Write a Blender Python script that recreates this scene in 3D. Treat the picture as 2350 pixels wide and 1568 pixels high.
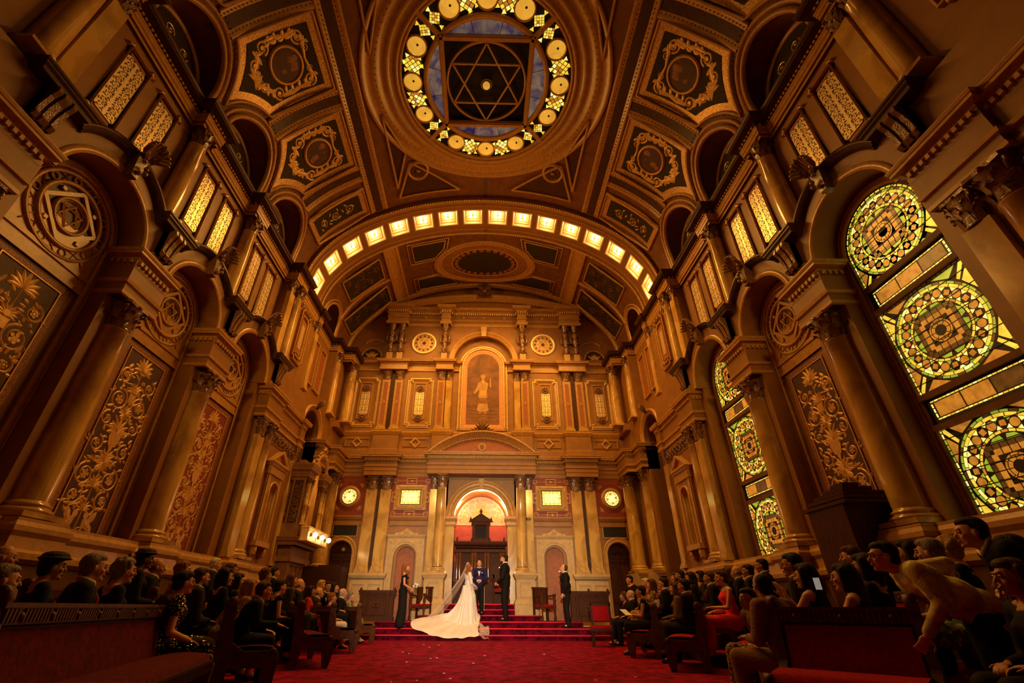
import bpy, math, random
from mathutils import Vector, Matrix, Euler, noise
random.seed(7)
PI = math.pi; sin = math.sin; cos = math.cos
for o in list(bpy.data.objects): bpy.data.objects.remove(o)
SC = bpy.context.scene; COL = SC.collection
# ---------------------------------------------------------------- camera, world, lights, exposure
PITCH, YAW, ROLL = 0.5249118, 0.0192112, 0.0042680
cam = bpy.data.cameras.new('camera'); camo = bpy.data.objects.new('camera', cam); COL.objects.link(camo)
cp, sp, cy, sy = cos(PITCH), sin(PITCH), cos(YAW), sin(YAW)
fw = Vector((sy*cp, cy*cp, sp)); rt = Vector((cy, -sy, 0)); up = rt.cross(fw)
R_ = rt*cos(ROLL)+up*sin(ROLL); U_ = -rt*sin(ROLL)+up*cos(ROLL)
mw = Matrix((R_, U_, -fw)).transposed().to_4x4(); mw.translation = Vector((0.0738, 0, 0.85))
camo.matrix_world = mw
cam.sensor_width = 36; cam.lens = 36*1026.79/2350
cam.shift_x = 44.4/2350; cam.shift_y = 16.6/2350; cam.clip_start = 0.05; cam.clip_end = 200
SC.camera = camo
SC.view_settings.view_transform = 'Standard'; SC.view_settings.look = 'None'
SC.view_settings.gamma = 1; SC.view_settings.use_curve_mapping = False
SC.view_settings.exposure = 0.0
W = bpy.data.worlds.new('world'); SC.world = W; W.use_nodes = True
W.node_tree.nodes['Background'].inputs[0].default_value = (1, .45, .12, 1)
W.node_tree.nodes['Background'].inputs[1].default_value = 0.003
def lamp(name, kind, loc, energy, color, radius=.1, target=None, size=None, angle=None, blend=.5, sizey=None):
    l = bpy.data.lights.new(name, kind); l.energy = energy; l.color = color
    o = bpy.data.objects.new(name, l); COL.objects.link(o); o.location = loc
    if kind in ('POINT', 'SPOT'): l.shadow_soft_size = radius
    if kind == 'AREA':
        l.size = size
        if sizey: l.shape = 'RECTANGLE'; l.size_y = sizey
    if kind == 'SPOT': l.spot_size = angle; l.spot_blend = blend
    if target is not None:
        o.rotation_euler = (Vector(target)-Vector(loc)).to_track_quat('-Z', 'Y').to_euler()
    return o
WARM = (1, .43, .06)
# video light by the camera, aimed at the couple; unseen fill spots added to brighten the end wall
lamp('video_light', 'SPOT', (.15, -1.0, 2.3), 7600, (1, .83, .60), .10, (0, 17, 2.1), angle=math.radians(33), blend=.7)
lamp('end_wall_fill_left', 'SPOT', (-3.2, -1.5, 8.5), 1900, (1, .50, .10), .35, (-2.2, 18, 4.2), angle=math.radians(50), blend=.8)
lamp('end_wall_fill_right', 'SPOT', (3.2, -1.5, 8.5), 1900, (1, .50, .10), .35, (2.2, 18, 4.2), angle=math.radians(50), blend=.8)
for y_ in (4.6, 9.4): lamp('vault_fill', 'POINT', (0, y_, 11.3), 58, WARM, .8)  # added fill without a fixture, lifts the nave vault
# ---------------------------------------------------------------- node materials
def mat(name, color, rough=.6, metal=0, emit=None, estr=0, c2=None, scale=8, detail=6, bump=0, bscale=60, stretch=None, spec=.5, coat=0, ramp=(.35, .65), alpha=1):
    m = bpy.data.materials.new(name); m.use_nodes = True; nt = m.node_tree; n = nt.nodes; L = nt.links
    b = n['Principled BSDF']; b.inputs['Base Color'].default_value = (*color, 1)
    b.inputs['Roughness'].default_value = rough; b.inputs['Metallic'].default_value = metal
    b.inputs['Specular IOR Level'].default_value = spec
    if coat: b.inputs['Coat Weight'].default_value = coat; b.inputs['Coat Roughness'].default_value = .12
    if alpha < 1: b.inputs['Alpha'].default_value = alpha
    tc = n.new('ShaderNodeTexCoord'); mp = n.new('ShaderNodeMapping'); L.new(tc.outputs['Object'], mp.inputs[0])
    if stretch: mp.inputs['Scale'].default_value = stretch
    if c2:
        t = n.new('ShaderNodeTexNoise'); t.inputs['Scale'].default_value = scale; t.inputs['Detail'].default_value = detail
        t.inputs['Distortion'].default_value = .6
        L.new(mp.outputs[0], t.inputs['Vector'])
        r = n.new('ShaderNodeValToRGB'); r.color_ramp.elements[0].position = ramp[0]; r.color_ramp.elements[1].position = ramp[1]
        r.color_ramp.elements[0].color = (*color, 1); r.color_ramp.elements[1].color = (*c2, 1)
        L.new(t.outputs[0], r.inputs[0]); L.new(r.outputs[0], b.inputs['Base Color'])
        if emit: L.new(r.outputs[0], b.inputs['Emission Color'])
    if emit:
        if not c2: b.inputs['Emission Color'].default_value = (*emit, 1)
        b.inputs['Emission Strength'].default_value = estr
    if bump:
        t = n.new('ShaderNodeTexNoise'); t.inputs['Scale'].default_value = bscale; t.inputs['Detail'].default_value = 4
        L.new(mp.outputs[0], t.inputs['Vector'])
        bp = n.new('ShaderNodeBump'); bp.inputs['Strength'].default_value = bump; bp.inputs['Distance'].default_value = .02
        L.new(t.outputs[0], bp.inputs['Height']); L.new(bp.outputs[0], b.inputs['Normal'])
    return m
M = {}
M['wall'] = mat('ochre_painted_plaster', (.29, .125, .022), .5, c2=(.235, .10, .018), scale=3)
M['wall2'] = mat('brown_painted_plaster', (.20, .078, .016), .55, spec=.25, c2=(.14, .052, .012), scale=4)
M['trim'] = mat('gilded_moulding', (.50, .26, .06), .34, c2=(.38, .19, .04), scale=10)
M['dark'] = mat('dark_brown_moulding', (.075, .028, .010), .42, spec=.2, c2=(.05, .018, .006), scale=10)
M['bronze'] = mat('dark_bronzed_plaster', (.13, .058, .020), .2, c2=(.24, .11, .038), scale=30, bump=.3, bscale=50, coat=.5)
M['marble'] = mat('veined_yellow_marble', (.60, .37, .10), .16, c2=(.27, .13, .03), scale=2.2, detail=9, stretch=(1, 1, .6), coat=.35, ramp=(.42, .68))
M['pink'] = mat('red_painted_ground', (.24, .030, .016), .6, c2=(.17, .02, .012), scale=14)
M['rust'] = mat('rust_painted_panel', (.33, .10, .026), .6, c2=(.25, .07, .018), scale=12)
M['speck'] = mat('speckled_red_and_gold_border', (.36, .15, .035), .55, c2=(.16, .02, .01), scale=60, detail=8, ramp=(.46, .54))
M['fleck'] = mat('gold_stippled_border', (.62, .36, .10), .42, .35, c2=(.30, .14, .04), scale=36, detail=8, ramp=(.47, .55))
M['maroon'] = mat('dark_maroon_ground', (.075, .010, .005), .6, c2=(.045, .006, .003), scale=10)
M['olive'] = mat('dark_olive_ground', (.034, .022, .006), .6, spec=.12, c2=(.05, .032, .011), scale=14)
M['gold'] = mat('gold_leaf_ornament', (.66, .38, .10), .42, .25, c2=(.52, .28, .065), scale=18)
M['pale'] = mat('pale_gilt_fretwork', (1.0, .80, .45), .38, .45, c2=(.95, .72, .36), scale=18)
M['stone'] = mat('cream_painted_stone', (.54, .37, .17), .6, spec=.2, c2=(.45, .30, .13), scale=5)
M['wood'] = mat('polished_dark_walnut', (.045, .013, .005), .5, spec=.08, c2=(.09, .027, .009), scale=6, stretch=(8, 8, .8))
M['woodg'] = mat('glossy_walnut_turning', (.13, .04, .012), .16, c2=(.20, .07, .02), scale=8, coat=.6)
M['woodm'] = mat('dark_pew_oak', (.055, .016, .007), .55, spec=.08, c2=(.04, .013, .006), scale=6, stretch=(2, 2, 8))
M['velvet'] = mat('red_velvet', (.36, .006, .010), .9, spec=.1, c2=(.24, .004, .007), scale=30, bump=.2)
M['black'] = mat('black_void', (.008, .004, .002), .8)
M['nose'] = mat('bright_crimson_step_edge', (.75, .02, .07), .9)
M['lead'] = mat('dark_lead', (.015, .008, .004), .5)
def carpet(name, a, b_, c):
    m = mat(name, a, .95, c2=b_, scale=4.5, detail=10, bump=.5, bscale=220, spec=.1, ramp=(.38, .62)); nt = m.node_tree; n = nt.nodes; L = nt.links
    tc = n.new('ShaderNodeTexCoord'); v = n.new('ShaderNodeTexVoronoi'); v.inputs['Scale'].default_value = 7; L.new(tc.outputs['Object'], v.inputs['Vector'])
    r = n.new('ShaderNodeValToRGB'); r.color_ramp.elements[0].position = .12; r.color_ramp.elements[1].position = .34
    r.color_ramp.elements[0].color = (*c, 1); r.color_ramp.elements[1].color = (1, 1, 1, 1); L.new(v.outputs['Distance'], r.inputs[0])
    mx = n.new('ShaderNodeMix'); mx.data_type = 'RGBA'; mx.blend_type = 'MULTIPLY'; mx.inputs[0].default_value = .75
    b = n['Principled BSDF']; src = b.inputs['Base Color'].links[0].from_socket
    L.new(src, mx.inputs[6]); L.new(r.outputs[0], mx.inputs[7]); L.new(mx.outputs[2], b.inputs['Base Color'])
    return m
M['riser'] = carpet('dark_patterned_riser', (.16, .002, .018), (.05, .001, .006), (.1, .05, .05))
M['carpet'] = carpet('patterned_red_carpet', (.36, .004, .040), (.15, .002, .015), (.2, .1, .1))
def glass(name, c, c2, s, scale=9): return mat(name, c, .3, emit=c, estr=s, c2=c2, scale=scale, detail=3, ramp=(.3, .7))
GS = .55
M['gy'] = glass('glowing_yellow_glass', (.98, .80, .08), (.72, .42, .02), GS*1.7)
M['gl'] = glass('glowing_pale_yellow_glass', (1, .9, .35), (.95, .75, .12), GS*2.0)
M['ga'] = glass('glowing_amber_glass', (.72, .30, .03), (.42, .15, .015), GS*1.25)
M['gg'] = glass('glowing_green_glass', (.50, .62, .04), (.22, .36, .03), GS*1.3)
M['gb'] = glass('glowing_brown_glass', (.22, .09, .012), (.06, .03, .008), GS*.8)
M['gbl'] = glass('glowing_blue_streaked_glass', (.02, .02, .16), (.36, .32, .18), .34, 3)
M['gw'] = glass('bright_pale_yellow_glass', (.95, 1, .36), (1, .86, .12), 1.7, 20)
M['god'] = glass('glowing_opal_disc_glass', (.80, .46, .05), (.62, .32, .03), GS*1.4, 3)
M['bulb'] = mat('lit_lamp_bulb', (1, .85, .5), .4, emit=(1, .74, .36), estr=14)
M['globe'] = mat('lit_globe_lamp', (1, .9, .6), .4, emit=(1, .72, .32), estr=9)
M['strip'] = mat('lit_cove_strip', (1, .9, .7), .4, emit=(1, .66, .28), estr=2.6)
# ---------------------------------------------------------------- mesh builder
class MB:
    def __init__(s): s.v = []; s.f = []; s.m = []; s.sm = []
    def add(s, vs, fs, m=0, smooth=False):
        o = len(s.v); s.v += [tuple(x) for x in vs]
        for f in fs: s.f.append(tuple(o+i for i in f)); s.m.append(m); s.sm.append(smooth)
        return s
    def box(s, x0, x1, y0, y1, z0, z1, m=0):
        if x1 < x0: x0, x1 = x1, x0
        return s.add([(x0,y0,z0),(x1,y0,z0),(x1,y1,z0),(x0,y1,z0),(x0,y0,z1),(x1,y0,z1),(x1,y1,z1),(x0,y1,z1)],
                     [(0,3,2,1),(4,5,6,7),(0,1,5,4),(1,2,6,5),(2,3,7,6),(3,0,4,7)], m)
    def prism(s, poly, y0, y1, m=0, back=True):      # poly in x,z; y0 front
        n = len(poly); vs = [(x, y0, z) for x, z in poly]+[(x, y1, z) for x, z in poly]
        fs = [tuple(range(n))]+[(i, i+n, (i+1) % n+n, (i+1) % n) for i in range(n)]
        if back: fs.append(tuple(reversed(range(n, 2*n))))
        return s.add(vs, fs, m)
    def hprism(s, poly, z0, z1, m=0):                # poly in x,y
        n = len(poly); vs = [(x, y, z0) for x, y in poly]+[(x, y, z1) for x, y in poly]
        return s.add(vs, [tuple(reversed(range(n))), tuple(range(n, 2*n))]+[(i, (i+1) % n, (i+1) % n+n, i+n) for i in range(n)], m)
    def lathe(s, prof, c=(0, 0), n=20, m=0, a0=0, a1=2*PI, smooth=True, sy=1):
        full = abs(a1-a0-2*PI) < 1e-6; k = n if full else n+1
        vs = []; fs = []
        for r, z in prof:
            for i in range(k):
                a = a0+(a1-a0)*i/n; vs.append((c[0]+r*cos(a), c[1]+r*sin(a)*sy, z))
        for j in range(len(prof)-1):
            for i in range(n):
                i2 = (i+1) % k; fs.append((j*k+i, j*k+i2, (j+1)*k+i2, (j+1)*k+i))
        return s.add(vs, fs, m, smooth)
    def grid(s, rows, m=0, smooth=True, closeu=False):
        k = len(rows[0]); vs = [p for r in rows for p in r]; fs = []
        for j in range(len(rows)-1):
            for i in range(k if closeu else k-1):
                i2 = (i+1) % k; fs.append((j*k+i, j*k+i2, (j+1)*k+i2, (j+1)*k+i))
        return s.add(vs, fs, m, smooth)
    def sphere(s, c, r, m=0, n=10, sq=(1, 1, 1)):
        rows = []
        for j in range(n//2+1):
            t = PI*j/(n//2); rows.append([(c[0]+r*sq[0]*sin(t)*cos(2*PI*i/n), c[1]+r*sq[1]*sin(t)*sin(2*PI*i/n), c[2]+r*sq[2]*cos(t)) for i in range(n)])
        return s.grid(rows, m, True, True)
    def tube(s, pts, rad, n=6, m=0, cap=True):
        pts = [Vector(p) for p in pts]; rows = []; u = None
        for i, p in enumerate(pts):
            d = (pts[min(i+1, len(pts)-1)]-pts[max(i-1, 0)]).normalized()
            if u is None: u = d.orthogonal().normalized()
            u = (u-d*u.dot(d)).normalized(); w = d.cross(u); r = rad[i] if isinstance(rad, (list, tuple)) else rad
            rows.append([p+u*r*cos(2*PI*k/n)+w*r*sin(2*PI*k/n) for k in range(n)])
        if cap: rows = [[pts[0]]*n]+rows+[[pts[-1]]*n]
        return s.grid(rows, m, True, True)
    def sweep(s, path, prof, m=0, closed=False, smooth=False):   # path plan (x,y); prof (out,z); outward = right of travel
        n = len(path); P = [Vector(p) for p in path]; rows = []
        for i in range(n):
            a = P[i]-P[i-1] if (i > 0 or closed) else None; b = P[(i+1) % n]-P[i] if (i < n-1 or closed) else None
            if a is None: a = b
            if b is None: b = a
            a.normalize(); b.normalize(); na = Vector((a.y, -a.x)); nb = Vector((b.y, -b.x)); q = na+nb
            q = q/max(q.dot(na), .3) if q.length > 1e-4 else na
            rows.append([(P[i].x+q.x*o, P[i].y+q.y*o, z) for o, z in prof])
        if closed: rows.append(rows[0])
        return s.grid(rows, m, smooth)
    def arc(s, prof, c=(0, 0), a0=0, a1=PI, n=28, m=0, closed=False, sx=1, sz=1, smooth=True):  # prof (r, y): swept in x,z about c
        rows = []
        for i in range(n+1):
            a = a0+(a1-a0)*i/n; rows.append([(c[0]+sx*r*cos(a), y, c[1]+sz*r*sin(a)) for r, y in prof])
        return s.grid(rows, m, smooth)
    def ribbon(s, pts, w, y=0, t=.006, m=0):          # flat strip in x,z raised to -y
        n = len(pts); P = [Vector(p) for p in pts]; A = []; B = []
        for i in range(n):
            d = P[min(i+1, n-1)]-P[max(i-1, 0)]
            if d.length < 1e-9: d = Vector((1, 0))
            d.normalize(); q = Vector((-d.y, d.x)); ww = (w[i] if isinstance(w, list) else w)/2
            A.append(P[i]+q*ww); B.append(P[i]-q*ww)
        vs = [(a.x, y, a.y) for a in A]+[(p.x, y-t, p.y) for p in P]+[(b.x, y, b.y) for b in B]
        fs = []
        for i in range(n-1): fs += [(i, i+1, n+i+1, n+i), (n+i, n+i+1, 2*n+i+1, 2*n+i)]
        return s.add(vs, fs, m, False)
    def disc(s, c, r, y=0, t=.008, m=0, n=12, sx=1): return s.prism([(c[0]+sx*r*cos(2*PI*i/n), c[1]+r*sin(2*PI*i/n)) for i in range(n)], y-t, y, m, False)
    def build(s, name, mats, parent=None, loc=(0, 0, 0), rz=0, rot=None, scale=None):
        me = bpy.data.meshes.new(name); me.from_pydata(s.v, [], s.f)
        for k in (mats if isinstance(mats, (list, tuple)) else [mats]): me.materials.append(M[k] if isinstance(k, str) else k)
        me.polygons.foreach_set('material_index', s.m); me.polygons.foreach_set('use_smooth', s.sm); me.update()
        import bmesh
        bm = bmesh.new(); bm.from_mesh(me); bmesh.ops.remove_doubles(bm, verts=bm.verts, dist=1e-5); bm.to_mesh(me); bm.free()
        o = bpy.data.objects.new(name, me); COL.objects.link(o)
        if parent: o.parent = parent
        o.location = loc; o.rotation_euler = rot or (0, 0, rz)
        if scale: o.scale = scale
        return o
def tag(o, label, cat, group=None, kind=None):
    if label: o['label'] = label
    if cat: o['category'] = cat
    if group: o['group'] = group
    if kind: o['kind'] = kind
    return o
def struct(o): o['kind'] = 'structure'; return o
def thing(name, label, cat, loc=(0, 0, 0), rz=0, group=None, scale=None):
    o = bpy.data.objects.new(name, None); o.empty_display_size = .1; COL.objects.link(o); o.location = loc; o.rotation_euler = (0, 0, rz)
    if scale: o.scale = scale
    return tag(o, label, cat, group)
def dup(root, loc, rz=0, label=None, group=None, scale=None):
    r = root.copy(); COL.objects.link(r); r.location = loc; r.rotation_euler = (0, 0, rz)
    if scale: r.scale = scale
    if label: r['label'] = label
    if group: r['group'] = group
    for ch in list(root.children):
        c = ch.copy(); COL.objects.link(c); c.parent = r
        for g in ch.children:
            d = g.copy(); COL.objects.link(d); d.parent = c
    return r
def arcpts(cx, cz, r, a0, a1, n): return [(cx+r*cos(a0+(a1-a0)*i/n), cz+r*sin(a0+(a1-a0)*i/n)) for i in range(n+1)]
# layout constants (metres)
XF, XB, XU = 5.95, 6.42, 6.45
BAY = [5.12, 7.69, 10.26]; PITCHB = 2.57
SIDES = [(-1, 'left', PI/2), (1, 'right', -PI/2)]
ORD = ['nearest the camera', 'in the middle of the hall', 'nearest the altar']
def vaultx(z, a=6.25, b=4.2, z0=10.5): return a*math.sqrt(max(0, 1-((z-z0)/b)**2))
def vaultz(x, a=6.25, b=4.2, z0=10.5): return z0+b*math.sqrt(max(0, 1-(x/a)**2))
# ---------------------------------------------------------------- ornament
def spiral(mb, x, z, r, d=1, turns=1.6, a0=0, w=.02, y=0, m=0, t=.006):
    n = max(12, int(turns*14)); P = []; Wd = []
    for i in range(n+1):
        f = i/n; rr = r*(1-f)**.8+r*.06; a = a0+d*2*PI*turns*f
        P.append((x+rr*cos(a), z+rr*sin(a))); Wd.append(w*(1-.45*f))
    mb.ribbon(P, Wd, y, t, m); mb.disc((x, z), w*.9, y, t, m, 8)
def leaf(mb, x, z, a, L, Wd, y=0, m=0, t=.006, curl=0):
    n = 6; P = []; ws = []
    for i in range(n+1):
        f = i/n; aa = a+curl*f; P.append((x, z)); ws.append(Wd*(sin(PI*min(1, f*.92+.06))**.7)+.001); x += cos(aa)*L/n; z += sin(aa)*L/n
    mb.ribbon(P, ws, y, t, m)
def palmette(mb, x, z, r, y=0, m=0, n=7, a=PI/2, spread=2.4, t=.006):
    for i in range(n):
        aa = a+spread*(i/(n-1)-.5); leaf(mb, x, z, aa, r*(1-.25*abs(i/(n-1)-.5)*2), r*.22, y, m, t, curl=(aa-a)*.5)
def arabesque(mb, w, h, y=0, m=0, t=.006, seed=1):
    rnd = random.Random(seed); c = w*.5
    mb.ribbon([(0, .02*h), (0, .98*h)], w*.03, y, t, m)
    # lions and plinth at the foot
    mb.ribbon([(-c*.8, .012*h), (c*.8, .012*h)], w*.03, y, t, m)
    for s in (-1, 1):
        P = [(s*c*.72, .02*h), (s*c*.62, .05*h), (s*c*.5, .062*h), (s*c*.32, .075*h), (s*c*.25, .10*h)]
        mb.ribbon(P, [w*.06, w*.12, w*.13, w*.15, w*.08], y, t, m)
        for q in (.30, .62): mb.ribbon([(s*c*q, .06*h), (s*c*(q-.04), .035*h), (s*c*(q-.1), .014*h)], w*.05, y, t, m)
        mb.disc((s*c*.25, .11*h), w*.06, y, t, m)
        leaf(mb, s*c*.45, .075*h, PI/2+s*-.5, .07*h, w*.13, y, m, t)
        spiral(mb, s*c*.18, .03*h, w*.08, s, 1.3, 0, w*.025, y, m, t)
        # four tiers of scrolls
        for zz, r, tt, d in ((.19, .17, 1.5, 1), (.30, .20, 1.9, -1), (.46, .15, 1.5, 1), (.60, .14, 1.3, -1), (.72, .21, 2.0, 1), (.86, .15, 1.5, -1)):
            cx = s*(c-r*w*1.02); r = r*w
            spiral(mb, cx, zz*h, r, s*d, tt, PI/2 if s*d > 0 else PI/2, w*.045, y, m, t)
            mb.ribbon([(0, (zz-.045)*h), (cx*.4, (zz-.03)*h), (cx, zz*h-r*1.02)], [w*.02, w*.035, w*.02], y, t, m)
            for k in range(5):
                a = rnd.uniform(0, 2*PI); leaf(mb, cx+r*cos(a), zz*h+r*sin(a), a+rnd.uniform(-.8, .8), w*rnd.uniform(.08, .15), w*.05, y, m, t, rnd.uniform(-1.4, 1.4))
            for k in range(5): 
                a = 2*PI*k/5; mb.disc((cx+.3*r*cos(a), zz*h+.3*r*sin(a)), r*.16, y, t, m, 6)
        for k in range(44):
            zz = rnd.uniform(.12, .95)*h; xx = s*rnd.uniform(.1, .9)*c
            leaf(mb, xx, zz, rnd.uniform(0, 2*PI), w*rnd.uniform(.08, .18), w*.055, y, m, t, rnd.uniform(-1.6, 1.6))
    for zz, r in ((.13, .2), (.25, .26), (.38, .3), (.545, .34), (.66, .22), (.79, .24), (.93, .34)):
        palmette(mb, 0, zz*h, r*w, y, m, 9, PI/2, 2.9, t)
        if zz in (.38, .66): palmette(mb, 0, zz*h, r*w*.8, y, m, 7, -PI/2, 2.2, t)
    # vase
    mb.prism([(-.09*w, .47*h), (.09*w, .47*h), (.15*w, .52*h), (.12*w, .545*h), (-.12*w, .545*h), (-.15*w, .52*h)], y-t*1.2, y, m)
    mb.prism([(-.03*w, .44*h), (.03*w, .44*h), (.05*w, .47*h), (-.05*w, .47*h)], y-t*1.2, y, m)
    mb.disc((0, .80*h), w*.055, y, t, m); mb.prism([(-.07*w, .73*h), (.07*w, .73*h), (.09*w, .78*h), (-.09*w, .78*h)], y-t, y, m)
def fret(mb, w, h, y=0, m=0, t=.01, hole=1):
    # pale openwork plate with dark pierced leaf shapes in mirrored scrolls
    mb.prism(octo(-w/2, w/2, 0, h, w*.12), y-t, y, m); yy = y-t; e = .0015
    n = max(2, round(h/w*1.35)); st = h/n
    for k in range(n):
        z0 = k*st
        for s in (-1, 1):
            for cx, cz, r, d in ((.24, .30, .17, 1), (.25, .78, .14, -1)):
                for j in range(5):
                    a = j*2*PI/5+k; leaf(mb, s*(w*cx+w*r*.62*cos(a)), z0+st*cz+w*r*.62*sin(a), (a+1.3*d) if s > 0 else PI-(a+1.3*d), w*.14, w*.055, yy, hole, e, d*s*1.3)
                mb.disc((s*w*cx, z0+st*cz), w*.028, yy, e, hole, 6)
            for x, z, a, L in ((.05, .08, .5, .16), (.06, .45, .9, .18), (.42, .05, 1.9, .14), (.43, .50, 1.2, .15), (.40, .62, 2.4, .12), (.06, .62, 1.1, .14), (.1, .95, .2, .13)):
                leaf(mb, s*w*x, z0+st*z, PI/2-s*(PI/2-a), w*L, w*.06, yy, hole, e, s*.8)
def star(mb, r, w, c=(0, 0), y=0, t=.015, m=0, rot=0):
    for k in (0, 1):
        P = [(c[0]+r*sin(rot+k*PI+i*2*PI/3), c[1]+r*cos(rot+k*PI+i*2*PI/3)) for i in range(3)]
        for i in range(3): mb.ribbon([P[i], P[(i+1) % 3]], w, y-.001*k, t, m)
def frame_poly(mb, poly, prof, m=0):   # closed loop x,z (clockwise seen from front => outward); prof (inset outward, y)
    n = len(poly); P = [Vector(p) for p in poly]; rows = []
    for i in range(n):
        a = (P[i]-P[i-1]).normalized(); b = (P[(i+1) % n]-P[i]).normalized()
        na = Vector((-a.y, a.x)); nb = Vector((-b.y, b.x)); q = na+nb; q = q/max(q.dot(na), .25)
        rows.append([(P[i].x+q.x*o, y, P[i].y+q.y*o) for o, y in prof])
    rows.append(rows[0]); return mb.grid(rows, m, False)
def rect(x0, x1, z0, z1): return [(x0, z0), (x0, z1), (x1, z1), (x1, z0)]      # clockwise: offset >0 = outward
def eared(x0, x1, z0, z1, e, d=None):    # rectangle with notched corners
    d = d or e
    return [(x0, z0+d), (x0, z1-d), (x0+e, z1-d), (x0+e, z1), (x1-e, z1), (x1-e, z1-d), (x1, z1-d), (x1, z0+d), (x1-e, z0+d), (x1-e, z0), (x0+e, z0), (x0+e, z0+d)]
def scooped(x0, x1, z0, z1, e):
    P = []
    for cx, cz, a0 in ((x0, z0, PI/2), (x0, z1, 0), (x1, z1, -PI/2), (x1, z0, -PI)):
        P += [(cx+e*cos(a0-PI/2*i/4), cz+e*sin(a0-PI/2*i/4)) for i in range(5)]
    return P
def octo(x0, x1, z0, z1, e): return [(x0, z0+e), (x0, z1-e), (x0+e, z1), (x1-e, z1), (x1, z1-e), (x1, z0+e), (x1-e, z0), (x0+e, z0)]
# ---------------------------------------------------------------- columns
def capital_mb(r, h):
    mb = MB(); mb.lathe([(r*1.0, 0), (r*1.06, .03*h), (r*1.06, .07*h), (r*.98, .09*h), (r*1.0, .5*h), (r*1.25, .84*h), (r*1.32, .88*h)], n=16, m=0)
    for row, (z0, L, k, off) in enumerate(((.08, .40, 8, 0), (.30, .44, 8, PI/8))):
        for i in range(k):
            a = off+2*PI*i/k; ca, sa = cos(a), sin(a); rows = []
            for j, (f, o) in enumerate(((0, 0), (.45, .07), (.8, .16), (1.0, .38), (.9, .5))):
                ww = r*.36*(1-.12*j); rr = r*(1.02+o); z = z0*h+L*h*f
                rows.append([(ca*rr-sa*ww*q, sa*rr+ca*ww*q, z-(abs(q)*.05*h)) for q in (-1, -.45, 0, .45, 1)])
                rows[-1][2] = (ca*(rr+r*.06), sa*(rr+r*.06), z+.02*h)
            mb.grid(rows, 0, True)
    for i in range(4):
        a = PI/4+i*PI/2; ca, sa = cos(a), sin(a)
        pts = [(ca*r*1.0, sa*r*1.0, .5*h), (ca*r*1.2, sa*r*1.2, .75*h), (ca*r*1.5, sa*r*1.5, .88*h), (ca*r*1.62, sa*r*1.62, .80*h), (ca*r*1.52, sa*r*1.52, .72*h), (ca*r*1.46, sa*r*1.46, .79*h)]
        mb.tube(pts, [r*.08, r*.1, r*.12, r*.12, r*.1, r*.06], 6)
        b = i*PI/2; mb.sphere((cos(b)*r*1.3, sin(b)*r*1.3, .93*h), r*.17, n=8)
    P = []
    for i in range(4):
        a = PI/4+i*PI/2
        for j, (da, rr) in enumerate(((-.1, 1.68), (.1, 1.68), (.42, 1.32), (PI/4, 1.22), (PI/2-.42, 1.32))): P.append((cos(a+da)*rr*r, sin(a+da)*rr*r))
    mb.hprism(P, .9*h, h)
    return mb
_mc = {}
def cached(key, fn, mats):
    if key not in _mc:
        o = fn().build(key, mats); _mc[key] = o.data; bpy.data.objects.remove(o)
    return _mc[key]
def obj(name, me, parent=None, loc=(0, 0, 0), rz=0, scale=None):
    o = bpy.data.objects.new(name, me); COL.objects.link(o); o.location = loc; o.rotation_euler = (0, 0, rz)
    if parent: o.parent = parent
    if scale: o.scale = scale
    return o
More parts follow.
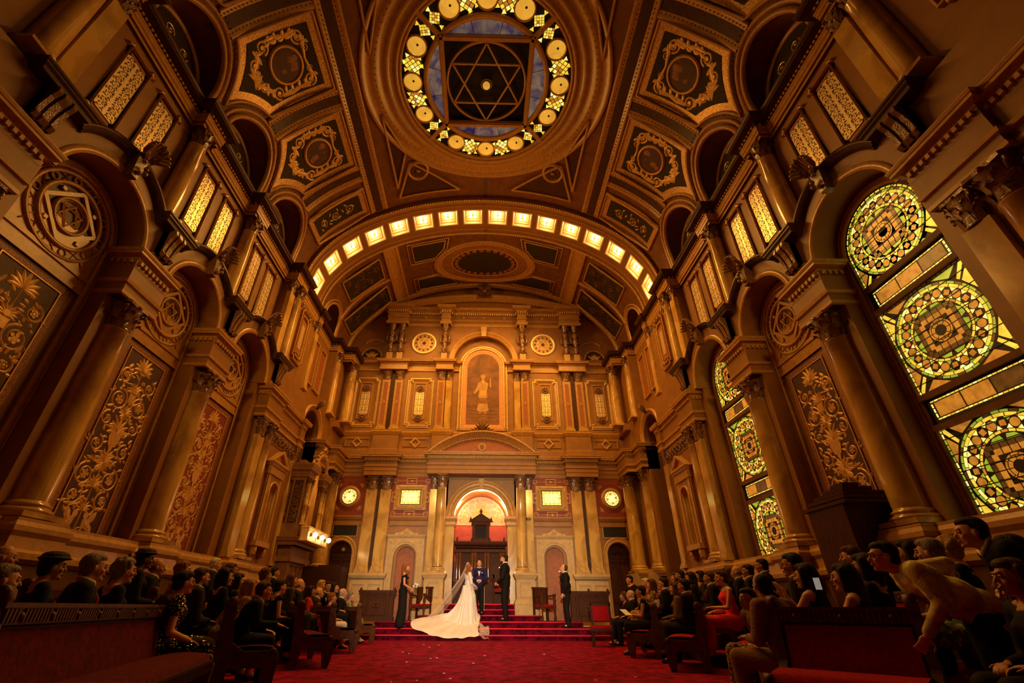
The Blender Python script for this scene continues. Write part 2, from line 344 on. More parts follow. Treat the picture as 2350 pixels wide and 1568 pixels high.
def column(x, y, zb, zn, zc, r, label, group=None, flat=False, w=None, base=None, rz=0, shaftm='marble', panel=False):
    """free-standing or engaged column; zb base foot, zn neck, zc top of capital"""
    t = thing('pilaster' if flat else 'column', label, 'pilaster' if flat else 'column', (x, y, 0), rz, group)
    bh = base or r*.95; rt_ = r*.86
    if not flat:
        key = 'colbase%.3f' % r
        me = cached(key, lambda: MB().box(-r*1.42, r*1.42, -r*1.42, r*1.42, 0, bh*.3).lathe([(0, bh*.3), (r*1.36, bh*.3), (r*1.42, bh*.42), (r*1.36, bh*.54), (r*1.2, bh*.58), (r*1.16, bh*.68), (r*1.22, bh*.74), (r*1.24, bh*.82), (r*1.1, bh*.9), (r*1.02, bh), (r, bh*1.02)], n=24), ['marble'])
        obj('column_base', me, t, (0, 0, zb))
        H = zn-zb-bh
        me = cached('shaft%.3f_%.2f' % (r, H), lambda: MB().lathe([(r, 0), (r*.99, H*.3), (r*.95, H*.6), (rt_, H-.03), (rt_*1.06, H-.02), (rt_*1.06, H)], n=28), [shaftm])
        obj('shaft', me, t, (0, 0, zb+bh))
        me = cached('cap%.3f_%.2f' % (rt_, zc-zn), lambda: capital_mb(rt_, zc-zn), ['bronze'])
        obj('capital', me, t, (0, 0, zn))
    else:
        H = zn-zb-bh; w = w or 2*r; d = .09
        me = cached('pilbase%.3f_%.3f' % (w, bh), lambda: MB().box(-w*.62, w*.62, -d-.06, .05, 0, bh*.35).box(-w*.58, w*.58, -d-.045, .05, bh*.35, bh*.62).box(-w*.54, w*.54, -d-.025, .05, bh*.62, bh), ['marble'])
        obj('pilaster_base', me, t, (0, 0, zb))
        def sh():
            mb = MB().box(-w/2, w/2, -d, .05, 0, H)
            if panel:
                frame_poly(mb, rect(-w*.28, w*.28, H*.06, H*.94), [(.012, -d), (.012, -d-.012), (-.008, -d-.012), (-.012, -d-.002)], 1)
                mb.box(-w*.27, w*.27, -d-.004, -d, H*.065, H*.935, 2)
                q = .07; z = H*.5; mb.prism([(0, z-q*1.5), (q, z), (0, z+q*1.5), (-q, z)], -d-.03, -d, 1); mb.prism([(0, z-q*.8), (q*.5, z), (0, z+q*.8), (-q*.5, z)], -d-.034, -d-.03, 2)
            return mb
        obj('shaft', cached('pilsh%.3f_%.2f_%d_%s' % (w, H, panel, shaftm), sh, [shaftm, 'trim', 'rust']), t, (0, 0, zb+bh))
        obj('capital', cached('cap%.3f_%.2f' % (w*.5, zc-zn), lambda: capital_mb(w*.5, zc-zn), ['bronze']), t, (0, -.03, zn), scale=(.86, .5, 1))
    return t
# cornice profiles (outward, z relative to top)
def P_ent(h, p):   # crown cornice of height h and projection p
    return [(0, -h), (.02, -h), (.02, -h*.86), (p*.25, -h*.8), (p*.25, -h*.62), (p*.45, -h*.56), (p*.85, -h*.5), (p*.85, -h*.3), (p*.92, -h*.26), (p, -h*.08), (p, 0), (0, 0)]
def P_str(h, p): return [(0, -h), (p*.4, -h), (p*.5, -h*.7), (p*.8, -h*.5), (p*.8, -h*.35), (p, -h*.2), (p, 0), (0, 0)]
def P_arch(h, p): return [(0, -h), (p*.5, -h), (p*.5, -h*.6), (p*.75, -h*.6), (p*.75, -h*.2), (p, -h*.15), (p, 0), (0, 0)]
def dentils(mb, path, z0, z1, out, d, step, m=0):
    for i in range(len(path)-1):
        a = Vector(path[i]); b = Vector(path[i+1]); L = (b-a).length
        if L < step*1.5: continue
        u = (b-a)/L; nrm = Vector((u.y, -u.x)); n = int(L/step)
        for k in range(n):
            c = a+u*((k+.5)*L/n); p = c-u*step*.28+nrm*out; q = c+u*step*.28+nrm*out
            mb.hprism([(p.x, p.y), (q.x, q.y), (q.x+nrm.x*d, q.y+nrm.y*d), (p.x+nrm.x*d, p.y+nrm.y*d)], z0, z1, m)
def sput(s, X, Y, z=0, flip=False):
    return dict(loc=(s*X, Y, z), rz=-s*PI/2, scale=((-1 if s > 0 else 1)*(-1 if flip else 1), 1, 1))
def sbuild(mb, name, mats, s, X, Y, parent=None, flip=False, z=0):
    return mb.build(name, mats, parent, **sput(s, X, Y, z, flip))
def sthing(name, label, cat, s, X, Y, group=None, flip=False, z=0):
    d = sput(s, X, Y, z, flip); return thing(name, label, cat, d['loc'], d['rz'], group, d['scale'])
trimn = [0]
def trim(mb, mats, **k):
    trimn[0] += 1; return struct(mb.build('trim_%d' % trimn[0], mats, **k))
# ================================================================ floor, platforms, steps
fl = MB(); fl.box(-8, 8, -4, 21, -.2, 0); struct(fl.build('floor', 'carpet'))
for s, nm, _ in SIDES:
    p = MB(); p.box(s*4.15, s*6.3, -2, 14.2, .001, .17); p.box(s*5.0, s*6.3, -2, 14.2, .17, .32)
    trim(p, 'carpet')
    q = MB(); q.box(s*4.14, s*4.15, -2, 14.2, .001, .165); trim(q, 'woodm')
ST = [(15.9, .14), (16.25, .30), (16.6, .47), (16.95, .64), (17.25, .80), (17.55, .96)]
stp = MB(); rs = MB(); ed = MB()
for k, (y, z) in enumerate(ST):
    hw = (5.6, 5.0, 3.3, 2.0, 1.75, 1.6)[k]
    stp.box(-hw, hw, y, 19.6 if k > 2 else 18.0, 0 if k == 0 else ST[k-1][1]-.01, z)
    ed.tube([(-hw, y-.008, z-.014), (hw, y-.008, z-.014)], .018, 6); rs.box(-hw, hw, y-.006, y, (ST[k-1][1] if k else 0)+.002, z-.02)
st = thing('altar_steps', 'wide flight of red carpeted steps rising to the altar', 'steps', (0, 0, 0))
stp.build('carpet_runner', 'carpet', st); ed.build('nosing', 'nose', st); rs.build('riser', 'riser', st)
# ================================================================ side walls
def umould(mb, w, zs, zb, r_prof, m=0):    # jambs + arch moulding, prof (outset, y)
    P = [(-w, zb), (-w, zs)]+[(w*cos(PI-PI*i/20), zs+w*sin(PI-PI*i/20)) for i in range(1, 20)]+[(w, zs), (w, zb)]
    n = len(P); V = [Vector(p) for p in P]; rows = []
    for i in range(n):
        if i in (0, n-1, 1, n-2): q = Vector((-1, 0)) if i < 2 else Vector((1, 0))
        else: q = Vector((V[i].x, V[i].y-zs)).normalized()
        rows.append([(V[i].x+q.x*o, y, V[i].y+q.y*o) for o, y in r_prof])
    mb.grid(rows, m, False)
for s, nm, rz in SIDES:
    w = MB()
    for Yc in BAY:
        def A(P): return [(x+Yc, z) for x, z in P]
        poly = [(-1.285, 6.13), (-.88, 6.13)]+[(-.88*cos(PI*i/24), 6.15+.88*sin(PI*i/24)) for i in range(25)]+[(.88, 6.13), (1.285, 6.13), (1.285, 7.02), (.95, 7.02)]
        poly += [(1.15*cos(math.radians(34+112*i/18)), 6.37+1.15*sin(math.radians(34+112*i/18))) for i in range(19)]+[(-.95, 7.02), (-1.285, 7.02)]
        w.prism(A(poly), 0, .5, 0)
        for q in (-1, 1): w.box(Yc+q*.88, Yc+q*1.285, .16, .5, 0, 6.14, 0)
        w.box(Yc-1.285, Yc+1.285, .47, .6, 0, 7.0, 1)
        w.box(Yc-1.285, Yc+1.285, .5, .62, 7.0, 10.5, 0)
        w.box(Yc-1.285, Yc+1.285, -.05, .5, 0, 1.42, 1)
    for x0, x1 in ((11.545, 14.25), (1.13, 3.835)):
        w.box(x0, x1, 0, .6, 0, 7.02, 0); w.box(x0, x1, .22, .6, 7.0, 10.5, 0)
    # chancel side bay: arched opening to a dark passage
    Yc = 15.2; poly = [(-.95, 5.2), (-.78, 5.2)]+[(-.78*cos(PI*i/20), 6.15+.78*sin(PI*i/20)) for i in range(21)]+[(.78, 5.2), (.95, 5.2), (.95, 7.02), (-.95, 7.02)]
    w.prism([(x+Yc, z) for x, z in poly], .1, .5, 0)
    for q in (-1, 1): w.box(Yc+q*.78, Yc+q*.95, .1, 1.6, 0, 6.2, 0)
    w.box(14.25, 16.15, .4, .6, 7.0, 10.5, 0)
    w.box(14.2, 16.2, 1.6, 1.7, 0, 7.2, 2)
    w.box(14.2, 16.2, .5, 1.6, 6.95, 7.05, 2)
    w.box(16.15, 18.3, .05, .4, 0, 10.5, 0); w.box(16.15, 18.0, -.05, .1, 0, 1.9, 0)
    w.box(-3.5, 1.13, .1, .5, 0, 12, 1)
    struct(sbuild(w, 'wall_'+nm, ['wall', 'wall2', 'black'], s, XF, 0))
    # ---- cornices
    cols = [BAY[0]-1.285, BAY[0]+1.285, BAY[1]+1.285, BAY[2]+1.285]
    path = [(1.1, -.25), (3.3, -.25), (3.3, -.42), (3.85, -.42), (3.85, -.08)]
    for c in cols[1:3]: path += [(c-.3, -.08), (c-.3, -.34), (c+.3, -.34), (c+.3, -.08)]
    path += [(11.5, -.08), (11.5, -.42), (12.3, -.42), (12.3, -.25), (14.05, -.25), (14.05, -.32), (14.3, -.32), (14.3, -.08), (16.15, -.08), (16.15, -.42), (16.9, -.42), (16.9, -.85), (18.1, -.85)]
    c = MB(); c.sweep([(x, y) for x, y in path], [(o, z+10.5) for o, z in P_ent(.26, .24)], 0); trim(c, 'dark', **sput(s, XU, 0))
    c = MB(); c.sweep(path, [(o+.006, z+10.24) for o, z in P_arch(.24, .05)], 0); trim(c, 'trim', **sput(s, XU, 0))
    c = MB(); c.sweep(path, [(0, 10.0), (.02, 10.0), (.02, 10.05), (-.01, 10.06), (-.01, 9.92)], 0); dentils(c, path, 10.26, 10.31, .03, .05, .09); trim(c, 'trim', **sput(s, XU, 0))
    c = MB(); c.box(1.1, 16.15, -.08, .1, 10.0, 10.5); 
    for cc in cols[1:3]: c.box(cc-.3, cc+.3, -.34, 0, 9.98, 10.48)
    for a, b, d in ((3.3, 3.85, .42), (11.5, 12.3, .42), (12.3, 14.05, .25), (1.1, 3.3, .25), (16.15, 16.9, .42), (16.9, 18.1, .85)): c.box(a, b, -d, 0, 9.98, 10.48)
    trim(c, 'wall', **sput(s, XU, 0))
    # spring level entablature blocks and pier entablature (origin plane XF)
    blk = MB()
    runs = [[(c0-.40, .47), (c0-.40, -.05), (c0+.40, -.05), (c0+.40, .47)] for c0 in cols[1:3]]
    runs += [[(11.4, .47), (11.4, -.12), (12.35, -.12), (12.35, -.02), (14.0, -.02), (14.0, -.1), (14.33, -.1), (14.33, .6)],
             [(1.05, .6), (1.05, -.1), (1.4, -.1), (1.4, -.02), (3.03, -.02), (3.03, -.12), (3.98, -.12), (3.98, .47)],
             [(16.05, .6), (16.05, -.12), (16.75, -.12), (16.75, -.45), (18.1, -.45)]]
    for r in runs:
        blk.sweep(r, [(o, z+6.16) for o, z in P_ent(.22, .15)], 1); blk.sweep(r, [(o+.004, z+5.94) for o, z in P_arch(.64, .02)], 0)
        blk.sweep(r, [(0, 5.48), (.05, 5.5), (.06, 5.56), (0, 5.6)], 1); blk.sweep(r, [(0, 5.28), (.03, 5.3), (.03, 5.36), (0, 5.38)], 1)
        dentils(blk, r, 5.90, 5.97, .02, .05, .09, 1)
        blk.hprism([(x, y+.01) for x, y in reversed(r)] if len(r) == 4 else [(x, y) for x, y in reversed(r)]+[], 5.9, 6.155, 0)
        blk.hprism([(x, y) for x, y in reversed(r)], 5.28, 5.3, 2)
    trim(blk, ['wall', 'trim', 'dark'], **sput(s, XF, 0))
    # dado mouldings
    d = MB(); dp = [(-2, -.06), (1.05, -.06), (1.05, -.22), (1.4, -.22), (1.4, -.1), (3.03, -.1), (3.03, -.26), (4.0, -.26), (4.0, -.06)]
    for cc in cols[1:3]: dp += [(cc-.42, -.06), (cc-.42, -.26), (cc+.42, -.26), (cc+.42, -.06)]
    dp += [(11.38, -.06), (11.38, -.26), (12.4, -.26), (12.4, -.1), (14.0, -.1), (14.0, -.2), (14.35, -.2), (14.35, .5)]
    d.sweep(dp, [(-.2, 1.3), (.02, 1.3), (.07, 1.35), (.07, 1.42), (.02, 1.46), (0, 1.6), (.035, 1.66), (.035, 1.72), (-.02, 1.78), (-.02, 1.82), (-.3, 1.84)], 0)
    d.sweep(dp, [(0, 0), (.05, 0), (.05, .3), (0, .34), (0, 1.32)], 1)
    trim(d, ['trim', 'wall2'], **sput(s, XF, 0))
    # ---- engaged columns of the two storeys
    for k, c0 in enumerate(cols[1:3]):
        wh = ['between nearest and middle arch', 'between middle and farthest arch'][k]
        column(s*6.09, c0, 1.84, 4.8, 5.29, .235, 'tall lower marble column on the %s wall %s' % (nm, wh), 'lower marble columns of the side walls', rz=rz)
        column(s*6.29, c0, 7.25, 9.52, 9.99, .185, 'upper storey marble column on the %s wall %s' % (nm, wh), 'upper marble columns of the side walls', rz=rz)
    for s2, fl_, base, wh in ((1, False, 11.545, 'far pier'), (-1, True, 3.835, 'near pier')):
        for dx, X, zb, zn, zc, r, f, lab in ((.10, XF, 1.84, 4.8, 5.29, .17, True, 'lower marble pilaster'), (.52, XF+.06, 1.84, 4.8, 5.29, .235, False, 'lower marble column'), (2.55, XF, 1.84, 4.8, 5.29, .15, True, 'lower corner marble pilaster'),
                                      (.08, 6.17, 7.25, 9.52, 9.99, .15, True, 'upper marble pilaster'), (.46, 6.12, 7.25, 9.52, 9.99, .185, False, 'upper marble column'), (2.5, 6.17, 7.25, 9.52, 9.99, .14, True, 'upper corner marble pilaster')):
            column(s*X, base+s2*dx, zb, zn, zc, r, '%s of the %s wall on the %s' % (lab, nm, wh), flat=f, rz=rz)
    # chancel corner columns
    for X, Y, wh in ((6.05, 16.45, 'nearer'), (5.62, 17.35, 'farther')):
        column(s*X, Y, 1.92, 4.82, 5.3, .235, '%s of two lower marble columns in the %s corner beside the end wall' % (wh, nm), rz=rz)
        column(s*X, Y, 7.27, 9.55, 10.0, .19, '%s of two upper marble columns in the %s corner beside the end wall' % (wh, nm), rz=rz)
    pd = MB(); pd.box(16.15, 16.75, -.42, 0, 0, 1.9); pd.box(16.75, 18.0, -.75, 0, 0, 1.9); pd.sweep([(16.15, 0), (16.15, -.2), (16.75, -.2), (16.75, -.62), (18, -.62)], [(o, z+1.9) for o, z in P_str(.14, .1)], 0)
    trim(pd, 'stone', **sput(s, XF+.1, 0))
    pu = MB(); pu.box(16.1, 16.9, -.3, .2, 7.0, 7.27); pu.box(16.9, 18.0, -.7, .2, 7.0, 7.27); pu.box(16.1, 16.9, -.1, .1, 6.16, 7.0); pu.box(16.9, 18.0, -.5, .1, 6.16, 7.0); trim(pu, 'wall', **sput(s, XU-.05, 0))
    # ---- consoles + column plinths above the blocks, string band following the arches
    for k, Yc in enumerate(BAY):
        t = sthing('archivolt', 'dark arch band, %s wall, bay %s' % (nm, ORD[k]), 'arch moulding', s, XF, Yc)
        a = MB(); aa, ab = math.radians(30), math.radians(150)
        a.arc([(1.02, 0), (1.02, -.03), (1.06, -.04), (1.06, -.08), (1.10, -.08), (1.12, -.12), (1.17, -.12), (1.17, .02)], (0, 6.37), aa, ab, 26)
        for q in (-1, 1): a.box(q*.98, q*1.285, -.12, 0, 6.93, 7.05)
        a.build('label_mould', 'dark', t)
        b = MB(); b.arc([(.88, .0), (.88, -.02), (.99, -.02), (1.0, 0)], (0, 6.15), 0, PI, 26); b.build('archivolt_band', 'trim', t)
        # acanthus keystone
        kk = sthing('keystone', 'dark acanthus scroll keystone topping the %s wall arch %s' % (nm, ORD[k]), 'ornament', s, XF, Yc, 'acanthus keystones on the arches', z=7.42)
        g = MB()
        g.prism([(-.07, -.4), (.07, -.4), (.11, .1), (-.11, .1)], -.16, .02)
        for q in (-1, 1): g.tube([(q*.10, -.22, .06+.0), (q*.14, -.24, .12), (q*.10, -.25, .17), (q*.05, -.24, .12), (q*.09, -.24, .09)], [.03, .035, .03, .025, .02], 6)
        for i in range(9):
            an = -1.1+2.2*i/8; L = .34-.05*abs(i-4)*.6
            g.tube([(0, -.16, .05), (.18*sin(an)*.8, -.24, .05+.16*cos(an)), (L*sin(an), -.34-.04*cos(an), .05+L*cos(an)), (L*1.1*sin(an), -.42, .02+L*1.02*cos(an))], [.04, .045, .045, .02], 6)
        for i in range(5): g.sphere((.09*sin(i*1.3), -.2-.02*i, -.3+.07*i), .045, n=6)
        g.build('acanthus_leaf', 'bronze', kk)
    for k, c0 in enumerate(cols):
        cs = sthing('console', 'fluted dark console bracket on the %s wall, %s from the camera' % (nm, ['first', 'second', 'third', 'fourth'][k]), 'bracket', s, XF, c0 if k in (1, 2) else (c0-.1 if k == 0 else c0+.1), z=0)
        g = MB(); P = [(-.10, 6.93), (-.24, 6.93), (-.26, 6.84), (-.20, 6.74), (-.16, 6.6), (-.14, 6.46), (-.18, 6.40), (-.14, 6.34), (0, 6.34), (0, 6.93)]
        for x0, x1 in ((-.15, -.09), (-.05, .05), (.09, .15)): g.add([(x0, y, z) for y, z in P]+[(x1, y, z) for y, z in P], [tuple(range(10)), tuple(reversed(range(10, 20)))]+[(i, i+10, (i+1) % 10+10, (i+1) % 10) for i in range(10)])
        g.box(-.15, .15, -.12, 0, 6.34, 6.9); g.build('bracket_scroll', 'bronze', cs)
        h = MB(); h.box(-.2, .2, -.05, .2, 6.16, 6.36); h.build('bracket_foot', 'trim', cs)
        h = MB(); h.sweep([(-.36, .5), (-.36, -.16), (.36, -.16), (.36, .5)], [(o, z+7.12) for o, z in P_str(.18, .1)]); h.box(-.36, .36, -.16, .5, 6.94, 7.12); h.build('bracket_cap', 'dark', cs)
        h = MB(); h.box(-.3, .3, -.02, .5, 7.12, 7.26); h.build('column_plinth', 'wall', cs)
    # ---- lower arch fillings: blind panels or windows
    for k, Yc in enumerate(BAY):
        win = (s == 1 and k in (0, 2))
        f = MB()
        umould(f, .745, 6.08, 1.6, [(.0, 0), (.0, -.04), (.03, -.06), (.03, -.03), (.10, -.03), (.10, -.05), (.13, -.05), (.13, 0)], 0)
        for z in (5.12, 5.35) if not win else (): f.box(-.74, .74, -.045, 0, z, z+.07)
        if not win:
            t = sthing('blind_window', 'blind arch, %s wall, %s, star roundel over tall arabesque panel' % (nm, ORD[k]), 'wall panel', s, XB, Yc)
            f.box(-.74, .74, -.02, 0, 5.12, 6.0); f.build('panel_frame', 'trim', t)
            g = MB(); cz = 6.08
            for r0, r1, d in ((.66, .71, .05), (.49, .545, .06), (.255, .30, .06), (.235, .25, .03)): g.arc([(r0, 0), (r0, -d), (r1, -d), (r1, 0)], (0, cz), 0, 2*PI, 40)
            for i in range(20):
                a = 2*PI*i/20
                if i % 2 == 0: g.arc([(.05, -.01), (.05, -.035), (.065, -.035), (.065, -.01)], (.602*cos(a), cz+.602*sin(a)), 0, 2*PI, 10)
                for q in (-1, 1):
                    b0 = a-.11; b1 = a+.11; P = [(.55, b0), (.655, b1)] if q > 0 else [(.655, b0), (.55, b1)]
                    if i % 2: g.ribbon([(rr*cos(b), cz+rr*sin(b)) for rr, b in P], .016, -.005, .03)
            q = .515; g2 = [(-q, cz), (0, cz+q), (q, cz), (0, cz-q)]
            frame_poly(g, g2, [(0, 0), (0, -.05), (-.06, -.05), (-.06, 0)])
            for a in range(4): 
                an = PI/4+a*PI/2; g.box(.42*cos(an)-.03, .42*cos(an)+.03, -.05, 0, cz+.42*sin(an)-.03, cz+.42*sin(an)+.03)
            for q in (-1, 1): g.ribbon([(q*.55, 5.5), (q*.46, 5.62)], .05, 0, .04)
            g.build('tracery', 'trim', t)
            g = MB(); g.disc((0, cz), .71, -.001, .004, 0, 40); g.build('roundel_ground', 'dark', t)
            g = MB(); star(g, .205, .03, (0, cz), -.02, .025); g.build('star', 'pale', t)
            g = MB(); g.box(-.66, .66, -.012, 0, 1.62, 5.1); g.build('panel_field', 'wall2', t)
            g = MB(); g.box(-.60, .60, -.02, -.01, 1.62, 5.06, 0); g.box(-.50, .50, -.026, -.018, 1.72, 4.98, 1)
            frame_poly(g, rect(-.475, .475, 1.745, 4.955), [(.012, -.026), (.012, -.04), (-.006, -.04), (-.006, -.026)], 2)
            g.build('painted_panel', ['speck', 'maroon' if k != 2 else 'pink', 'gold'], t)
            g = MB(); arabesque(g, .90, 3.12, 0, 0, .008, k+3); g.build('gilt_arabesque', 'gold', t, loc=(0, -.027, 1.78))
        else:
            f.build('wd', 'trim', None); wd = bpy.data.objects['wd']; d = sput(s, XB, Yc)
            wn = 1 if k == 0 else 2
            wd.name = 'window_%d' % wn; struct(wd); wd.location = d['loc']; wd.rotation_euler = (0, 0, d['rz']); wd.scale = d['scale']
            g = MB(); g.box(-.745, .745, -.012, 0, 1.55, 6.1, 0); g.disc((0, 6.08), .745, 0, .012, 0, 30)
            g.build('leading', 'lead', wd)
            g = MB()
            for z in (2.99, 3.44, 4.935, 5.36): g.box(-.745, .745, -.07, 0, z, z+.08)
            for q in (-1, 1): g.box(q*.712, q*.76, -.06, 0, 1.55, 6.08)
            g.build('glazing_frame', 'wall2', wd)
            def cell(mb, P, m): mb.add([(x, -.0135, z) for x, z in P], [tuple(range(len(P)))], m)
            GM = ['gy', 'gl', 'ga', 'gg', 'gb', 'lead']
            def rose(cz, top, seed):
                g = MB(); rnd = random.Random(seed)
                def seg(r0, r1, a0, a1, m, gap=.01):
                    n = 3; g0 = gap/((r0+r1)/2)/2; a0 += g0; a1 -= g0
                    cell(g, [(r0*cos(a0+(a1-a0)*i/n), cz+r0*sin(a0+(a1-a0)*i/n)) for i in range(n+1)]+[(r1*cos(a1-(a1-a0)*i/n), cz+r1*sin(a1-(a1-a0)*i/n)) for i in range(n+1)], m)
                R = .62
                for i in range(40): seg(R*.955, R*1.0, 2*PI*i/40, 2*PI*(i+1)/40, 3 if i % 3 else 4)
                for i in range(28): seg(R*.885, R*.945, 2*PI*i/28, 2*PI*(i+1)/28, 0 if rnd.random() < .7 else 1)
                for i in range(24):
                    a = 2*PI*(i+.5)/24; rr = R*.77; q = R*.085
                    if i % 2: cell(g, [(rr*cos(a)+q*cos(j*PI/6), cz+rr*sin(a)+q*sin(j*PI/6)) for j in range(12)], 2)
                    else: cell(g, [(rr*cos(a)+q*.9*cos(a+j*PI/2+PI/4), cz+rr*sin(a)+q*.9*sin(a+j*PI/2+PI/4)) for j in range(4)], 2)
                    for q2, r3 in ((.878, .80), (.665, .74)):
                        b = a+PI/24; d_ = .075
                        cell(g, [(R*q2*cos(b-d_), cz+R*q2*sin(b-d_)), (R*q2*cos(b+d_), cz+R*q2*sin(b+d_)), (R*r3*cos(b), cz+R*r3*sin(b))], 1 if rnd.random() < .7 else 3)
                for i in range(32): seg(R*.605, R*.65, 2*PI*i/32, 2*PI*(i+1)/32, 0 if i % 4 else 2)
                # square in the circle
                q = R*.42
                for i in range(4):
                    a = i*PI/2; c1, s1 = cos(a), sin(a)
                    def T(x, z): return (x*c1-z*s1, cz+x*s1+z*c1)
                    cell(g, [T(-.28*R, q+.035), T(-.02*R, q+.035), T(-.06*R, R*.575), T(-.2*R, R*.555)], 3)
                    cell(g, [T(.28*R, q+.035), T(.02*R, q+.035), T(.06*R, R*.575), T(.2*R, R*.555)], 3)
                    for j in range(6): cell(g, [T(-q+q*2*j/6+.006, q-.03), T(-q+q*2*(j+1)/6-.006, q-.03), T(-q+q*2*(j+1)/6-.006, q+.025), T(-q+q*2*j/6+.006, q+.025)], 4)
                    for j in range(4):
                        x = -q*.72+q*1.44*j/4; cell(g, [T(x+.006, q*.62), T(x+q*.36-.006, q*.62), T(x+q*.36-.006, q*.88), T(x+.006, q*.88)], 2)
                for i in range(8): seg(R*.12, R*.19, 2*PI*i/8, 2*PI*(i+1)/8, 2)
                for i in range(10): seg(R*.205, R*.24, 2*PI*i/10, 2*PI*(i+1)/10, 2)
                # border and corners
                B = .655
                if top:
                    for i in range(22): 
                        if 0 <= i: seg(.633, .658, PI*i/22, PI*(i+1)/22, 0, .02)
                rng = ((-1, -1), (1, -1)) if top else ((-1, -1), (1, -1), (1, 1), (-1, 1))
                for qx, qz in rng:
                    for da in (.17, -.17):
                        a = PI/4+da; P = [(.63*1.0*cos(a), .63*sin(a)), (.60, .60) if 0 else (.62, .62)]
                    def C(x, z): return (qx*x, cz+qz*z)
                    cell(g, [C(.47, .45), C(.5, .42), C(.62, .58), C(.62, .62), C(.58, .62)][0:5], 0)
                    cell(g, [C(.515, .40), C(.58, .28), C(.625, .2), C(.625, .53)], 2 if rnd.random() < .5 else 0)
                    cell(g, [C(.40, .515), C(.28, .58), C(.2, .625), C(.53, .625)], 2 if rnd.random() < .5 else 3)
                sides_ = ((0, 1), (1, 0), (2, 1)) if not top else ((0, 1), (1, 0), (2, 0))
                for j in range(18):
                    z = -B+2*B*j/18
                    m = (0, 1, 3)[rnd.randrange(3)]
                    if not top or z < -.02:
                        cell(g, [(-B, cz+z+.006), (-B+.022, cz+z+.006), (-B+.022, cz+z+.066), (-B, cz+z+.066)], (0, 1)[rnd.randrange(2)]); cell(g, [(B-.022, cz+z+.006), (B, cz+z+.006), (B, cz+z+.066), (B-.022, cz+z+.066)], m)
                    cell(g, [(z+.006, cz-B), (z+.066, cz-B), (z+.066, cz-B+.022), (z+.006, cz-B+.022)], 4 if rnd.random() < .5 else 0)
                    if not top: cell(g, [(z+.006, cz+B-.022), (z+.066, cz+B-.022), (z+.066, cz+B), (z+.006, cz+B)], 4)
                g.v = [(v[0]*1.085, v[1], cz+(v[2]-cz)*1.085) for v in g.v]
                return g
            for z, tp, nm2 in ((6.08, True, 'upper'), (4.22, False, 'middle'), (2.32, False, 'lower')):
                g = rose(z, tp, int(z*10)+k)
                for j in range(7 if tp else 6):
                    zz = z-.6+.22*j if tp else z-.55+.22*j
                    if abs(zz-z) < .66: g.box(-.71, .71, -.022, -.016, zz-.006, zz+.006, 5)
                g.build('%s_rose_light' % nm2, GM, wd)
            g = MB()
            for z in (3.12, 5.04):
                for j in range(3): cell(g, [(-.60+.4*j+.01, z+.05), (-.6+.4*j+.39, z+.05), (-.6+.4*j+.39, z+.25), (-.6+.4*j+.01, z+.25)], 2 if (j+k) % 3 else 4)
                for j in range(20):
                    x = -.64+1.28*j/20
                    for zz in (z+.015, z+.265): cell(g, [(x+.004, zz), (x+.06, zz), (x+.06, zz+.02), (x+.004, zz+.02)], 0 if j % 3 else 1)
                for zz in (z+.05, z+.12, z+.19):
                    for q in (-1, 1): cell(g, [(q*.615, zz), (q*.64, zz), (q*.64, zz+.055), (q*.615, zz+.055)], 1)
            g.build('transom_glass', GM, wd)
    # ---- upper storey grilles
    for k, Yc in enumerate(BAY):
        for q, pos in ((-1, 'nearer'), (1, 'farther')):
            t = sthing('grille', '%s upper fretwork grille, %s wall, bay %s' % (pos, nm, ORD[k]), 'grille', s, XU+.03, Yc+q*.44, 'fretwork grilles of the upper storey')
            g = MB(); o_ = scooped(-.345, .345, 7.80, 9.74, .09)
            frame_poly(g, o_, [(.0, -.03), (.0, -.085), (-.02, -.1), (-.035, -.085), (-.05, -.05), (-.06, -.03)], 0); g.build('grille_frame', 'trim', t); g = MB(); frame_poly(g, o_, [(0, -.08), (0, -.105), (.02, -.105), (.02, 0)]); g.build('frame_outline', 'pale', t)
            g = MB(); g.prism(scooped(-.31, .31, 7.84, 9.7, .09), -.034, -.03); g.build('grille_surround', 'rust', t)
            g = MB(); g.prism(octo(-.23, .23, 8.02, 9.52, .05), -.038, -.034, 0); g.build('grille_ground', 'maroon', t)
            g = MB(); fret(g, .44, 1.48, 0, 0, .012); g.build('fretwork', ['pale', 'maroon'], t, loc=(0, -.038, 8.03))
    # ---- pier ornaments (far pier and its mirror by the camera)
    for s2, fp, base, wh in ((1, False, 11.545, 'far pier'), (-1, True, 3.835, 'near pier')):
        Yq = base+s2*1.45
        t = sthing('framed_panel', 'tall eared frame with two bosses on the upper %s wall, %s' % (nm, wh), 'wall panel', s, 6.16, Yq, flip=fp)
        g = MB(); frame_poly(g, eared(-.40, .40, 7.75, 9.7, .1), [(0, 0), (0, -.07), (-.03, -.08), (-.05, -.05), (-.06, 0)]); frame_poly(g, eared(-.27, .27, 7.95, 9.5, .06), [(0, 0), (0, -.06), (-.04, -.05), (-.05, 0)]); g.build('panel_frame', 'trim', t)
        g = MB(); g.box(-.2, .2, -.012, 0, 8.1, 9.35); g.build('panel_field', 'rust', t)
        g = MB(); fret(g, .22, .9, 0, 0, .012); g.build('fretwork', ['pale', 'maroon'], t, loc=(0, -.014, 8.27))
        for z in (8.12, 9.33):
            g = MB(); g.lathe([(.0, -.12), (.05, -.11), (.09, -.06), (.12, -.06), (.14, -.02), (.14, 0)], n=16); 
            o = g.build('boss', 'bronze', t); o.rotation_euler = (-PI/2, 0, 0); o.location = (0, 0, z); o.scale = (1, 1, -1)
        # carved frieze between capitals
        t = sthing('carved_frieze', 'dark carved foliage frieze on the %s wall, %s' % (nm, wh), 'frieze', s, XF, base, flip=fp)
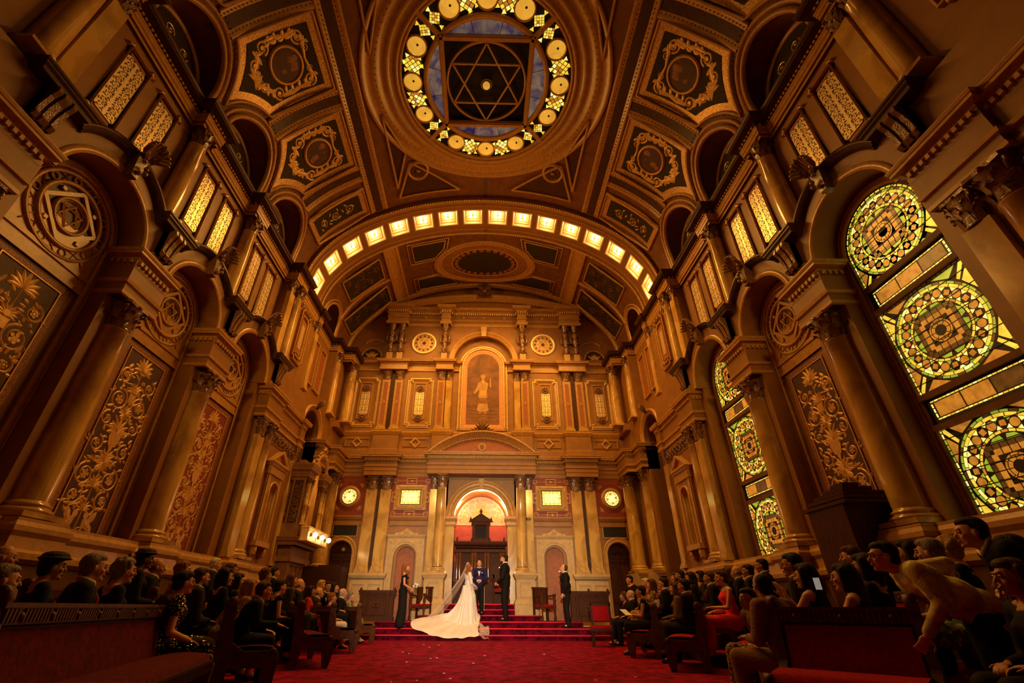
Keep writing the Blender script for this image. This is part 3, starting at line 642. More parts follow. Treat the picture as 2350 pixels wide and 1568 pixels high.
        for z0, x0, x1, yy in ((4.86, .75, 2.4, 0), (9.58, .68, 2.38, .26)):
            g = MB(); rnd = random.Random(5)
            g.box(x0, x1, yy-.02, yy, z0, z0+.36)
            for i in range(60): g.sphere((rnd.uniform(x0, x1), yy-.03, z0+rnd.uniform(.04, .32)), rnd.uniform(.02, .045), n=6, sq=(1.4, .8, 1))
            for i in range(8): g.tube([(x0+(x1-x0)*(i+.5)/8+.07*cos(a*.8), yy-.05, z0+.18+.09*sin(a*.8)) for a in range(9)], .018, 5)
            g.build('carved_foliage', 'bronze', t)
        # aedicule with niche
        t = sthing('aedicule', 'pedimented niche on the lower %s wall, %s' % (nm, wh), 'niche', s, XF, Yq, flip=fp)
        g = MB()
        for q in (-1, 1): g.box(q*.30, q*.44, -.12, 0, 2.35, 4.05)
        g.box(-.48, .48, -.15, 0, 4.05, 4.3); g.sweep([(-.48, 0), (-.48, -.15), (.48, -.15), (.48, 0)], [(o, z+4.38) for o, z in P_str(.1, .08)])
        frame_poly(g, [(-.56, 4.38), (0, 4.78), (.56, 4.38)], [(0, 0), (0, -.22), (-.06, -.2), (-.07, -.16), (-.07, 0)]); g.prism([(-.5, 4.38), (0, 4.7), (.5, 4.38)], -.1, 0)
        g.box(-.42, .42, -.2, 0, 2.22, 2.35)
        for q in (-1, 1): g.box(q*.22, q*.34, -.16, 0, 2.02, 2.22); g.tube([(q*.28, -.14, 2.2), (q*.28, -.16, 2.1), (q*.28, -.08, 2.0), (q*.28, -.02, 1.98)], .045, 6)
        g.build('niche_surround', 'trim', t)
        g = MB(); rows = []
        for j in range(14):
            z = 2.36+1.25*j/7 if j < 8 else 3.61+.24*sin(PI/2*(j-7)/6); r = .24 if j < 8 else .24*cos(PI/2*(j-7)/6)
            rows.append([(r*cos(PI*i/12), -.02-0*0+(r*sin(PI*i/12))*.8-.0, z) for i in range(13)])
        g.grid(rows, 0, True)
        g.arc([(.24, -.02), (.24, -.06), (.3, -.06), (.3, 0)], (0, 3.61), 0, PI, 16, 1)
        for q in (-1, 1): g.box(q*.24, q*.3, -.06, 0, 2.36, 3.61, 1)
        o = g.build('niche', ['marble', 'trim'], t)
        o.location = (0, -.1, 0)
        g = MB(); g.prism([(-.44, 2.36)]+[(-.24, 2.36)]+[(-.24*cos(PI*i/12), 3.61+.24*sin(PI*i/12)) for i in range(13)]+[(.24, 2.36), (.44, 2.36), (.44, 4.05), (-.44, 4.05)], -.115, -.1); g.build('niche_face', 'wall', t)
    # red recessed panels and small panel, upper chancel bay
    for q, pos in ((14.72, 'nearer'), (15.55, 'farther')):
        t = sthing('recessed_panel', '%s of two plain rust-red recessed panels high on the %s chancel wall' % (pos, nm), 'wall panel', s, 6.34, q)
        g = MB(); frame_poly(g, rect(-.25, .25, 7.9, 9.55), [(.0, 0), (.0, -.06), (.05, -.07), (.07, 0)]); g.build('panel_frame', 'trim', t); g = MB(); g.box(-.25, .25, -.01, 0, 7.9, 9.55); g.build('panel_field', 'rust', t)
    t = sthing('archivolt', 'arch band over the dark chancel opening on the %s side' % nm, 'arch moulding', s, XF+.1, 15.2)
    a = MB(); a.arc([(.78, 0), (.78, -.04), (.9, -.05), (.92, -.1), (.98, -.1), (.98, 0)], (0, 6.15), 0, PI, 22); a.build('archivolt_band', 'trim', t)
    g = MB()
    for i in range(6):
        an = -.9+1.8*i/5; g.tube([(0, -.08, 7.05), (.15*sin(an), -.2, 7.15+.1*cos(an)), (.24*sin(an), -.32, 7.15+.22*cos(an))], [.05, .05, .02], 6)
    g.build('keystone_leaf', 'bronze', t)

t = sthing('canopied_cabinet', 'black cabinet with a stepped pyramid hood against the middle right arabesque panel', 'cabinet', 1, 6.1, 7.12)
g = MB(); g.box(-.40, .40, -.75, .2, .32, 2.2); g.build('cabinet_case', 'wood', t)
g = MB()
for i, (r, z) in enumerate(((.5, 2.2), (.44, 2.28), (.34, 2.36), (.24, 2.44), (.14, 2.52))): g.box(-r, r, -.3-r*.95, min(.25, -.3+r*.95), z, z+.05)
g.build('stepped_hood', 'wood', t)
# ================================================================ end wall (plane Y = 18)
YE = 18.0
def archhole(x0, x1, z0, z1, cx, w, zs, zb=None):   # rectangle with arched notch from below
    zb = z0 if zb is None else zb
    return [(x0, z0), (cx-w, z0)]+[(cx-w*cos(PI*i/24), zs+w*sin(PI*i/24)) for i in range(25)]+[(cx+w, z0), (x1, z0), (x1, z1), (x0, z1)]
w = MB()
for q in (-1, 1):
    P = archhole(4.5, 6.4, 0, 3.6, 5.12, .42, 2.55); w.prism([(q*x, z) for x, z in P], 0, .4, 0)
    P = archhole(2.0, 3.5, 0, 3.6, 2.72, .34, 2.45); w.prism([(q*x, z) for x, z in P], 0, .4, 0)
    w.box(q*3.5, q*4.5, 0, .4, 0, 3.6, 0); w.box(q*1.3, q*6.4, 0, .4, 3.6, 5.4, 3); w.box(q*1.3, q*2.0, 0, .4, 0, 3.6, 0)
    w.box(q*5.5, q*4.7, .42, .5, 0, 3.2, 2)
w.prism(archhole(-1.35, 1.35, .9, 5.4, 0, 1.03, 3.86), 0, .4, 0)
w.box(-6.4, 6.4, .0, .4, 5.4, 10.45, 0)
P = [(-6.2, 10.4)]+[(6.28*cos(PI-PI*i/40), 10.5+4.22*sin(PI-PI*i/40)) for i in range(41)]+[(6.2, 10.4)]
w.prism(P, .0, .3, 0)
# ark recess
w.box(-1.35, -1.03, .4, 1.7, .9, 5.2, 0); w.box(1.03, 1.35, .4, 1.7, .9, 5.2, 0)
struct(w.build('wall_back', ['wall', 'wall2', 'black', 'pink'], None, (0, YE, 0)))
w = MB(); w.box(-1.2, 1.2, 1.35, 1.6, .9, 5.1, 0); w.arc([(1.03, .4), (1.03, 1.6)], (0, 3.86), 0, PI, 24, 1); struct(w.build('wall_ark_recess', ['pink2' if 'pink2' in M else 'pink', 'wall'], None, (0, YE, 0)))
lamp('ark_light_left', 'POINT', (-.75, YE+.75, 4.35), 42, (1, .55, .27), .1); lamp('ark_light_right', 'POINT', (.75, YE+.75, 4.35), 42, (1, .55, .27), .1)
lamp('ark_light_low', 'POINT', (.0, YE+.3, 4.75), 20, (1, .62, .3), .08)
t = thing('tympanum', 'pink and gold painted half-round above the wooden ark', 'mural', (0, YE+1.35, 0))
M['rose'] = mat('pink_painted_ground', (.72, .36, .24), .6, c2=(.52, .2, .11), scale=6)
M['damask'] = mat('red_damask_cloth', (.50, .07, .035), .7, c2=(.36, .045, .02), scale=9)
g = MB(); g.prism([(-1.0, 3.75)]+[(-1.0*cos(PI*i/24), 3.86+1.0*sin(PI*i/24)) for i in range(25)]+[(1.0, 3.75)], -.02, 0); g.build('painted_ground', 'rose', t)
g = MB(); palmette(g, 0, 4.05, .5, -.02, 0, 11, PI/2, 3.0, .01); palmette(g, 0, 4.25, .3, -.03, 0, 9, PI/2, 5.5, .01)
for q in (-1, 1):
    spiral(g, q*.25, 4.1, .17, q, 1.6, PI/2, .035, -.02, 0, .01); spiral(g, q*.58, 4.12, .15, -q, 1.6, PI/2, .035, -.02, 0, .01); spiral(g, q*.78, 3.93, .1, q, 1.4, PI/2, .03, -.02, 0, .01)
    for i in range(4): leaf(g, q*(.35+.1*i), 3.92, PI/2-q*.4, .2, .06, -.02, 0, .01, q)
for i in range(17):
    a = PI*(i+.5)/17; palmette(g, .9*cos(a), 3.86+.9*sin(a), .09, -.02, 0, 5, a+PI, 2.5, .01); g.disc((.82*cos(a+.09), 3.86+.82*sin(a+.09)), .025, -.02, .01, 0, 8)
g.box(-.98, .98, -.035, -.02, 3.74, 3.79); g.build('gilt_ornament', 'gold', t)
g = MB(); g.box(-1.03, 1.03, -.01, 0, 2.4, 3.75); g.build('damask_hanging', 'damask', t)
t = thing('arch_surround', 'wide gilded arch framing the altar niche with a lit cove strip', 'arch', (0, YE, 0))
g = MB(); g.arc([(1.03, .1), (1.03, -.04), (1.10, -.07), (1.12, -.04), (1.28, -.04), (1.30, -.10), (1.36, -.10), (1.36, 0)], (0, 3.86), 0, PI, 36); g.prism([(-.07, 4.84), (.07, 4.84), (.11, 5.28), (-.11, 5.28)], -.14, 0); g.build('archivolt_band', 'trim', t)
g = MB(); g.arc([(1.0, .12), (1.0, .06), (1.03, .06), (1.03, .12)], (0, 3.86), .05, PI-.05, 36); g.build('lit_cove_strip', 'strip', t)
for q in (-1, 1):
    g = MB(); g.box(q*1.0, q*1.36, -.08, .3, .96, 3.55); g.box(q*.97, q*1.4, -.11, .3, .96, 1.3); g.build('anta', 'marble', t)
    g = MB(); g.sweep([(q*1.18-.2, .3), (q*1.18-.2, -.1), (q*1.18+.2, -.1), (q*1.18+.2, .3)], [(0, 3.5), (.02, 3.55), (.02, 3.66), (.05, 3.7), (.08, 3.76), (.08, 3.84), (0, 3.86)]); g.box(q*1.18-.2, q*1.18+.2, -.1, .3, 3.5, 3.86); g.build('anta_capital', 'trim', t)
# the wooden ark
t = thing('ark', 'polished dark walnut ark with columns and a gabled tablet, behind the officiant', 'ark', (0, YE+.62, .96), 0, None, (1, 1, 1.14))
g = MB(); g.box(-.98, .98, -.15, .6, 0, .62); g.box(-.93, .93, .1, .6, .62, 1.55); g.build('cabinet', 'wood', t)
for x, wd_ in ((-.5, .34), (0, .30), (.5, .34)):
    g = MB(); g.prism(archhole(x-wd_/2-.04, x+wd_/2+.04, .66, 1.5, x, wd_/2, 1.18), .04, .1); g.box(x-wd_/2, x+wd_/2, .07, .1, .66, 1.4, 1); frame_poly(g, rect(x-wd_*.3, x+wd_*.3, .75, 1.15), [(0, .07), (0, .05), (.015, .05), (.015, .07)]); g.build('door', ['wood', 'woodl'] if 'woodl' in M else 'wood', t)
for x in (-.88, -.77, -.30, -.19, .19, .30, .77, .88):
    g = MB(); g.lathe([(.055, .62), (.06, .65), (.045, .70), (.045, .72), (.052, .9), (.045, 1.35), (.05, 1.36), (.05, 1.38), (.075, 1.46), (.08, 1.48)], c=(x, -.02), n=14); g.build('colonnette', 'woodg', t)
g = MB(); g.sweep([(-.96, .5), (-.96, -.1), (.96, -.1), (.96, .5)], [(0, 1.48), (.02, 1.5), (.02, 1.58), (.0, 1.6), (0, 1.7), (.05, 1.74), (.07, 1.8), (.07, 1.83), (0, 1.84)]); g.box(-.96, .96, -.1, .5, 1.48, 1.84)
dentils(g, [(-.96, -.1), (.96, -.1)], 1.62, 1.68, 0, .03, .07); g.build('entablature', 'wood', t)
for x in (-.9, -.32, .32, .9):
    g = MB(); g.lathe([(.04, 1.84), (.045, 1.86), (.02, 1.88), (.035, 1.92), (.01, 1.97), (0, 1.99)], c=(x, -.04), n=10); g.build('finial', 'wood', t)
g = MB(); g.box(-.38, .38, -.05, .25, 1.84, 1.92); 
for q in (-1, 1): g.box(q*.22, q*.33, -.04, .2, 1.92, 2.36)
g.box(-.2, .2, .05, .2, 1.92, 2.36); frame_poly(g, rect(-.2, .2, 1.95, 2.32), [(0, .05), (0, 0), (.03, -.02), (.04, .05)]); g.box(-.37, .37, -.06, .22, 2.36, 2.48)
g.prism([(-.42, 2.48), (0, 2.7), (.42, 2.48)], -.09, .22); frame_poly(g, [(-.42, 2.48), (0, 2.7), (.42, 2.48)], [(0, -.09), (0, -.13), (.03, -.13), (.03, .1)])
g.lathe([(.06, 2.68), (.03, 2.74), (.07, 2.8), (.02, 2.88), (0, 2.92)], c=(0, 0), n=10)
for q in (-1, 1): g.lathe([(.03, 2.5), (.045, 2.54), (.01, 2.62), (0, 2.64)], c=(q*.4, -.02), n=8)
g.build('gabled_tablet', 'wood', t)
g = MB(); g.box(-.18, .18, .03, .05, 1.97, 2.3); g.build('tablet_opening', 'black', t)
# portal columns on tall pedestals
for q, nm in ((-1, 'left'), (1, 'right')):
    t = thing('pedestal', 'cream panelled pedestal under the portal column %s of the ark' % nm, 'pedestal', (q*1.58, YE-.50, 0))
    g = MB(); g.box(-.40, .40, -.30, .45, .15, .95); g.box(-.33, .33, -.24, .45, .95, 1.75); g.sweep([(-.33, .45), (-.33, -.24), (.33, -.24), (.33, .45)], [(0, 1.7), (.03, 1.73), (.06, 1.8), (.08, 1.83), (.08, 1.88), (0, 1.9)]); g.box(-.33, .33, -.24, .45, 1.7, 1.9)
    g.sweep([(-.33, .45), (-.33, -.24), (.33, -.24), (.33, .45)], [(.07, .95), (.07, .98), (.02, 1.08), (0, 1.1)])
    frame_poly(g, rect(-.17, .17, 1.18, 1.6), [(0, -.24), (0, -.265), (.02, -.265), (.03, -.24)]); g.build('pedestal_body', 'stone', t)
    column(q*1.50, YE-.38, 1.9, 4.85, 5.33, .19, 'round marble portal column on the cream pedestal %s of the ark' % nm, base=.2)
    column(q*1.86, YE, 1.9, 4.85, 5.33, .13, 'marble pilaster half hidden behind the portal column %s of the ark' % nm, flat=True, base=.2)
    for x, wh in ((3.70, 'inner'), (4.25, 'outer')):
        column(q*x, YE-.02, 1.9, 4.83, 5.33, .205, '%s of the two lower marble pilasters %s of the square window, end wall' % (wh, nm), flat=True, base=.22)
        column(q*x, YE-.02, 7.25, 9.57, 10.03, .17, '%s of the paired upper panelled pilasters on the %s half of the end wall' % (wh, nm), flat=True, base=.14, shaftm='trim', panel=True)
    g = MB(); g.box(q*3.90, q*4.05, -.012, 0, 1.95, 5.3); g.box(q*3.87, q*4.08, -.012, 0, 7.3, 10.0); trim(g, 'dark', loc=(0, YE-.004, 0))
    column(q*5.78, YE, 1.9, 4.83, 5.33, .16, 'lower marble corner pilaster of the end wall, %s end' % nm, flat=True, base=.22)
    column(q*1.84, YE-.04, 7.25, 9.57, 10.03, .17, 'upper panelled pilaster beside the priest mural on the %s' % nm, flat=True, base=.14, shaftm='trim', panel=True)
    column(q*1.50, YE+.0, 7.25, 9.57, 10.03, .13, 'narrow plain marble pilaster next to the priest mural on the %s' % nm, flat=True, base=.14)
    t = thing('pedestal', 'wide cream panelled pedestal under the paired pilasters on the %s of the end wall' % nm, 'pedestal', (q*3.98, YE, 0))
    g = MB(); g.box(-.58, .58, -.22, .1, 0, 1.75); g.sweep([(-.58, .1), (-.58, -.22), (.58, -.22), (.58, .1)], [(0, 1.72), (.03, 1.75), (.07, 1.82), (.07, 1.9), (0, 1.9)]); g.box(-.58, .58, -.22, .1, 1.7, 1.9)
    for x in (-.28, .28): frame_poly(g, rect(x-.19, x+.19, 1.05, 1.55), [(0, -.22), (0, -.245), (.02, -.245), (.03, -.22)])
    g.build('pedestal_body', 'stone', t)
    # round windows
    n = {'left': 3, 'right': 4}[nm]
    g = MB(); g.lathe([(.52, 0), (.52, -.05), (.48, -.09), (.44, -.05), (.40, .0), (.36, .06), (.32, .06), (.29, .03), (.285, .08)], n=40); wd = struct(g.build('window_%d' % n, 'trim', None, (q*5.1, YE-.012, 4.56))); wd.rotation_euler = (0, 0, 0)
    wd.data.transform(Matrix.Rotation(PI/2, 4, 'X')); wd.data.transform(Matrix.Scale(-1, 4, (0, 1, 0))) if wd.data.vertices[0].co.y < -1 else None
    g = MB(); g.disc((0, 0), .3, 0, .004, 0, 30); g.build('leading', 'lead', wd, (0, .0, 0))
    g = MB()
    for i in range(16):
        a0 = 2*PI*i/16+.03; a1 = 2*PI*(i+1)/16-.03
        g.add([(r*cos(a), -.008, r*sin(a)) for r, a in ((.205, a0), (.205, a1), (.28, a1), (.28, a0))], [(0, 1, 2, 3)], 0)
        a0 -= .02; a1 += .02; g.add([(r*cos(a), -.008, r*sin(a)) for r, a in ((.135, a0), (.135, a1), (.195, a1), (.195, a0))], [(0, 1, 2, 3)], 0 if i % 4 else 1)
    g.disc((0, 0), .128, -.004, .004, 2, 20); g.build('window_glass', ['gl', 'ga', 'gw'], wd)
    t = thing('wall_medallion', 'gold foliage sprays painted around the round window on the %s' % nm, 'ornament', (q*5.1, YE-.003, 4.56))
    g = MB()
    for a in (45, 135, 225, 315): palmette(g, .56*cos(math.radians(a)), .56*sin(math.radians(a)), .16, 0, 0, 5, math.radians(a), 2.6)
    for a in (0, 90, 180, 270): palmette(g, .57*cos(math.radians(a)), .57*sin(math.radians(a)), .06, 0, 0, 3, math.radians(a), 2)
    g.build('foliage_spray', 'trim', t)
    # square windows with fret border
    n += 2
    g = MB(); g.box(-.60, .60, -.02, 0, -.47, .47); frame_poly(g, eared(-.56, .56, -.44, .44, .07, .09), [(0, 0), (0, -.06), (-.05, -.08), (-.09, -.05), (-.12, -.02)]); frame_poly(g, rect(-.40, .40, -.29, .29), [(0, -.02), (.02, -.07), (.06, -.07), (.08, -.02)])
    wd = struct(g.build('window_%d' % n, 'trim', None, (q*2.74, YE-.012, 4.55)))
    g = MB(); g.box(-.38, .38, -.03, -.02, -.28, .28); g.build('leading', 'lead', wd)
    g = MB()
    for i in range(9):
        for j in range(7):
            x = -.36+.08*i; z = -.26+.0743*j; e = i in (0, 8) or j in (0, 6)
            g.add([(x+.005, -.034, z+.005), (x+.075, -.034, z+.005), (x+.075, -.034, z+.069), (x+.005, -.034, z+.069)], [(0, 1, 2, 3)], 0 if e and (i+j) % 2 else (1 if e else 2))
    g.build('window_glass', ['gy', 'gl', 'gw'], wd)
    t = thing('fret_border', 'gold geometric fret around the square window on the %s' % nm, 'ornament', (q*2.74, YE-.004, 4.55))
    g = MB()
    for z in (-.62, .62): g.ribbon([(-.62, z), (.62, z)], .035, 0, .015); frame_poly(g, rect(-.17, .17, z-.09, z+.09), [(0, 0), (0, -.02), (.03, -.02), (.03, 0)]); g.disc((0, z), .045, 0, .02)
    for x in (-.62, .62): g.ribbon([(x, -.62), (x, .62)], .035, 0, .015); frame_poly(g, rect(x-.08, x+.08, -.16, .16), [(0, 0), (0, -.02), (.03, -.02), (.03, 0)]); g.disc((x, 0), .045, 0, .02)
    for x in (-.62, .62):
        for z in (-.62, .62): frame_poly(g, rect(x-.06, x+.06, z-.06, z+.06), [(0, 0), (0, -.02), (.02, -.02), (.02, 0)])
    g.build('fret', 'trim', t)
    # ledge courses, vents, doors, blind niches
    g = MB()
    for x0, x1 in ((4.5, 5.75), (2.02, 3.45)): g.sweep([(min(q*x0, q*x1), 0), (max(q*x0, q*x1), 0)], [(0, 3.5), (.02, 3.52), (.02, 3.68), (.05, 3.72), (.08, 3.8), (.08, 3.86), (0, 3.88)])
    trim(g, 'wall', loc=(0, YE-.012, 0))
    t = thing('vent', 'black two-leaf vent grille above the %s arched door' % nm, 'vent', (q*5.07, YE, 3.34)); g = MB(); g.box(-.44, .44, -.01, 0, -.19, .19); g.box(-.01, .01, -.015, 0, -.19, .19); g.build('vent_leaf', 'black', t)
    g = MB(); frame_poly(g, rect(-.44, .44, -.19, .19), [(0, 0), (0, -.03), (.03, -.03), (.03, 0)]); g.build('vent_frame', 'trim', t)
    dn = {'left': 1, 'right': 2}[nm]
    g = MB(); umould(g, .42, 2.55, 0, [(0, 0), (0, -.03), (.02, -.06), (.12, -.06), (.15, -.08), (.18, -.06), (.18, 0)]); d = struct(g.build('door_%d' % dn, 'trim', None, (q*5.12, YE, 0)))
    g = MB(); P = [(-.42, 0)]+[(-.42*cos(PI*i/16), 2.55+.42*sin(PI*i/16)) for i in range(17)]+[(.42, 0)]; g.prism(P, .28, .34)
    for z0, z1 in ((.2, 1.0), (1.15, 2.3)):
        for x in (-.2, .2): frame_poly(g, rect(x-.13, x+.13, z0, z1), [(0, .28), (0, .25), (.02, .24), (.035, .28)])
    g.box(-.02, .02, .25, .28, 0, 2.5); g.box(-.42, .42, .24, .28, 2.45, 2.55)
    for i in range(9): a = PI*(i+.5)/9; g.ribbon([(.06*cos(a), 2.55+.06*sin(a)), (.4*cos(a), 2.55+.4*sin(a))], .03, .28, .03)
    g.build('door_leaf', 'wood', d)
    if q < 0: g = MB(); g.lathe([(.0, 2.62), (.06, 2.64), (.08, 2.7), (.05, 2.76), (0, 2.78)], c=(.05, .18), n=12); g.build('door_lamp', 'brass' if 'brass' in M else 'gold', d)
    t = thing('blind_niche', 'cream stone arched surround with a rust panel on the %s of the ark' % nm, 'niche', (q*2.75, YE, 0))
    g = MB(); g.prism(archhole(-.68, .68, .3, 3.1, 0, .42, 2.45), -.06, 0)
    umould(g, .42, 2.45, .3, [(0, -.06), (0, .02), (-.03, .06), (-.06, .06), (-.08, .1)]); g.sweep([(-.68, 0), (-.68, -.06), (.68, -.06), (.68, 0)], [(0, 3.08), (.02, 3.1), (.04, 3.14), (.05, 3.18), (0, 3.2)])
    g.prism([(-.45, 3.2), (-.4, 3.26), (-.2, 3.28), (0, 3.42), (.2, 3.28), (.4, 3.26), (.45, 3.2)], -.06, -.02); palmette(g, 0, 3.24, .18, -.06, 0, 7, PI/2, 2.6, .02)
    umould(g, .50, 2.45, 1.0, [(0, -.06), (0, -.08), (.03, -.08), (.03, -.06)])
    for q2 in (-1, 1): leaf(g, q2*.5, 2.9, PI/4 if q2 > 0 else 3*PI/4, .12, .06, -.06, 0, .02); spiral(g, q2*.3, 3.27, .05, q2, 1.2, 0, .015, -.06, 0, .02)
    g.build('stone_surround', 'stone', t)
    g = MB()
    for z in [1.2+.16*i for i in range(8)]:
        for q2 in (-1, 1): g.sphere((q2*.38, .06, z), .035, n=8, sq=(.7, .7, 1.3))
    for i in range(9): a = PI*(i+.5)/9; g.sphere((.38*cos(a), .06, 2.45+.38*sin(a)), .04, n=8)
    g.build('bead_moulding', 'stone', t)
    g = MB(); P = [(-.33, .3)]+[(-.33*cos(PI*i/16), 2.45+.33*sin(PI*i/16)) for i in range(17)]+[(.33, .3)]; g.prism(P, .1, .14); g.build('niche_panel', 'rust', t)
# entablatures, dado and attic of the end wall
ent = [(-6.0, 0), (-4.62, 0), (-4.62, -.28), (-3.35, -.28), (-3.35, 0), (-2.1, 0), (-2.1, -.62), (2.1, -.62), (2.1, 0), (3.35, 0), (3.35, -.28), (4.62, -.28), (4.62, 0), (6.0, 0)]
g = MB(); g.sweep(ent, [(o, z+6.15) for o, z in P_ent(.22, .18)], 1); g.sweep(ent, [(0, 5.94), (0, 5.72), (.04, 5.71), (.04, 5.66), (.015, 5.64), (.015, 5.5), (0, 5.49), (0, 5.33), (-.1, 5.33)], 0); dentils(g, ent, 5.90, 5.97, .03, .05, .09, 1)
g.box(-2.09, 2.09, -.605, .05, 5.335, 6.14, 0)
for q in (-1, 1): g.box(q*3.36, q*4.61, -.265, .05, 5.335, 6.14, 0)
trim(g, ['wall', 'trim'], loc=(0, YE-.012, 0))
dado = [(-6.0, 0), (-4.5, 0), (-4.5, -.16), (-3.45, -.16), (-3.45, 0), (-2.08, 0), (-2.08, -.2), (-1.3, -.2), (-1.3, 0), (1.3, 0), (1.3, -.2), (2.08, -.2), (2.08, 0), (3.45, 0), (3.45, -.16), (4.5, -.16), (4.5, 0), (6.0, 0)]
g = MB(); g.sweep(dado, [(0, 7.0), (.02, 7.02), (.05, 7.08), (.08, 7.14), (.08, 7.2), (0, 7.22)], 1); g.sweep(dado, [(.06, 6.15), (.06, 6.38), (.03, 6.42), (0, 6.44), (0, 7.0)], 0)
for q in (-1, 1):
    g.box(q*3.46, q*4.49, -.145, 0, 6.15, 7.25); g.box(q*1.31, q*2.07, -.185, 0, 6.15, 7.25)
    for x in (2.76, 5.15):
        x *= q; frame_poly(g, rect(x-.5, x+.5, 6.55, 6.9), [(0, 0), (0, -.03), (-.02, -.04), (-.04, 0)], 1)
        frame_poly(g, [(x-.22, 6.72), (x, 6.95), (x+.22, 6.72), (x, 6.5)], [(0, 0), (0, -.05), (-.04, -.06), (-.07, -.04)], 1)
trim(g, ['wall', 'trim'], loc=(0, YE-.012, 0))
up_ = [(-6.0, 0), (-4.6, 0), (-4.6, -.2), (-3.4, -.2), (-3.4, 0), (-2.1, 0), (-2.1, -.26), (-1.35, -.26), (-1.35, -.04), (-1.12, -.04), (-1.12, .02)]
for q, rev in ((1, False), (-1, True)):
    pth = up_ if q > 0 else [(-x, y) for x, y in reversed(up_)]
    g = MB(); g.sweep(pth, [(o, z+10.5) for o, z in P_ent(.2, .16)], 1); g.sweep(pth, [(0, 10.3), (0, 10.12), (.03, 10.1), (.03, 10.04), (0, 10.02), (-.05, 10.02)], 1)
    sx = -q; g.box(sx*3.41, sx*4.59, -.185, 0, 10.025, 10.49); g.box(sx*1.36, sx*2.09, -.245, 0, 10.025, 10.49)
    trim(g, ['wall', 'trim'], loc=(0, YE-.012, 0))
# segmental pediment above the ark entablature
t = thing('segmental_pediment', 'curved gilded pediment over the ark portal, dark shell finial on top', 'pediment', (0, YE-.62, 6.15))
R = (2.1**2+.85**2)/(2*.85); zc = .85-R; aa = math.asin(2.1/R)
g = MB(); g.arc([(R-.30, -.0), (R-.30, -.05), (R-.22, -.05), (R-.20, -.1), (R-.1, -.12), (R-.06, -.2), (R, -.22), (R, .6)], (0, zc), PI/2-aa, PI/2+aa, 40); g.build('curved_cornice', 'trim', t)
g = MB(); g.prism([(-1.9, 0)]+[((R-.25)*cos(PI/2+aa*.92-2*aa*.92*i/24), zc+(R-.25)*sin(PI/2+aa*.92-2*aa*.92*i/24)) for i in range(25)]+[(1.9, 0)], -.02, .5)
g.build('tympanum_field', 'rust', t)
g = MB()
for i in range(44): a = PI/2+aa*.9-2*aa*.9*i/43; g.box((R-.27)*cos(a)-.02, (R-.27)*cos(a)+.02, -.1, -.02, zc+(R-.29)*sin(a)-.02, zc+(R-.29)*sin(a)+.03)
g.lathe([(.02, 0), (.16, 0), (.2, -.0)], n=4) if 0 else None
g.build('dentil_course', 'trim', t)
g = MB(); g.disc((0, .22), .16, -.02, .04, 0, 20); g.disc((0, .22), .09, -.06, .04, 1, 14); g.build('boss', ['trim', 'bronze'], t)
g = MB(); palmette(g, 0, .88, .42, -.1, 0, 9, PI/2, 2.8, .08); palmette(g, 0, .88, .25, -.16, 0, 7, PI/2, 2.6, .05)
for q in (-1, 1): spiral(g, q*.2, .93, .1, q, 1.3, PI/2, .05, -.1, 0, .06); leaf(g, q*.2, .86, PI/2-q*1.25, .28, .08, -.1, 0, .06)
g.build('shell_finial', 'bronze', t)
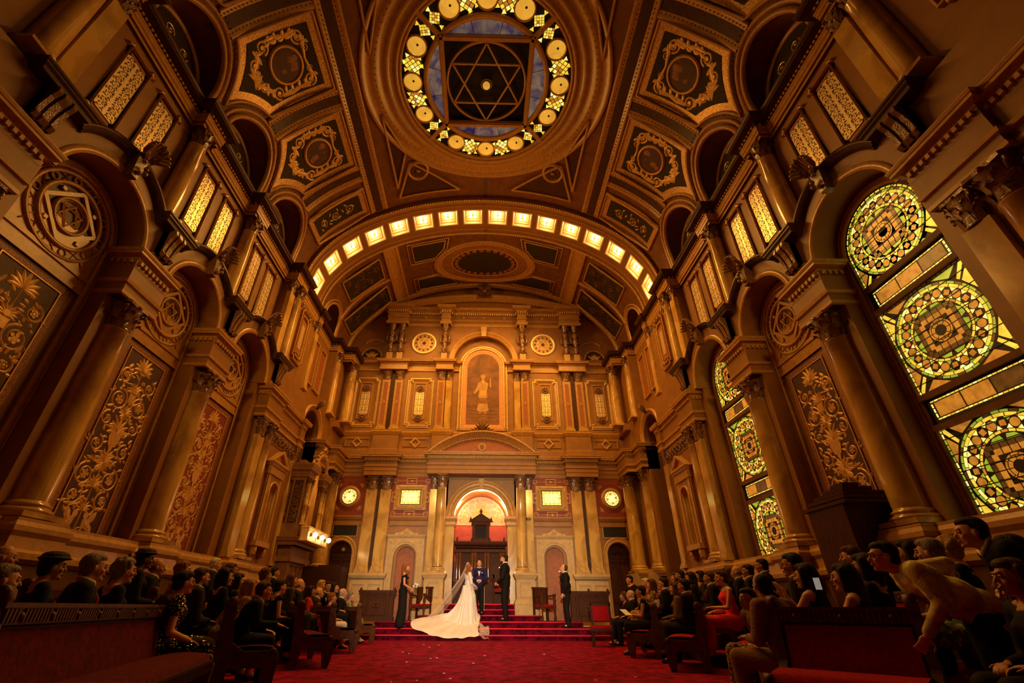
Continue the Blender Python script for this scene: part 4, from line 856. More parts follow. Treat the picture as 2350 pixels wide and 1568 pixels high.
# eared panels
for q, nm in ((-1, 'left'), (1, 'right')):
    for x, wh in ((2.75, 'inner'), (5.10, 'outer')):
        t = thing('grille', '%s eared panel with pale fretwork and two rosettes, %s half of the end wall' % (wh, nm), 'grille', (q*x, YE, 0), 0, 'fretwork panels of the end wall')
        g = MB(); frame_poly(g, eared(-.52, .52, 7.42, 9.65, .11), [(0, 0), (0, -.05), (-.03, -.06), (-.06, -.04), (-.09, -.02), (-.11, 0)]); frame_poly(g, octo(-.27, .27, 7.75, 9.45, .05), [(0, 0), (0, -.035), (-.03, -.035), (-.04, 0)]); g.build('grille_frame', 'trim', t)
        g = MB(); frame_poly(g, eared(-.535, .535, 7.405, 9.665, .11), [(0, 0), (0, -.035), (.018, -.035), (.02, 0)]); g.build('frame_outline', 'pale', t)
        g = MB(); g.box(-.19, .19, -.012, 0, 7.95, 9.02); g.build('grille_ground', 'maroon' if 0 else 'rust', t)
        g = MB(); fret(g, .37, 1.06, 0, 0, .012); g.build('fretwork', ['pale', 'maroon'], t, (0, -.012, 7.955))
        for z in (7.80, 9.15):
            g = MB()
            for a in range(12): P = a*PI/6; g.sphere((.11*cos(P), -.04, z+.11*sin(P)), .035, n=6)
            g.disc((0, z), .16, 0, .04, 0, 20); g.sphere((0, -.06, z), .06, n=8); g.build('rosette', 'bronze', t)
    # attic star roundels
    t = thing('star_roundel', 'ring roundel with a pale six-pointed star, %s half of the attic' % nm, 'roundel', (q*2.74, YE-.22, 11.38), 0)
    g = MB(); g.arc([(.47, 0), (.47, -.05), (.56, -.06), (.57, 0)], (0, 0), 0, 2*PI, 36); g.arc([(.25, 0), (.25, -.03), (.28, -.03), (.28, 0)], (0, 0), 0, 2*PI, 30); g.build('ring', 'pale', t)
    g = MB(); g.disc((0, 0), .5, 0, .015, 0, 36)
    g.build('roundel_field', 'trim', t)
    g = MB()
    for i in range(13):
        a = i*PI/6; g = MB(); g.disc((.375*cos(a), .375*sin(a)) if i < 12 else (0, 0), .045 if i < 12 else .08, -.015, .005, 0, 10); g.build('pierced_hole', 'maroon', t)
    g = MB(); star(g, .235, .035, y=-.015, t=.02); g.build('star', 'pale', t)
    # carved herm pilasters of the attic
    for x, wh in ((4.24, 'outermost'), (3.79, 'second'), (1.78, 'innermost')):
        t = thing('herm_pilaster', '%s dark carved figural pilaster of the attic, %s half' % (wh, nm), 'pilaster', (q*x, YE-.22, 10.45))
        g = MB(); g.box(-.13, .13, -.14, .1, 0, .38); g.build('herm_plinth', 'trim', t)
        g = MB(); g.lathe([(.06, .38), (.1, .5), (.11, .7), (.08, .8), (.12, .95), (.14, 1.1), (.09, 1.2), (.12, 1.3), (.14, 1.42), (.08, 1.5), (.07, 1.55), (.12, 1.62), (.12, 1.72), (.16, 1.8), (.17, 1.9)], c=(0, -.12), n=12)
        for q2 in (-1, 1): g.tube([(q2*.08, -.12, .9), (q2*.2, -.1, 1.0), (q2*.2, -.1, 1.2), (q2*.12, -.12, 1.4)], [.03, .05, .05, .03], 6); g.tube([(q2*.06, -.12, .45), (q2*.17, -.1, .42), (q2*.14, -.12, .6)], .03, 6); g.sphere((q2*.13, -.16, 1.72), .05, n=6)
        for i in range(6): g.sphere((.05*(-1)**i, -.22, .5+.2*i), .045, n=6)
        g.build('carved_figure', 'bronze', t)
        g = MB(); g.box(-.18, .18, -.235, .1, 1.9, 2.5); g.build('herm_block', 'wall', t)
    # corner half-round panels
    t = thing('lunette_panel', 'small arched painted panel in the %s lower corner of the attic' % nm, 'wall panel', (q*5.12, YE-.005, 10.75))
    g = MB(); g.arc([(.42, 0), (.42, -.03), (.47, -.04), (.5, 0)], (0, 0), 0, PI, 20); g.arc([(.62, 0), (.62, -.02), (.72, -.02), (.72, 0)], (-q*.1, .25), PI*.15 if q < 0 else PI*.25, PI*.75 if q < 0 else PI*.85, 16); g.build('arched_moulding', 'trim', t)
    g = MB(); g.prism([(.4*cos(PI*i/14), .4*sin(PI*i/14)) for i in range(15)], -.01, 0); g.build('painted_ground', 'olive', t)
    g = MB(); palmette(g, 0, .02, .28, -.01, 0, 9, PI/2, 3.0)
    for q2 in (-1, 1): leaf(g, 0, .04, PI/2-q2*1.3, .35, .07, -.01, 0, .006, q2*.5)
    g.build('foliage_spray', 'gold', t)
# attic body: projecting front with frieze, cornice and low curved gable
t = thing('attic_facade', 'projecting attic front of the end wall with dentil cornice and low curved gable', 'facade', (0, YE, 0))
g = MB(); P = [(-4.5, 10.45), (-1.55, 10.45)]+[(-1.55*cos(PI*i/24), 10.45+1.33*sin(PI*i/24)) for i in range(25)]+[(4.5, 10.45), (4.5, 13.1), (-4.5, 13.1)]
g.prism([(-4.5, 10.45), (-1.32, 10.45)]+[(-1.32*cos(PI*i/24), 10.45+1.32*sin(PI*i/24)) for i in range(25)]+[(1.32, 10.45), (4.5, 10.45), (4.5, 13.1), (-4.5, 13.1)], -.22, .0); g.build('attic_wall', 'wall', t)
ap = [(-4.5, 0), (-4.5, -.48), (-3.55, -.48), (-3.55, -.22), (-2.0, -.22), (-2.0, -.48), (-1.56, -.48), (-1.56, -.22), (1.56, -.22), (1.56, -.48), (2.0, -.48), (2.0, -.22), (3.55, -.22), (3.55, -.48), (4.5, -.48), (4.5, 0)]
g = MB(); g.sweep(ap, [(0, 12.3), (.03, 12.32), (.05, 12.4), (.05, 12.44), (0, 12.46)]); g.sweep(ap, [(0, 12.62), (.02, 12.63), (.03, 12.68), (0, 12.7)]); g.sweep(ap, [(o, z+13.28) for o, z in P_ent(.26, .22)])
for q in (-1, 1): g.box(q*3.56, q*4.49, -.465, 0, 12.35, 13.27); g.box(q*1.57, q*1.99, -.465, 0, 12.35, 13.27)
g.build('attic_cornice', 'trim', t)
g = MB(); dentils(g, ap, 12.94, 13.03, .02, .06, .1); g.build('dentil_course', 'pale', t)
g = MB()
for x0, x1, n_ in ((-3.4, -2.15, 1), (2.15, 3.4, 1), (-1.45, 1.45, 3)):
    frame_poly(g, rect(x0, x1, 12.74, 12.88), [(0, -.22), (0, -.235), (.015, -.235), (.015, -.22)])
    for i in range(n_): xx = x0+(x1-x0)*(i+.5)/n_; g.disc((xx, 12.81), .07, -.22, .03, 0, 12)
g.build('frieze_panel', 'pale' if 0 else 'trim', t)
g = MB(); g.arc([(1.32, -.1), (1.32, -.24), (1.36, -.28), (1.48, -.28), (1.5, -.32), (1.56, -.32), (1.56, -.22)], (0, 10.45), 0, PI, 36); g.prism([(-.1, 11.72), (.1, 11.72), (.14, 12.25), (-.14, 12.25)], -.38, -.2); g.build('niche_archivolt', 'trim', t)
Rr = (4.6**2+.75**2)/(2*.75); zc = 13.28+.75-Rr; aa = math.asin(4.6/Rr)
g = MB(); g.arc([(Rr-.26, -.24), (Rr-.24, -.3), (Rr-.18, -.32), (Rr-.12, -.46), (Rr, -.52), (Rr, .0)], (0, zc), PI/2-aa, PI/2+aa, 40); g.build('gable_cornice', 'trim', t)
g = MB()
for i in range(90): a = PI/2+aa*.9-2*aa*.9*i/89; g.box((Rr-.3)*cos(a)-.022, (Rr-.3)*cos(a)+.022, -.36, -.24, zc+(Rr-.3)*sin(a)-.04, zc+(Rr-.3)*sin(a)+.02)
g.build('gable_dentils', 'trim', t)
g = MB(); g.prism([(-4.3, 13.2)]+[((Rr-.2)*cos(PI/2+aa*.93-2*aa*.93*i/24), zc+(Rr-.2)*sin(PI/2+aa*.93-2*aa*.93*i/24)) for i in range(25)]+[(4.3, 13.2)], -.25, 0); g.build('gable_field', 'wall', t)
g = MB()
for q in (-1, 1): spiral(g, q*.2, 14.0, .17, q, 1.5, PI/2, .08, -.5, 0, .1); spiral(g, q*.16, 14.42, .13, -q, 1.4, 0, .06, -.5, 0, .1); leaf(g, q*.1, 14.3, PI/2-q*.6, .4, .12, -.5, 0, .08)
palmette(g, 0, 14.25, .5, -.55, 0, 7, PI/2, 1.8, .08); palmette(g, 0, 14.1, .38, -.55, 0, 7, -PI/2, 1.8, .08); g.sphere((0, -.6, 14.15), .12, n=10)
g.build('cartouche', 'bronze', t)
# mural of a priest in an arched frame
t = thing('mural', 'tall arched mural of a robed white-turbaned priest with raised hand on temple steps', 'mural', (0, YE-.02, 0))
def archpoly(w, zs, zb, n=24): return [(-w, zb)]+[(-w*cos(PI*i/n), zs+w*sin(PI*i/n)) for i in range(n+1)]+[(w, zb)]
g = MB(); umould(g, .93, 10.28, 7.35, [(0, 0), (0, -.05), (.03, -.07), (.05, -.03), (.12, -.03), (.13, 0)]); g.box(-1.0, 1.0, -.05, 0, 7.27, 7.36); g.build('mural_frame', 'trim', t); g = MB(); umould(g, 1.05, 10.28, 7.27, [(0, 0), (0, -.04), (.02, -.04), (.02, 0)]); umould(g, .915, 10.28, 7.37, [(0, 0), (0, -.075), (.02, -.075), (.02, 0)]); g.build('frame_outline', 'pale', t)
M['salmon'] = mat('salmon_painted_border', (.66, .30, .16), .55, c2=(.55, .2, .1), scale=20)
g = MB(); g.prism(archpoly(.93, 10.28, 7.36), -.02, 0); g.build('mural_border', 'salmon', t)
g = MB()
zz = 7.5
while zz < 10.25:
    for q in (-1, 1): leaf(g, q*.82, zz, PI/2-q*.7, .14, .06, -.02, 0, .006, q*1.2); g.disc((q*.85, zz+.09), .025, -.02, .006, 0, 6)
    zz += .16
for i in range(16): a = PI*(i+.5)/16; leaf(g, .82*cos(a), 10.28+.82*sin(a), a+PI/2-.6, .14, .06, -.02, 0, .006, 1.2)
for i in range(9): leaf(g, -.75+.17*i, 7.44, .5, .14, .06, -.02, 0, .006, -1)
g.build('border_foliage', 'gold', t)
M['mural'] = mat('dusky_painted_background', (.26, .10, .035), .6, c2=(.12, .05, .02), scale=2.2, detail=8)
M['mrobe'] = mat('painted_cream_robe', (.50, .30, .12), .6, c2=(.40, .2, .07), scale=7); M['mdark'] = mat('painted_brown_robe', (.20, .075, .025), .6, c2=(.3, .12, .04), scale=10); M['mskin'] = mat('painted_skin', (.42, .2, .09), .6)
g = MB(); g.prism(archpoly(.71, 10.25, 7.55), -.026, -.01, 0)
for i in range(5): g.box(-.71+.02*i, .71-.02*i, -.03-.001*i, -.026, 7.56+.16*i, 7.58+.16*i+.03, 2)
g.build('painted_scene', ['mural', 'mrobe', 'mdark'], t)
g = MB(); f_ = lambda P, y, m: g.prism(P, y-.006, y, m)
f_([(-.26, 8.15), (-.16, 8.75), (.16, 8.75), (.26, 8.15), (.1, 8.1), (-.1, 8.1)], -.036, 0); f_([(-.22, 8.5), (-.16, 8.78), (.16, 8.78), (.22, 8.5)], -.04, 2)
f_([(-.2, 8.75), (-.18, 9.1), (-.24, 9.45), (-.1, 9.55), (.1, 9.55), (.24, 9.45), (.18, 9.1), (.2, 8.75)], -.044, 0); f_([(-.13, 8.85), (-.13, 9.1), (.13, 9.1), (.13, 8.85)], -.05, 3)
f_([(.2, 9.45), (.36, 9.2), (.36, 9.55), (.3, 9.6), (.27, 9.35)], -.046, 0); f_([(.29, 9.55), (.36, 9.55), (.36, 9.72), (.31, 9.72)], -.048, 1); f_([(-.2, 9.45), (-.34, 9.1), (-.42, 9.0), (-.36, 8.9), (-.2, 9.1)], -.046, 0)
f_([(-.07, 9.55), (-.09, 9.75), (0, 9.82), (.09, 9.75), (.07, 9.55), (0, 9.48)], -.05, 1); f_([(-.11, 9.72), (-.1, 9.88), (.1, 9.88), (.11, 9.72)], -.054, 0); f_([(-.06, 9.5), (0, 9.38), (.06, 9.5), (.05, 9.6), (-.05, 9.6)], -.053, 3)
for x in (-.12, .12): f_([(x-.05, 8.02), (x+.05, 8.02), (x+.03, 8.12), (x-.03, 8.12)], -.036, 1)
g.build('painted_priest', ['mrobe', 'mskin', 'mdark', 'gold'], t)
# ================================================================ vaults
def vmesh(name, y0, y1, a, b, lun=(), hole=None, ny=None, mats='wall2', r_l=.98, z_l=10.93):
    mb = MB(); ys = set([y0, y1]); n = max(2, int((y1-y0)/.11))
    for i in range(n+1): ys.add(round(y0+(y1-y0)*i/n, 4))
    for c in lun:
        for q in range(-10, 11): ys.add(round(c+r_l*sin(q*PI/20), 4))
    ys = sorted(ys); cols = []
    for y in ys:
        cs = [c for c in lun if abs(y-c) <= r_l+1e-4]
        zs = 10.5
        if cs: zs = z_l+math.sqrt(max(0, r_l**2-(y-cs[0])**2))
        ths = math.asin(min(1, (zs-10.5)/b)); cols.append([(a*cos(t), y, 10.5+b*sin(t)) for t in [ths+(PI/2-ths)*(j/44) for j in range(45)]])
    for sgn in (1, -1):
        o = len(mb.v); mb.v += [(sgn*p[0], p[1], p[2]) for c in cols for p in c]
        for i in range(len(ys)-1):
            ym = (ys[i]+ys[i+1])/2
            for j in range(44):
                p = cols[i][j]; q = cols[i+1][j+1]
                if hole and ((p[0]+q[0])/2)**2+(ym-hole[0])**2 < hole[1]**2: continue
                f = (o+i*45+j, o+(i+1)*45+j, o+(i+1)*45+j+1, o+i*45+j+1); mb.f.append(f); mb.m.append(0); mb.sm.append(True)
        for c in lun:   # barrel of each lunette
            rows = []
            for i in range(25):
                ang = PI*i/24; y = c+r_l*cos(ang); z = z_l+r_l*sin(ang); x = a*math.sqrt(max(0, 1-((z-10.5)/b)**2))
                rows.append([(sgn*x, y, z), (sgn*(x+(6.62-x)*.5), y, z), (sgn*6.62, y, z)])
            e0 = [(sgn*v[0], rows[0][0][1], 10.5) for v in [(a, 0), (6.45, 0), (6.62, 0)]]; e1 = [(p[0], rows[-1][0][1], p[2]) for p in e0]
            mb.grid([e0]+rows+[e1], 1, True)
            mb.box(sgn*6.62, sgn*6.72, c-1.1, c+1.1, 10.4, 12.2, 1); mb.box(sgn*6.2, sgn*7.05, c-1.1, c+1.1, 10.4, 10.5, 1)
    return mb
DC = (0, 7.6)
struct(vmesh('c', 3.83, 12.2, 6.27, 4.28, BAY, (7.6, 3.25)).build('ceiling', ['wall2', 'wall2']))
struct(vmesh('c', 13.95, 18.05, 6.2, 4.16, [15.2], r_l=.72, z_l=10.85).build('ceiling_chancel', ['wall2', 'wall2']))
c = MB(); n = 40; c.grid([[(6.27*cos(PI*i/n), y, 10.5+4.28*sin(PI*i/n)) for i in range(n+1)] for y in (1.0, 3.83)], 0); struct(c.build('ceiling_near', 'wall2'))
c = MB(); c.box(-7.3, 7.3, -3.5, 18.3, 16.2, 16.3); struct(c.build('ceiling_attic', 'black'))
def vp(s_, Y, v, off=0, a=6.27, b=4.28):   # v: arc metres from the spring (angle*5)
    t = v/5; n = Vector((cos(t)/a, sin(t)/b)).normalized(); return (s_*(a*cos(t)-n.x*off), Y, 10.5+b*sin(t)-n.y*off)
def vstrip(mb, s_, Y0, Y1, v0, v1, off, m=0, ny=6, nv=10, a=6.27, b=4.28):
    mb.grid([[vp(s_, Y0+(Y1-Y0)*i/ny, v0+(v1-v0)*j/nv, off, a, b) for j in range(nv+1)] for i in range(ny+1)], m)
def vrib(mb, s_, pts, prof, m=0, a=6.27, b=4.28):   # pts (Y,v) path; prof (side offset, height off the vault)
    n = len(pts); P = [Vector(p) for p in pts]; rows = []
    for i in range(n):
        d = (P[min(i+1, n-1)]-P[max(i-1, 0)]).normalized(); q = Vector((-d.y, d.x))
        rows.append([vp(s_, P[i].x+q.x*o, P[i].y+q.y*o, h, a, b) for o, h in prof])
    mb.grid(rows, m, True)
def vbeads(mb, s_, pts, step, r, h, m=0, a=6.27, b=4.28):
    P = [Vector(p) for p in pts]; acc = 0
    for i in range(len(P)-1):
        L = (P[i+1]-P[i]).length; k = acc
        while k < L:
            p = P[i].lerp(P[i+1], k/L); c = vp(s_, p.x, p.y, h, a, b); mb.sphere(c, r, m, 4); k += step
        acc = k-L
BEAM = [(-.30, 0), (-.30, .07), (-.25, .09), (-.21, .05), (-.16, .05), (-.13, .03), (.13, .03), (.16, .05), (.21, .05), (.25, .09), (.30, .07), (.30, 0)]
VB = 5*math.radians(50.5)   # longitudinal beam
VTH = lambda z, b=4.28: 5*math.asin((z-10.5)/b)
for s, nm, _ in SIDES:
    r = MB(); be = MB(); dk = MB()
    line = [(3.83+8.2*i/30, VB) for i in range(31)]
    vrib(r, s, line, BEAM); vrib(dk, s, line, [(-.13, .036), (.13, .036)])
    for o in (-.185, .185): vbeads(be, s, [(y, v+o) for y, v in line], .11, .022, .06)
    for Yc in BAY:
        L = [(Yc, VTH(12.05)+(VB-.3-VTH(12.05))*i/8) for i in range(9)]; vrib(r, s, L, BEAM); vbeads(be, s, [(y-.185, v) for y, v in L], .11, .022, .06); vbeads(be, s, [(y+.185, v) for y, v in L], .11, .022, .06); vrib(dk, s, L, [(-.13, .036), (.13, .036)])
        # lunette surrounds
        for prof, rr in (([(-.03, 0), (-.03, .05), (.02, .09), (.08, .07), (.1, 0)], .99), ([(-.02, 0), (-.01, .05), (.03, .06), (.07, .03), (.08, 0)], 1.14)):
            pts = [(Yc+rr*cos(PI*i/26), VTH(min(14.6, 10.93+rr*sin(PI*i/26)))) for i in range(27)]
            pts = [(pts[0][0], VTH(10.52))]+pts+[(pts[-1][0], VTH(10.52))]
            vrib(r, s, pts, prof)
        pts = [(Yc+1.22*cos(PI*i/26), VTH(10.93+1.22*sin(PI*i/26))) for i in range(2, 25)]; vbeads(be, s, pts, .11, .025, .045)
    struct(r.build('trim_ceiling_beams_'+nm, 'trim')); struct(be.build('trim_ceiling_beads_'+nm, 'bronze')); struct(dk.build('trim_ceiling_channels_'+nm, 'dark'))
    # painted lunettes
    for k, Yc in enumerate(BAY):
        t = thing('painted_lunette', 'green and gold painted lunette above the %s cornice, bay %s' % (nm, ORD[k]), 'mural', (s*6.605, Yc, 10.5), -s*PI/2)
        g = MB(); g.prism([(.86*cos(PI*i/20), .35+.86*sin(PI*i/20)) for i in range(21)]+[(-.86, 0), (.86, 0)], -.02, 0); g.build('painted_ground', 'olive', t)
        g = MB(); 
        for q in (-1, 1):
            spiral(g, q*.3, .35, .2, q, 1.6, PI/2, .03, -.02); spiral(g, q*.6, .25, .15, -q, 1.5, PI/2, .03, -.02); spiral(g, q*.25, .78, .13, -q, 1.4, 0, .025, -.02)
            for i in range(8): leaf(g, q*(.15+.08*i), .2+.07*(i % 5), i, .16, .05, -.02, 0, .006, q)
        palmette(g, 0, .3, .3, -.02, 0, 9, PI/2, 2.8); g.build('gilt_scrollwork', 'pale', t)
        g = MB(); g.arc([(.84, -.02), (.86, -.06), (.92, -.06), (.95, 0)], (0, .35), 0, PI, 24); g.build('lunette_frame', 'trim', t)
    # medallion panels above the columns
    for k, (Yp, hw) in enumerate(((6.405, .95), (8.975, .95), (3.85, .95), (11.42, .55))):
        full = k < 2
        lab = ['large ceiling panel with a painted medallion on the %s slope, nearer the camera', 'ceiling panel with a painted medallion on the %s slope, farther from the camera', 'partly cropped ceiling panel at the top edge on the %s slope', 'small rectangular scroll panel of the %s vault slope beside the lit arch'][k] % nm
        t = thing('ceiling_panel', lab, 'ceiling panel', (0, 0, 0))
        vt = VB-.36
        def vlow(u, m_):
            if k == 3: return 1.75+m_
            d = 1.285-abs(u); r_ = 1.30+m_*1.0
            z = 10.93+math.sqrt(max(0, r_**2-d*d)) if d < r_ else 10.6
            if k == 2 and u < 0: z = 10.9
            return max(VTH(z), .75+m_)
        def patch(m_, off, mi, mb):
            nu = 26; H = hw-m_; rows = []
            for i in range(nu+1):
                u = -H+2*H*i/nu; lo = vlow(u, m_); hi = vt-m_
                rows.append([vp(s, Yp+u, lo+(hi-lo)*j/14, off) for j in range(15)])
            mb.grid(rows, mi)
        g = MB(); patch(0, .02, 0, g); 
        edge = [(Yp-hw+2*hw*i/26, vlow(-hw+2*hw*i/26, 0)) for i in range(27)]
        vrib(g, s, edge+[(Yp+hw, vt), (Yp-hw, vt), edge[0]], [(-.05, 0), (-.04, .07), (.02, .07), (.03, .02)], 1); g.build('stippled_border', ['fleck', 'trim'], t)
        g = MB(); patch(.20, .035, 0, g); g.build('panel_ground', 'olive', t)
        def wrap(mb, u0, v0):   # flat ornament (x,z) onto the vault
            mb.v = [vp(s, Yp+u0+x, v0+z, .035-y) for x, y, z in mb.v]
        if k != 3:
            vc = 3.0 if full else 3.05
            g = MB(); g.disc((0, 0), .42, -.01, .01, 0, 30); wrap(g, 0, vc); g.build('medallion_painting', 'mural2' if 'mural2' in M else 'maroon', t)
            g = MB(); g.arc([(.40, 0), (.41, -.05), (.46, -.05), (.48, 0)], (0, 0), 0, 2*PI, 30); wrap(g, 0, vc); g.build('medallion_ring', 'gold', t)
            g = MB(); rnd = random.Random(k)
            for i in range(7): g.sphere((rnd.uniform(-.2, .2), -.02, rnd.uniform(-.25, .25)), rnd.uniform(.06, .14), n=6, sq=(1, .1, 1.3))
            wrap(g, 0, vc); g.build('painted_figure', 'mdark', t)
            g = MB()
            for qx in (-1, 1):
                spiral(g, qx*.52, .53, .16, qx, 1.7, 0, .055); spiral(g, qx*.55, -.42, .16, -qx, 1.7, 0, .055); spiral(g, qx*.28, -.78, .14, qx, 1.7, 0, .055); spiral(g, qx*.25, .62, .09, -qx, 1.4, 0, .03)
                g.ribbon([(qx*.68, .5), (qx*.62, .2), (qx*.68, -.05), (qx*.66, -.35)], [.05, .08, .09, .05]); g.ribbon([(qx*.55, -.6), (qx*.4, -.62), (qx*.15, -.9), (0, -.75)], [.05, .09, .09, .07]); g.ribbon([(qx*.5, .68), (qx*.25, .6), (0, .56)], [.04, .07, .05])
                for a, b_ in ((.6, .2), (.62, 0), (.6, -.2), (.45, -.62), (.35, -.68), (.15, -.85), (.4, .62), (.6, .38)):
                    for j in range(3): leaf(g, qx*a, b_, j*2.1+a*9, .17, .085, 0, 0, .006, 1.2 if j % 2 else -1.2)
            palmette(g, 0, -.98, .3, 0, 0, 9, PI/2, 3.2)
            wrap(g, 0, vc-.02); g.build('gilt_scrollwork', 'gold', t)
        else:
            g = MB(); 
            for i in range(3): spiral(g, 0, -.55+.55*i, .15, (-1)**i, 1.6, 0, .03)
            for i in range(16): leaf(g, .12*(-1)**i, -.7+.09*i, i*1.7, .16, .05, 0, 0, .006, 1)
            wrap(g, 0, 2.85); g.build('gilt_scrollwork', 'gold', t)
    # central field shapes beside the ring
# dark slot panels and triangles of the crown
g = MB(); rb = MB()
def cp_(x, Y, off): return (x, Y, vaultz(x, 6.27, 4.28)-off)
for q in (-1, 1):
    for (ax, ay), (bx, by), (cx_, cy_) in (((3.25, 8.5), (3.2, 11.3), (2.75, 9.95)), ((2.65, 10.35), (3.2, 11.75), (1.0, 11.75)), ((3.25, 6.7), (3.2, 3.9), (2.75, 5.25))):
        for a_, b_ in (((ax, ay), (bx, by)), ((bx, by), (cx_, cy_)), ((cx_, cy_), (ax, ay))):
            pts = [cp_(q*(a_[0]+(b_[0]-a_[0])*i/8), a_[1]+(b_[1]-a_[1])*i/8, .05) for i in range(9)]; rb.tube(pts, .045, 5)
        rows = [[cp_(q*((ax*(1-f)+bx*f)*(1-h)+cx_*h), (ay*(1-f)+by*f)*(1-h)+cy_*h, .02) for h in (0, .25, .5, .75, 1)] for f in [i/6 for i in range(7)]]; g.grid(rows, 0)
struct(g.build('trim_crown_triangles', 'dark')); struct(rb.build('trim_crown_ribs', 'trim'))
for q, nm in ((-1, 'left'), (1, 'right')):
    t = thing('ceiling_roundel', 'dark studded roundel in the crown of the vault, lower %s of the skylight' % nm, 'roundel', cp_(q*2.42, 10.72, .03))
    g = MB(); g.lathe([(.0, -.02), (.3, -.02), (.31, -.08), (.37, -.09), (.4, 0)], n=28); g.build('roundel_ring', 'trim', t)
    g = MB(); g.lathe([(0, -.03), (.29, -.03)], n=24); g.build('roundel_field', 'dark', t)
    g = MB()
    for i in range(16): a = 2*PI*i/16; g.sphere((.22*cos(a), .22*sin(a), -.04), .02, n=5)
    for i in range(5): g.tube([(.0, 0, -.05), (.08*cos(i), .08*sin(i), -.06)], .012, 5)
    g.build('stud', 'gold', t); t.rotation_euler = (0, q*math.radians(16), 0)
# ring of the skylight
sk = thing('skylight', 'great round stained glass skylight with golden discs around a six-pointed star frame', 'skylight', (DC[0], DC[1], 0))
g = MB(); rows = []
prof = [(2.58, -.02), (2.62, -.10), (2.68, -.10), (2.72, -.02), (2.82, .0), (2.86, -.08), (2.95, -.10), (3.0, -.02), (3.12, 0), (3.16, -.06), (3.30, -.06), (3.34, -.01), (3.5, -.0), (3.54, -.07), (3.62, -.07), (3.66, .04)]
for i in range(97):
    a = 2*PI*i/96; row = [(2.58*cos(a), 2.58*sin(a), 14.9), (2.58*cos(a), 2.58*sin(a), 14.4)]
    for r, dz in prof:
        f = min(1, (r-2.58)/.85); f = f*f*(3-2*f); x = r*cos(a); row.append((x, r*sin(a), 14.38*(1-f)+(vaultz(x, 6.27, 4.28)-.01)*f+dz))
    rows.append(row)
g.grid(rows, 0)
for i in range(120):
    a = 2*PI*i/120; r = 3.23; x = r*cos(a); f = min(1, (r-2.58)/.85); f = f*f*(3-2*f); g.sphere((x, r*sin(a), 14.38*(1-f)+vaultz(x, 6.27, 4.28)*f-.07), .028, 1, n=4)
g.build('moulded_ring', ['trim', 'bronze'], sk)
g = MB()   # dark backing sheet above the leading
g.lathe([(0, 14.62), (1.15, 14.62)], n=4); g.box(-1.25, 1.25, -1.25, 1.25, 14.6, 14.62); g.lathe([(1.6, 14.425), (2.6, 14.425)], n=48); g.build('dark_backing', 'black', sk)
g = MB(); ang = [k*PI/2+d for k in range(4) for d in (-.47, 0, .47)]
for a in ang:
    c = (2.19*cos(a), 2.19*sin(a)); g = MB(); g.lathe([(0, 14.36), (.12, 14.365), (.22, 14.385), (.262, 14.41)], c=c, n=20).sphere((c[0]+.03, c[1]-.05, 14.35), .035, 1, 8); g.build('golden_disc_glass', ['god', 'dark'], sk)
g = MB()
for a in ang: c = (2.19*cos(a), 2.19*sin(a)); g.lathe([(.262, 14.42), (.262, 14.36), (.295, 14.35), (.30, 14.42)], c=c, n=20)
for r0, r1 in ((1.72, 1.86), (2.50, 2.58)): g.lathe([(r0, 14.44), (r0, 14.33), (r1, 14.33), (r1, 14.44)], n=64)
for q in (-1, 1):
    g.box(q*1.19, q*1.33, -1.33, 1.33, 14.30, 14.44); g.box(-1.33, 1.33, q*1.19, q*1.33, 14.30, 14.44); g.box(q*1.22, q*1.30, -1.33, 1.33, 14.26, 14.30); g.box(-1.33, 1.33, q*1.22, q*1.30, 14.26, 14.30)
for k in range(4):
    a = PI/4+k*PI/2; c1, s1 = cos(a), sin(a); P = [(1.72, -.06), (2.6, -.06), (2.6, .06), (1.72, .06)]; g.hprism([(x*c1-y*s1, x*s1+y*c1) for x, y in P], 14.31, 14.44)
g.lathe([(1.13, 14.42), (1.13, 14.36), (1.19, 14.36), (1.19, 14.42)], n=56)
for k in (0, 1):
    P = [(1.13*sin(k*PI+i*2*PI/3), 1.13*cos(k*PI+i*2*PI/3)) for i in range(3)]
    for i in range(3):
        a = Vector(P[i]); b = Vector(P[(i+1) % 3]); d = (b-a).normalized(); n_ = Vector((-d.y, d.x))*.022; g.hprism([tuple(a-n_), tuple(b-n_), tuple(b+n_), tuple(a+n_)], 14.34-.004*k, 14.40)
g.build('star_frame', 'trim', sk)
g = MB()   # blue streaked segments
for k in range(4):
    c1, s1 = cos(k*PI/2), sin(k*PI/2)
    for t0, t1, m in ((-.72, -.26, 0), (-.25, .25, 0), (.26, .72, 0)):
        P = [(1.73*cos(t0+(t1-t0)*i/8), 1.73*sin(t0+(t1-t0)*i/8)) for i in range(9)]; P += [(1.34, 1.34*math.tan(t1)), (1.34, 1.34*math.tan(t0))]
        g.add([(x*c1-y*s1, x*s1+y*c1, 14.40) for x, y in P], [tuple(range(len(P)))], m)
g.build('blue_streaked_glass', 'gbl', sk)
g = MB(); rnd = random.Random(3)
def qd(cx, cy, r, a, m, k=4): g.add([(cx+r*cos(a+j*2*PI/k), cy+r*sin(a+j*2*PI/k), 14.40) for j in range(k)], [tuple(range(k))], m)
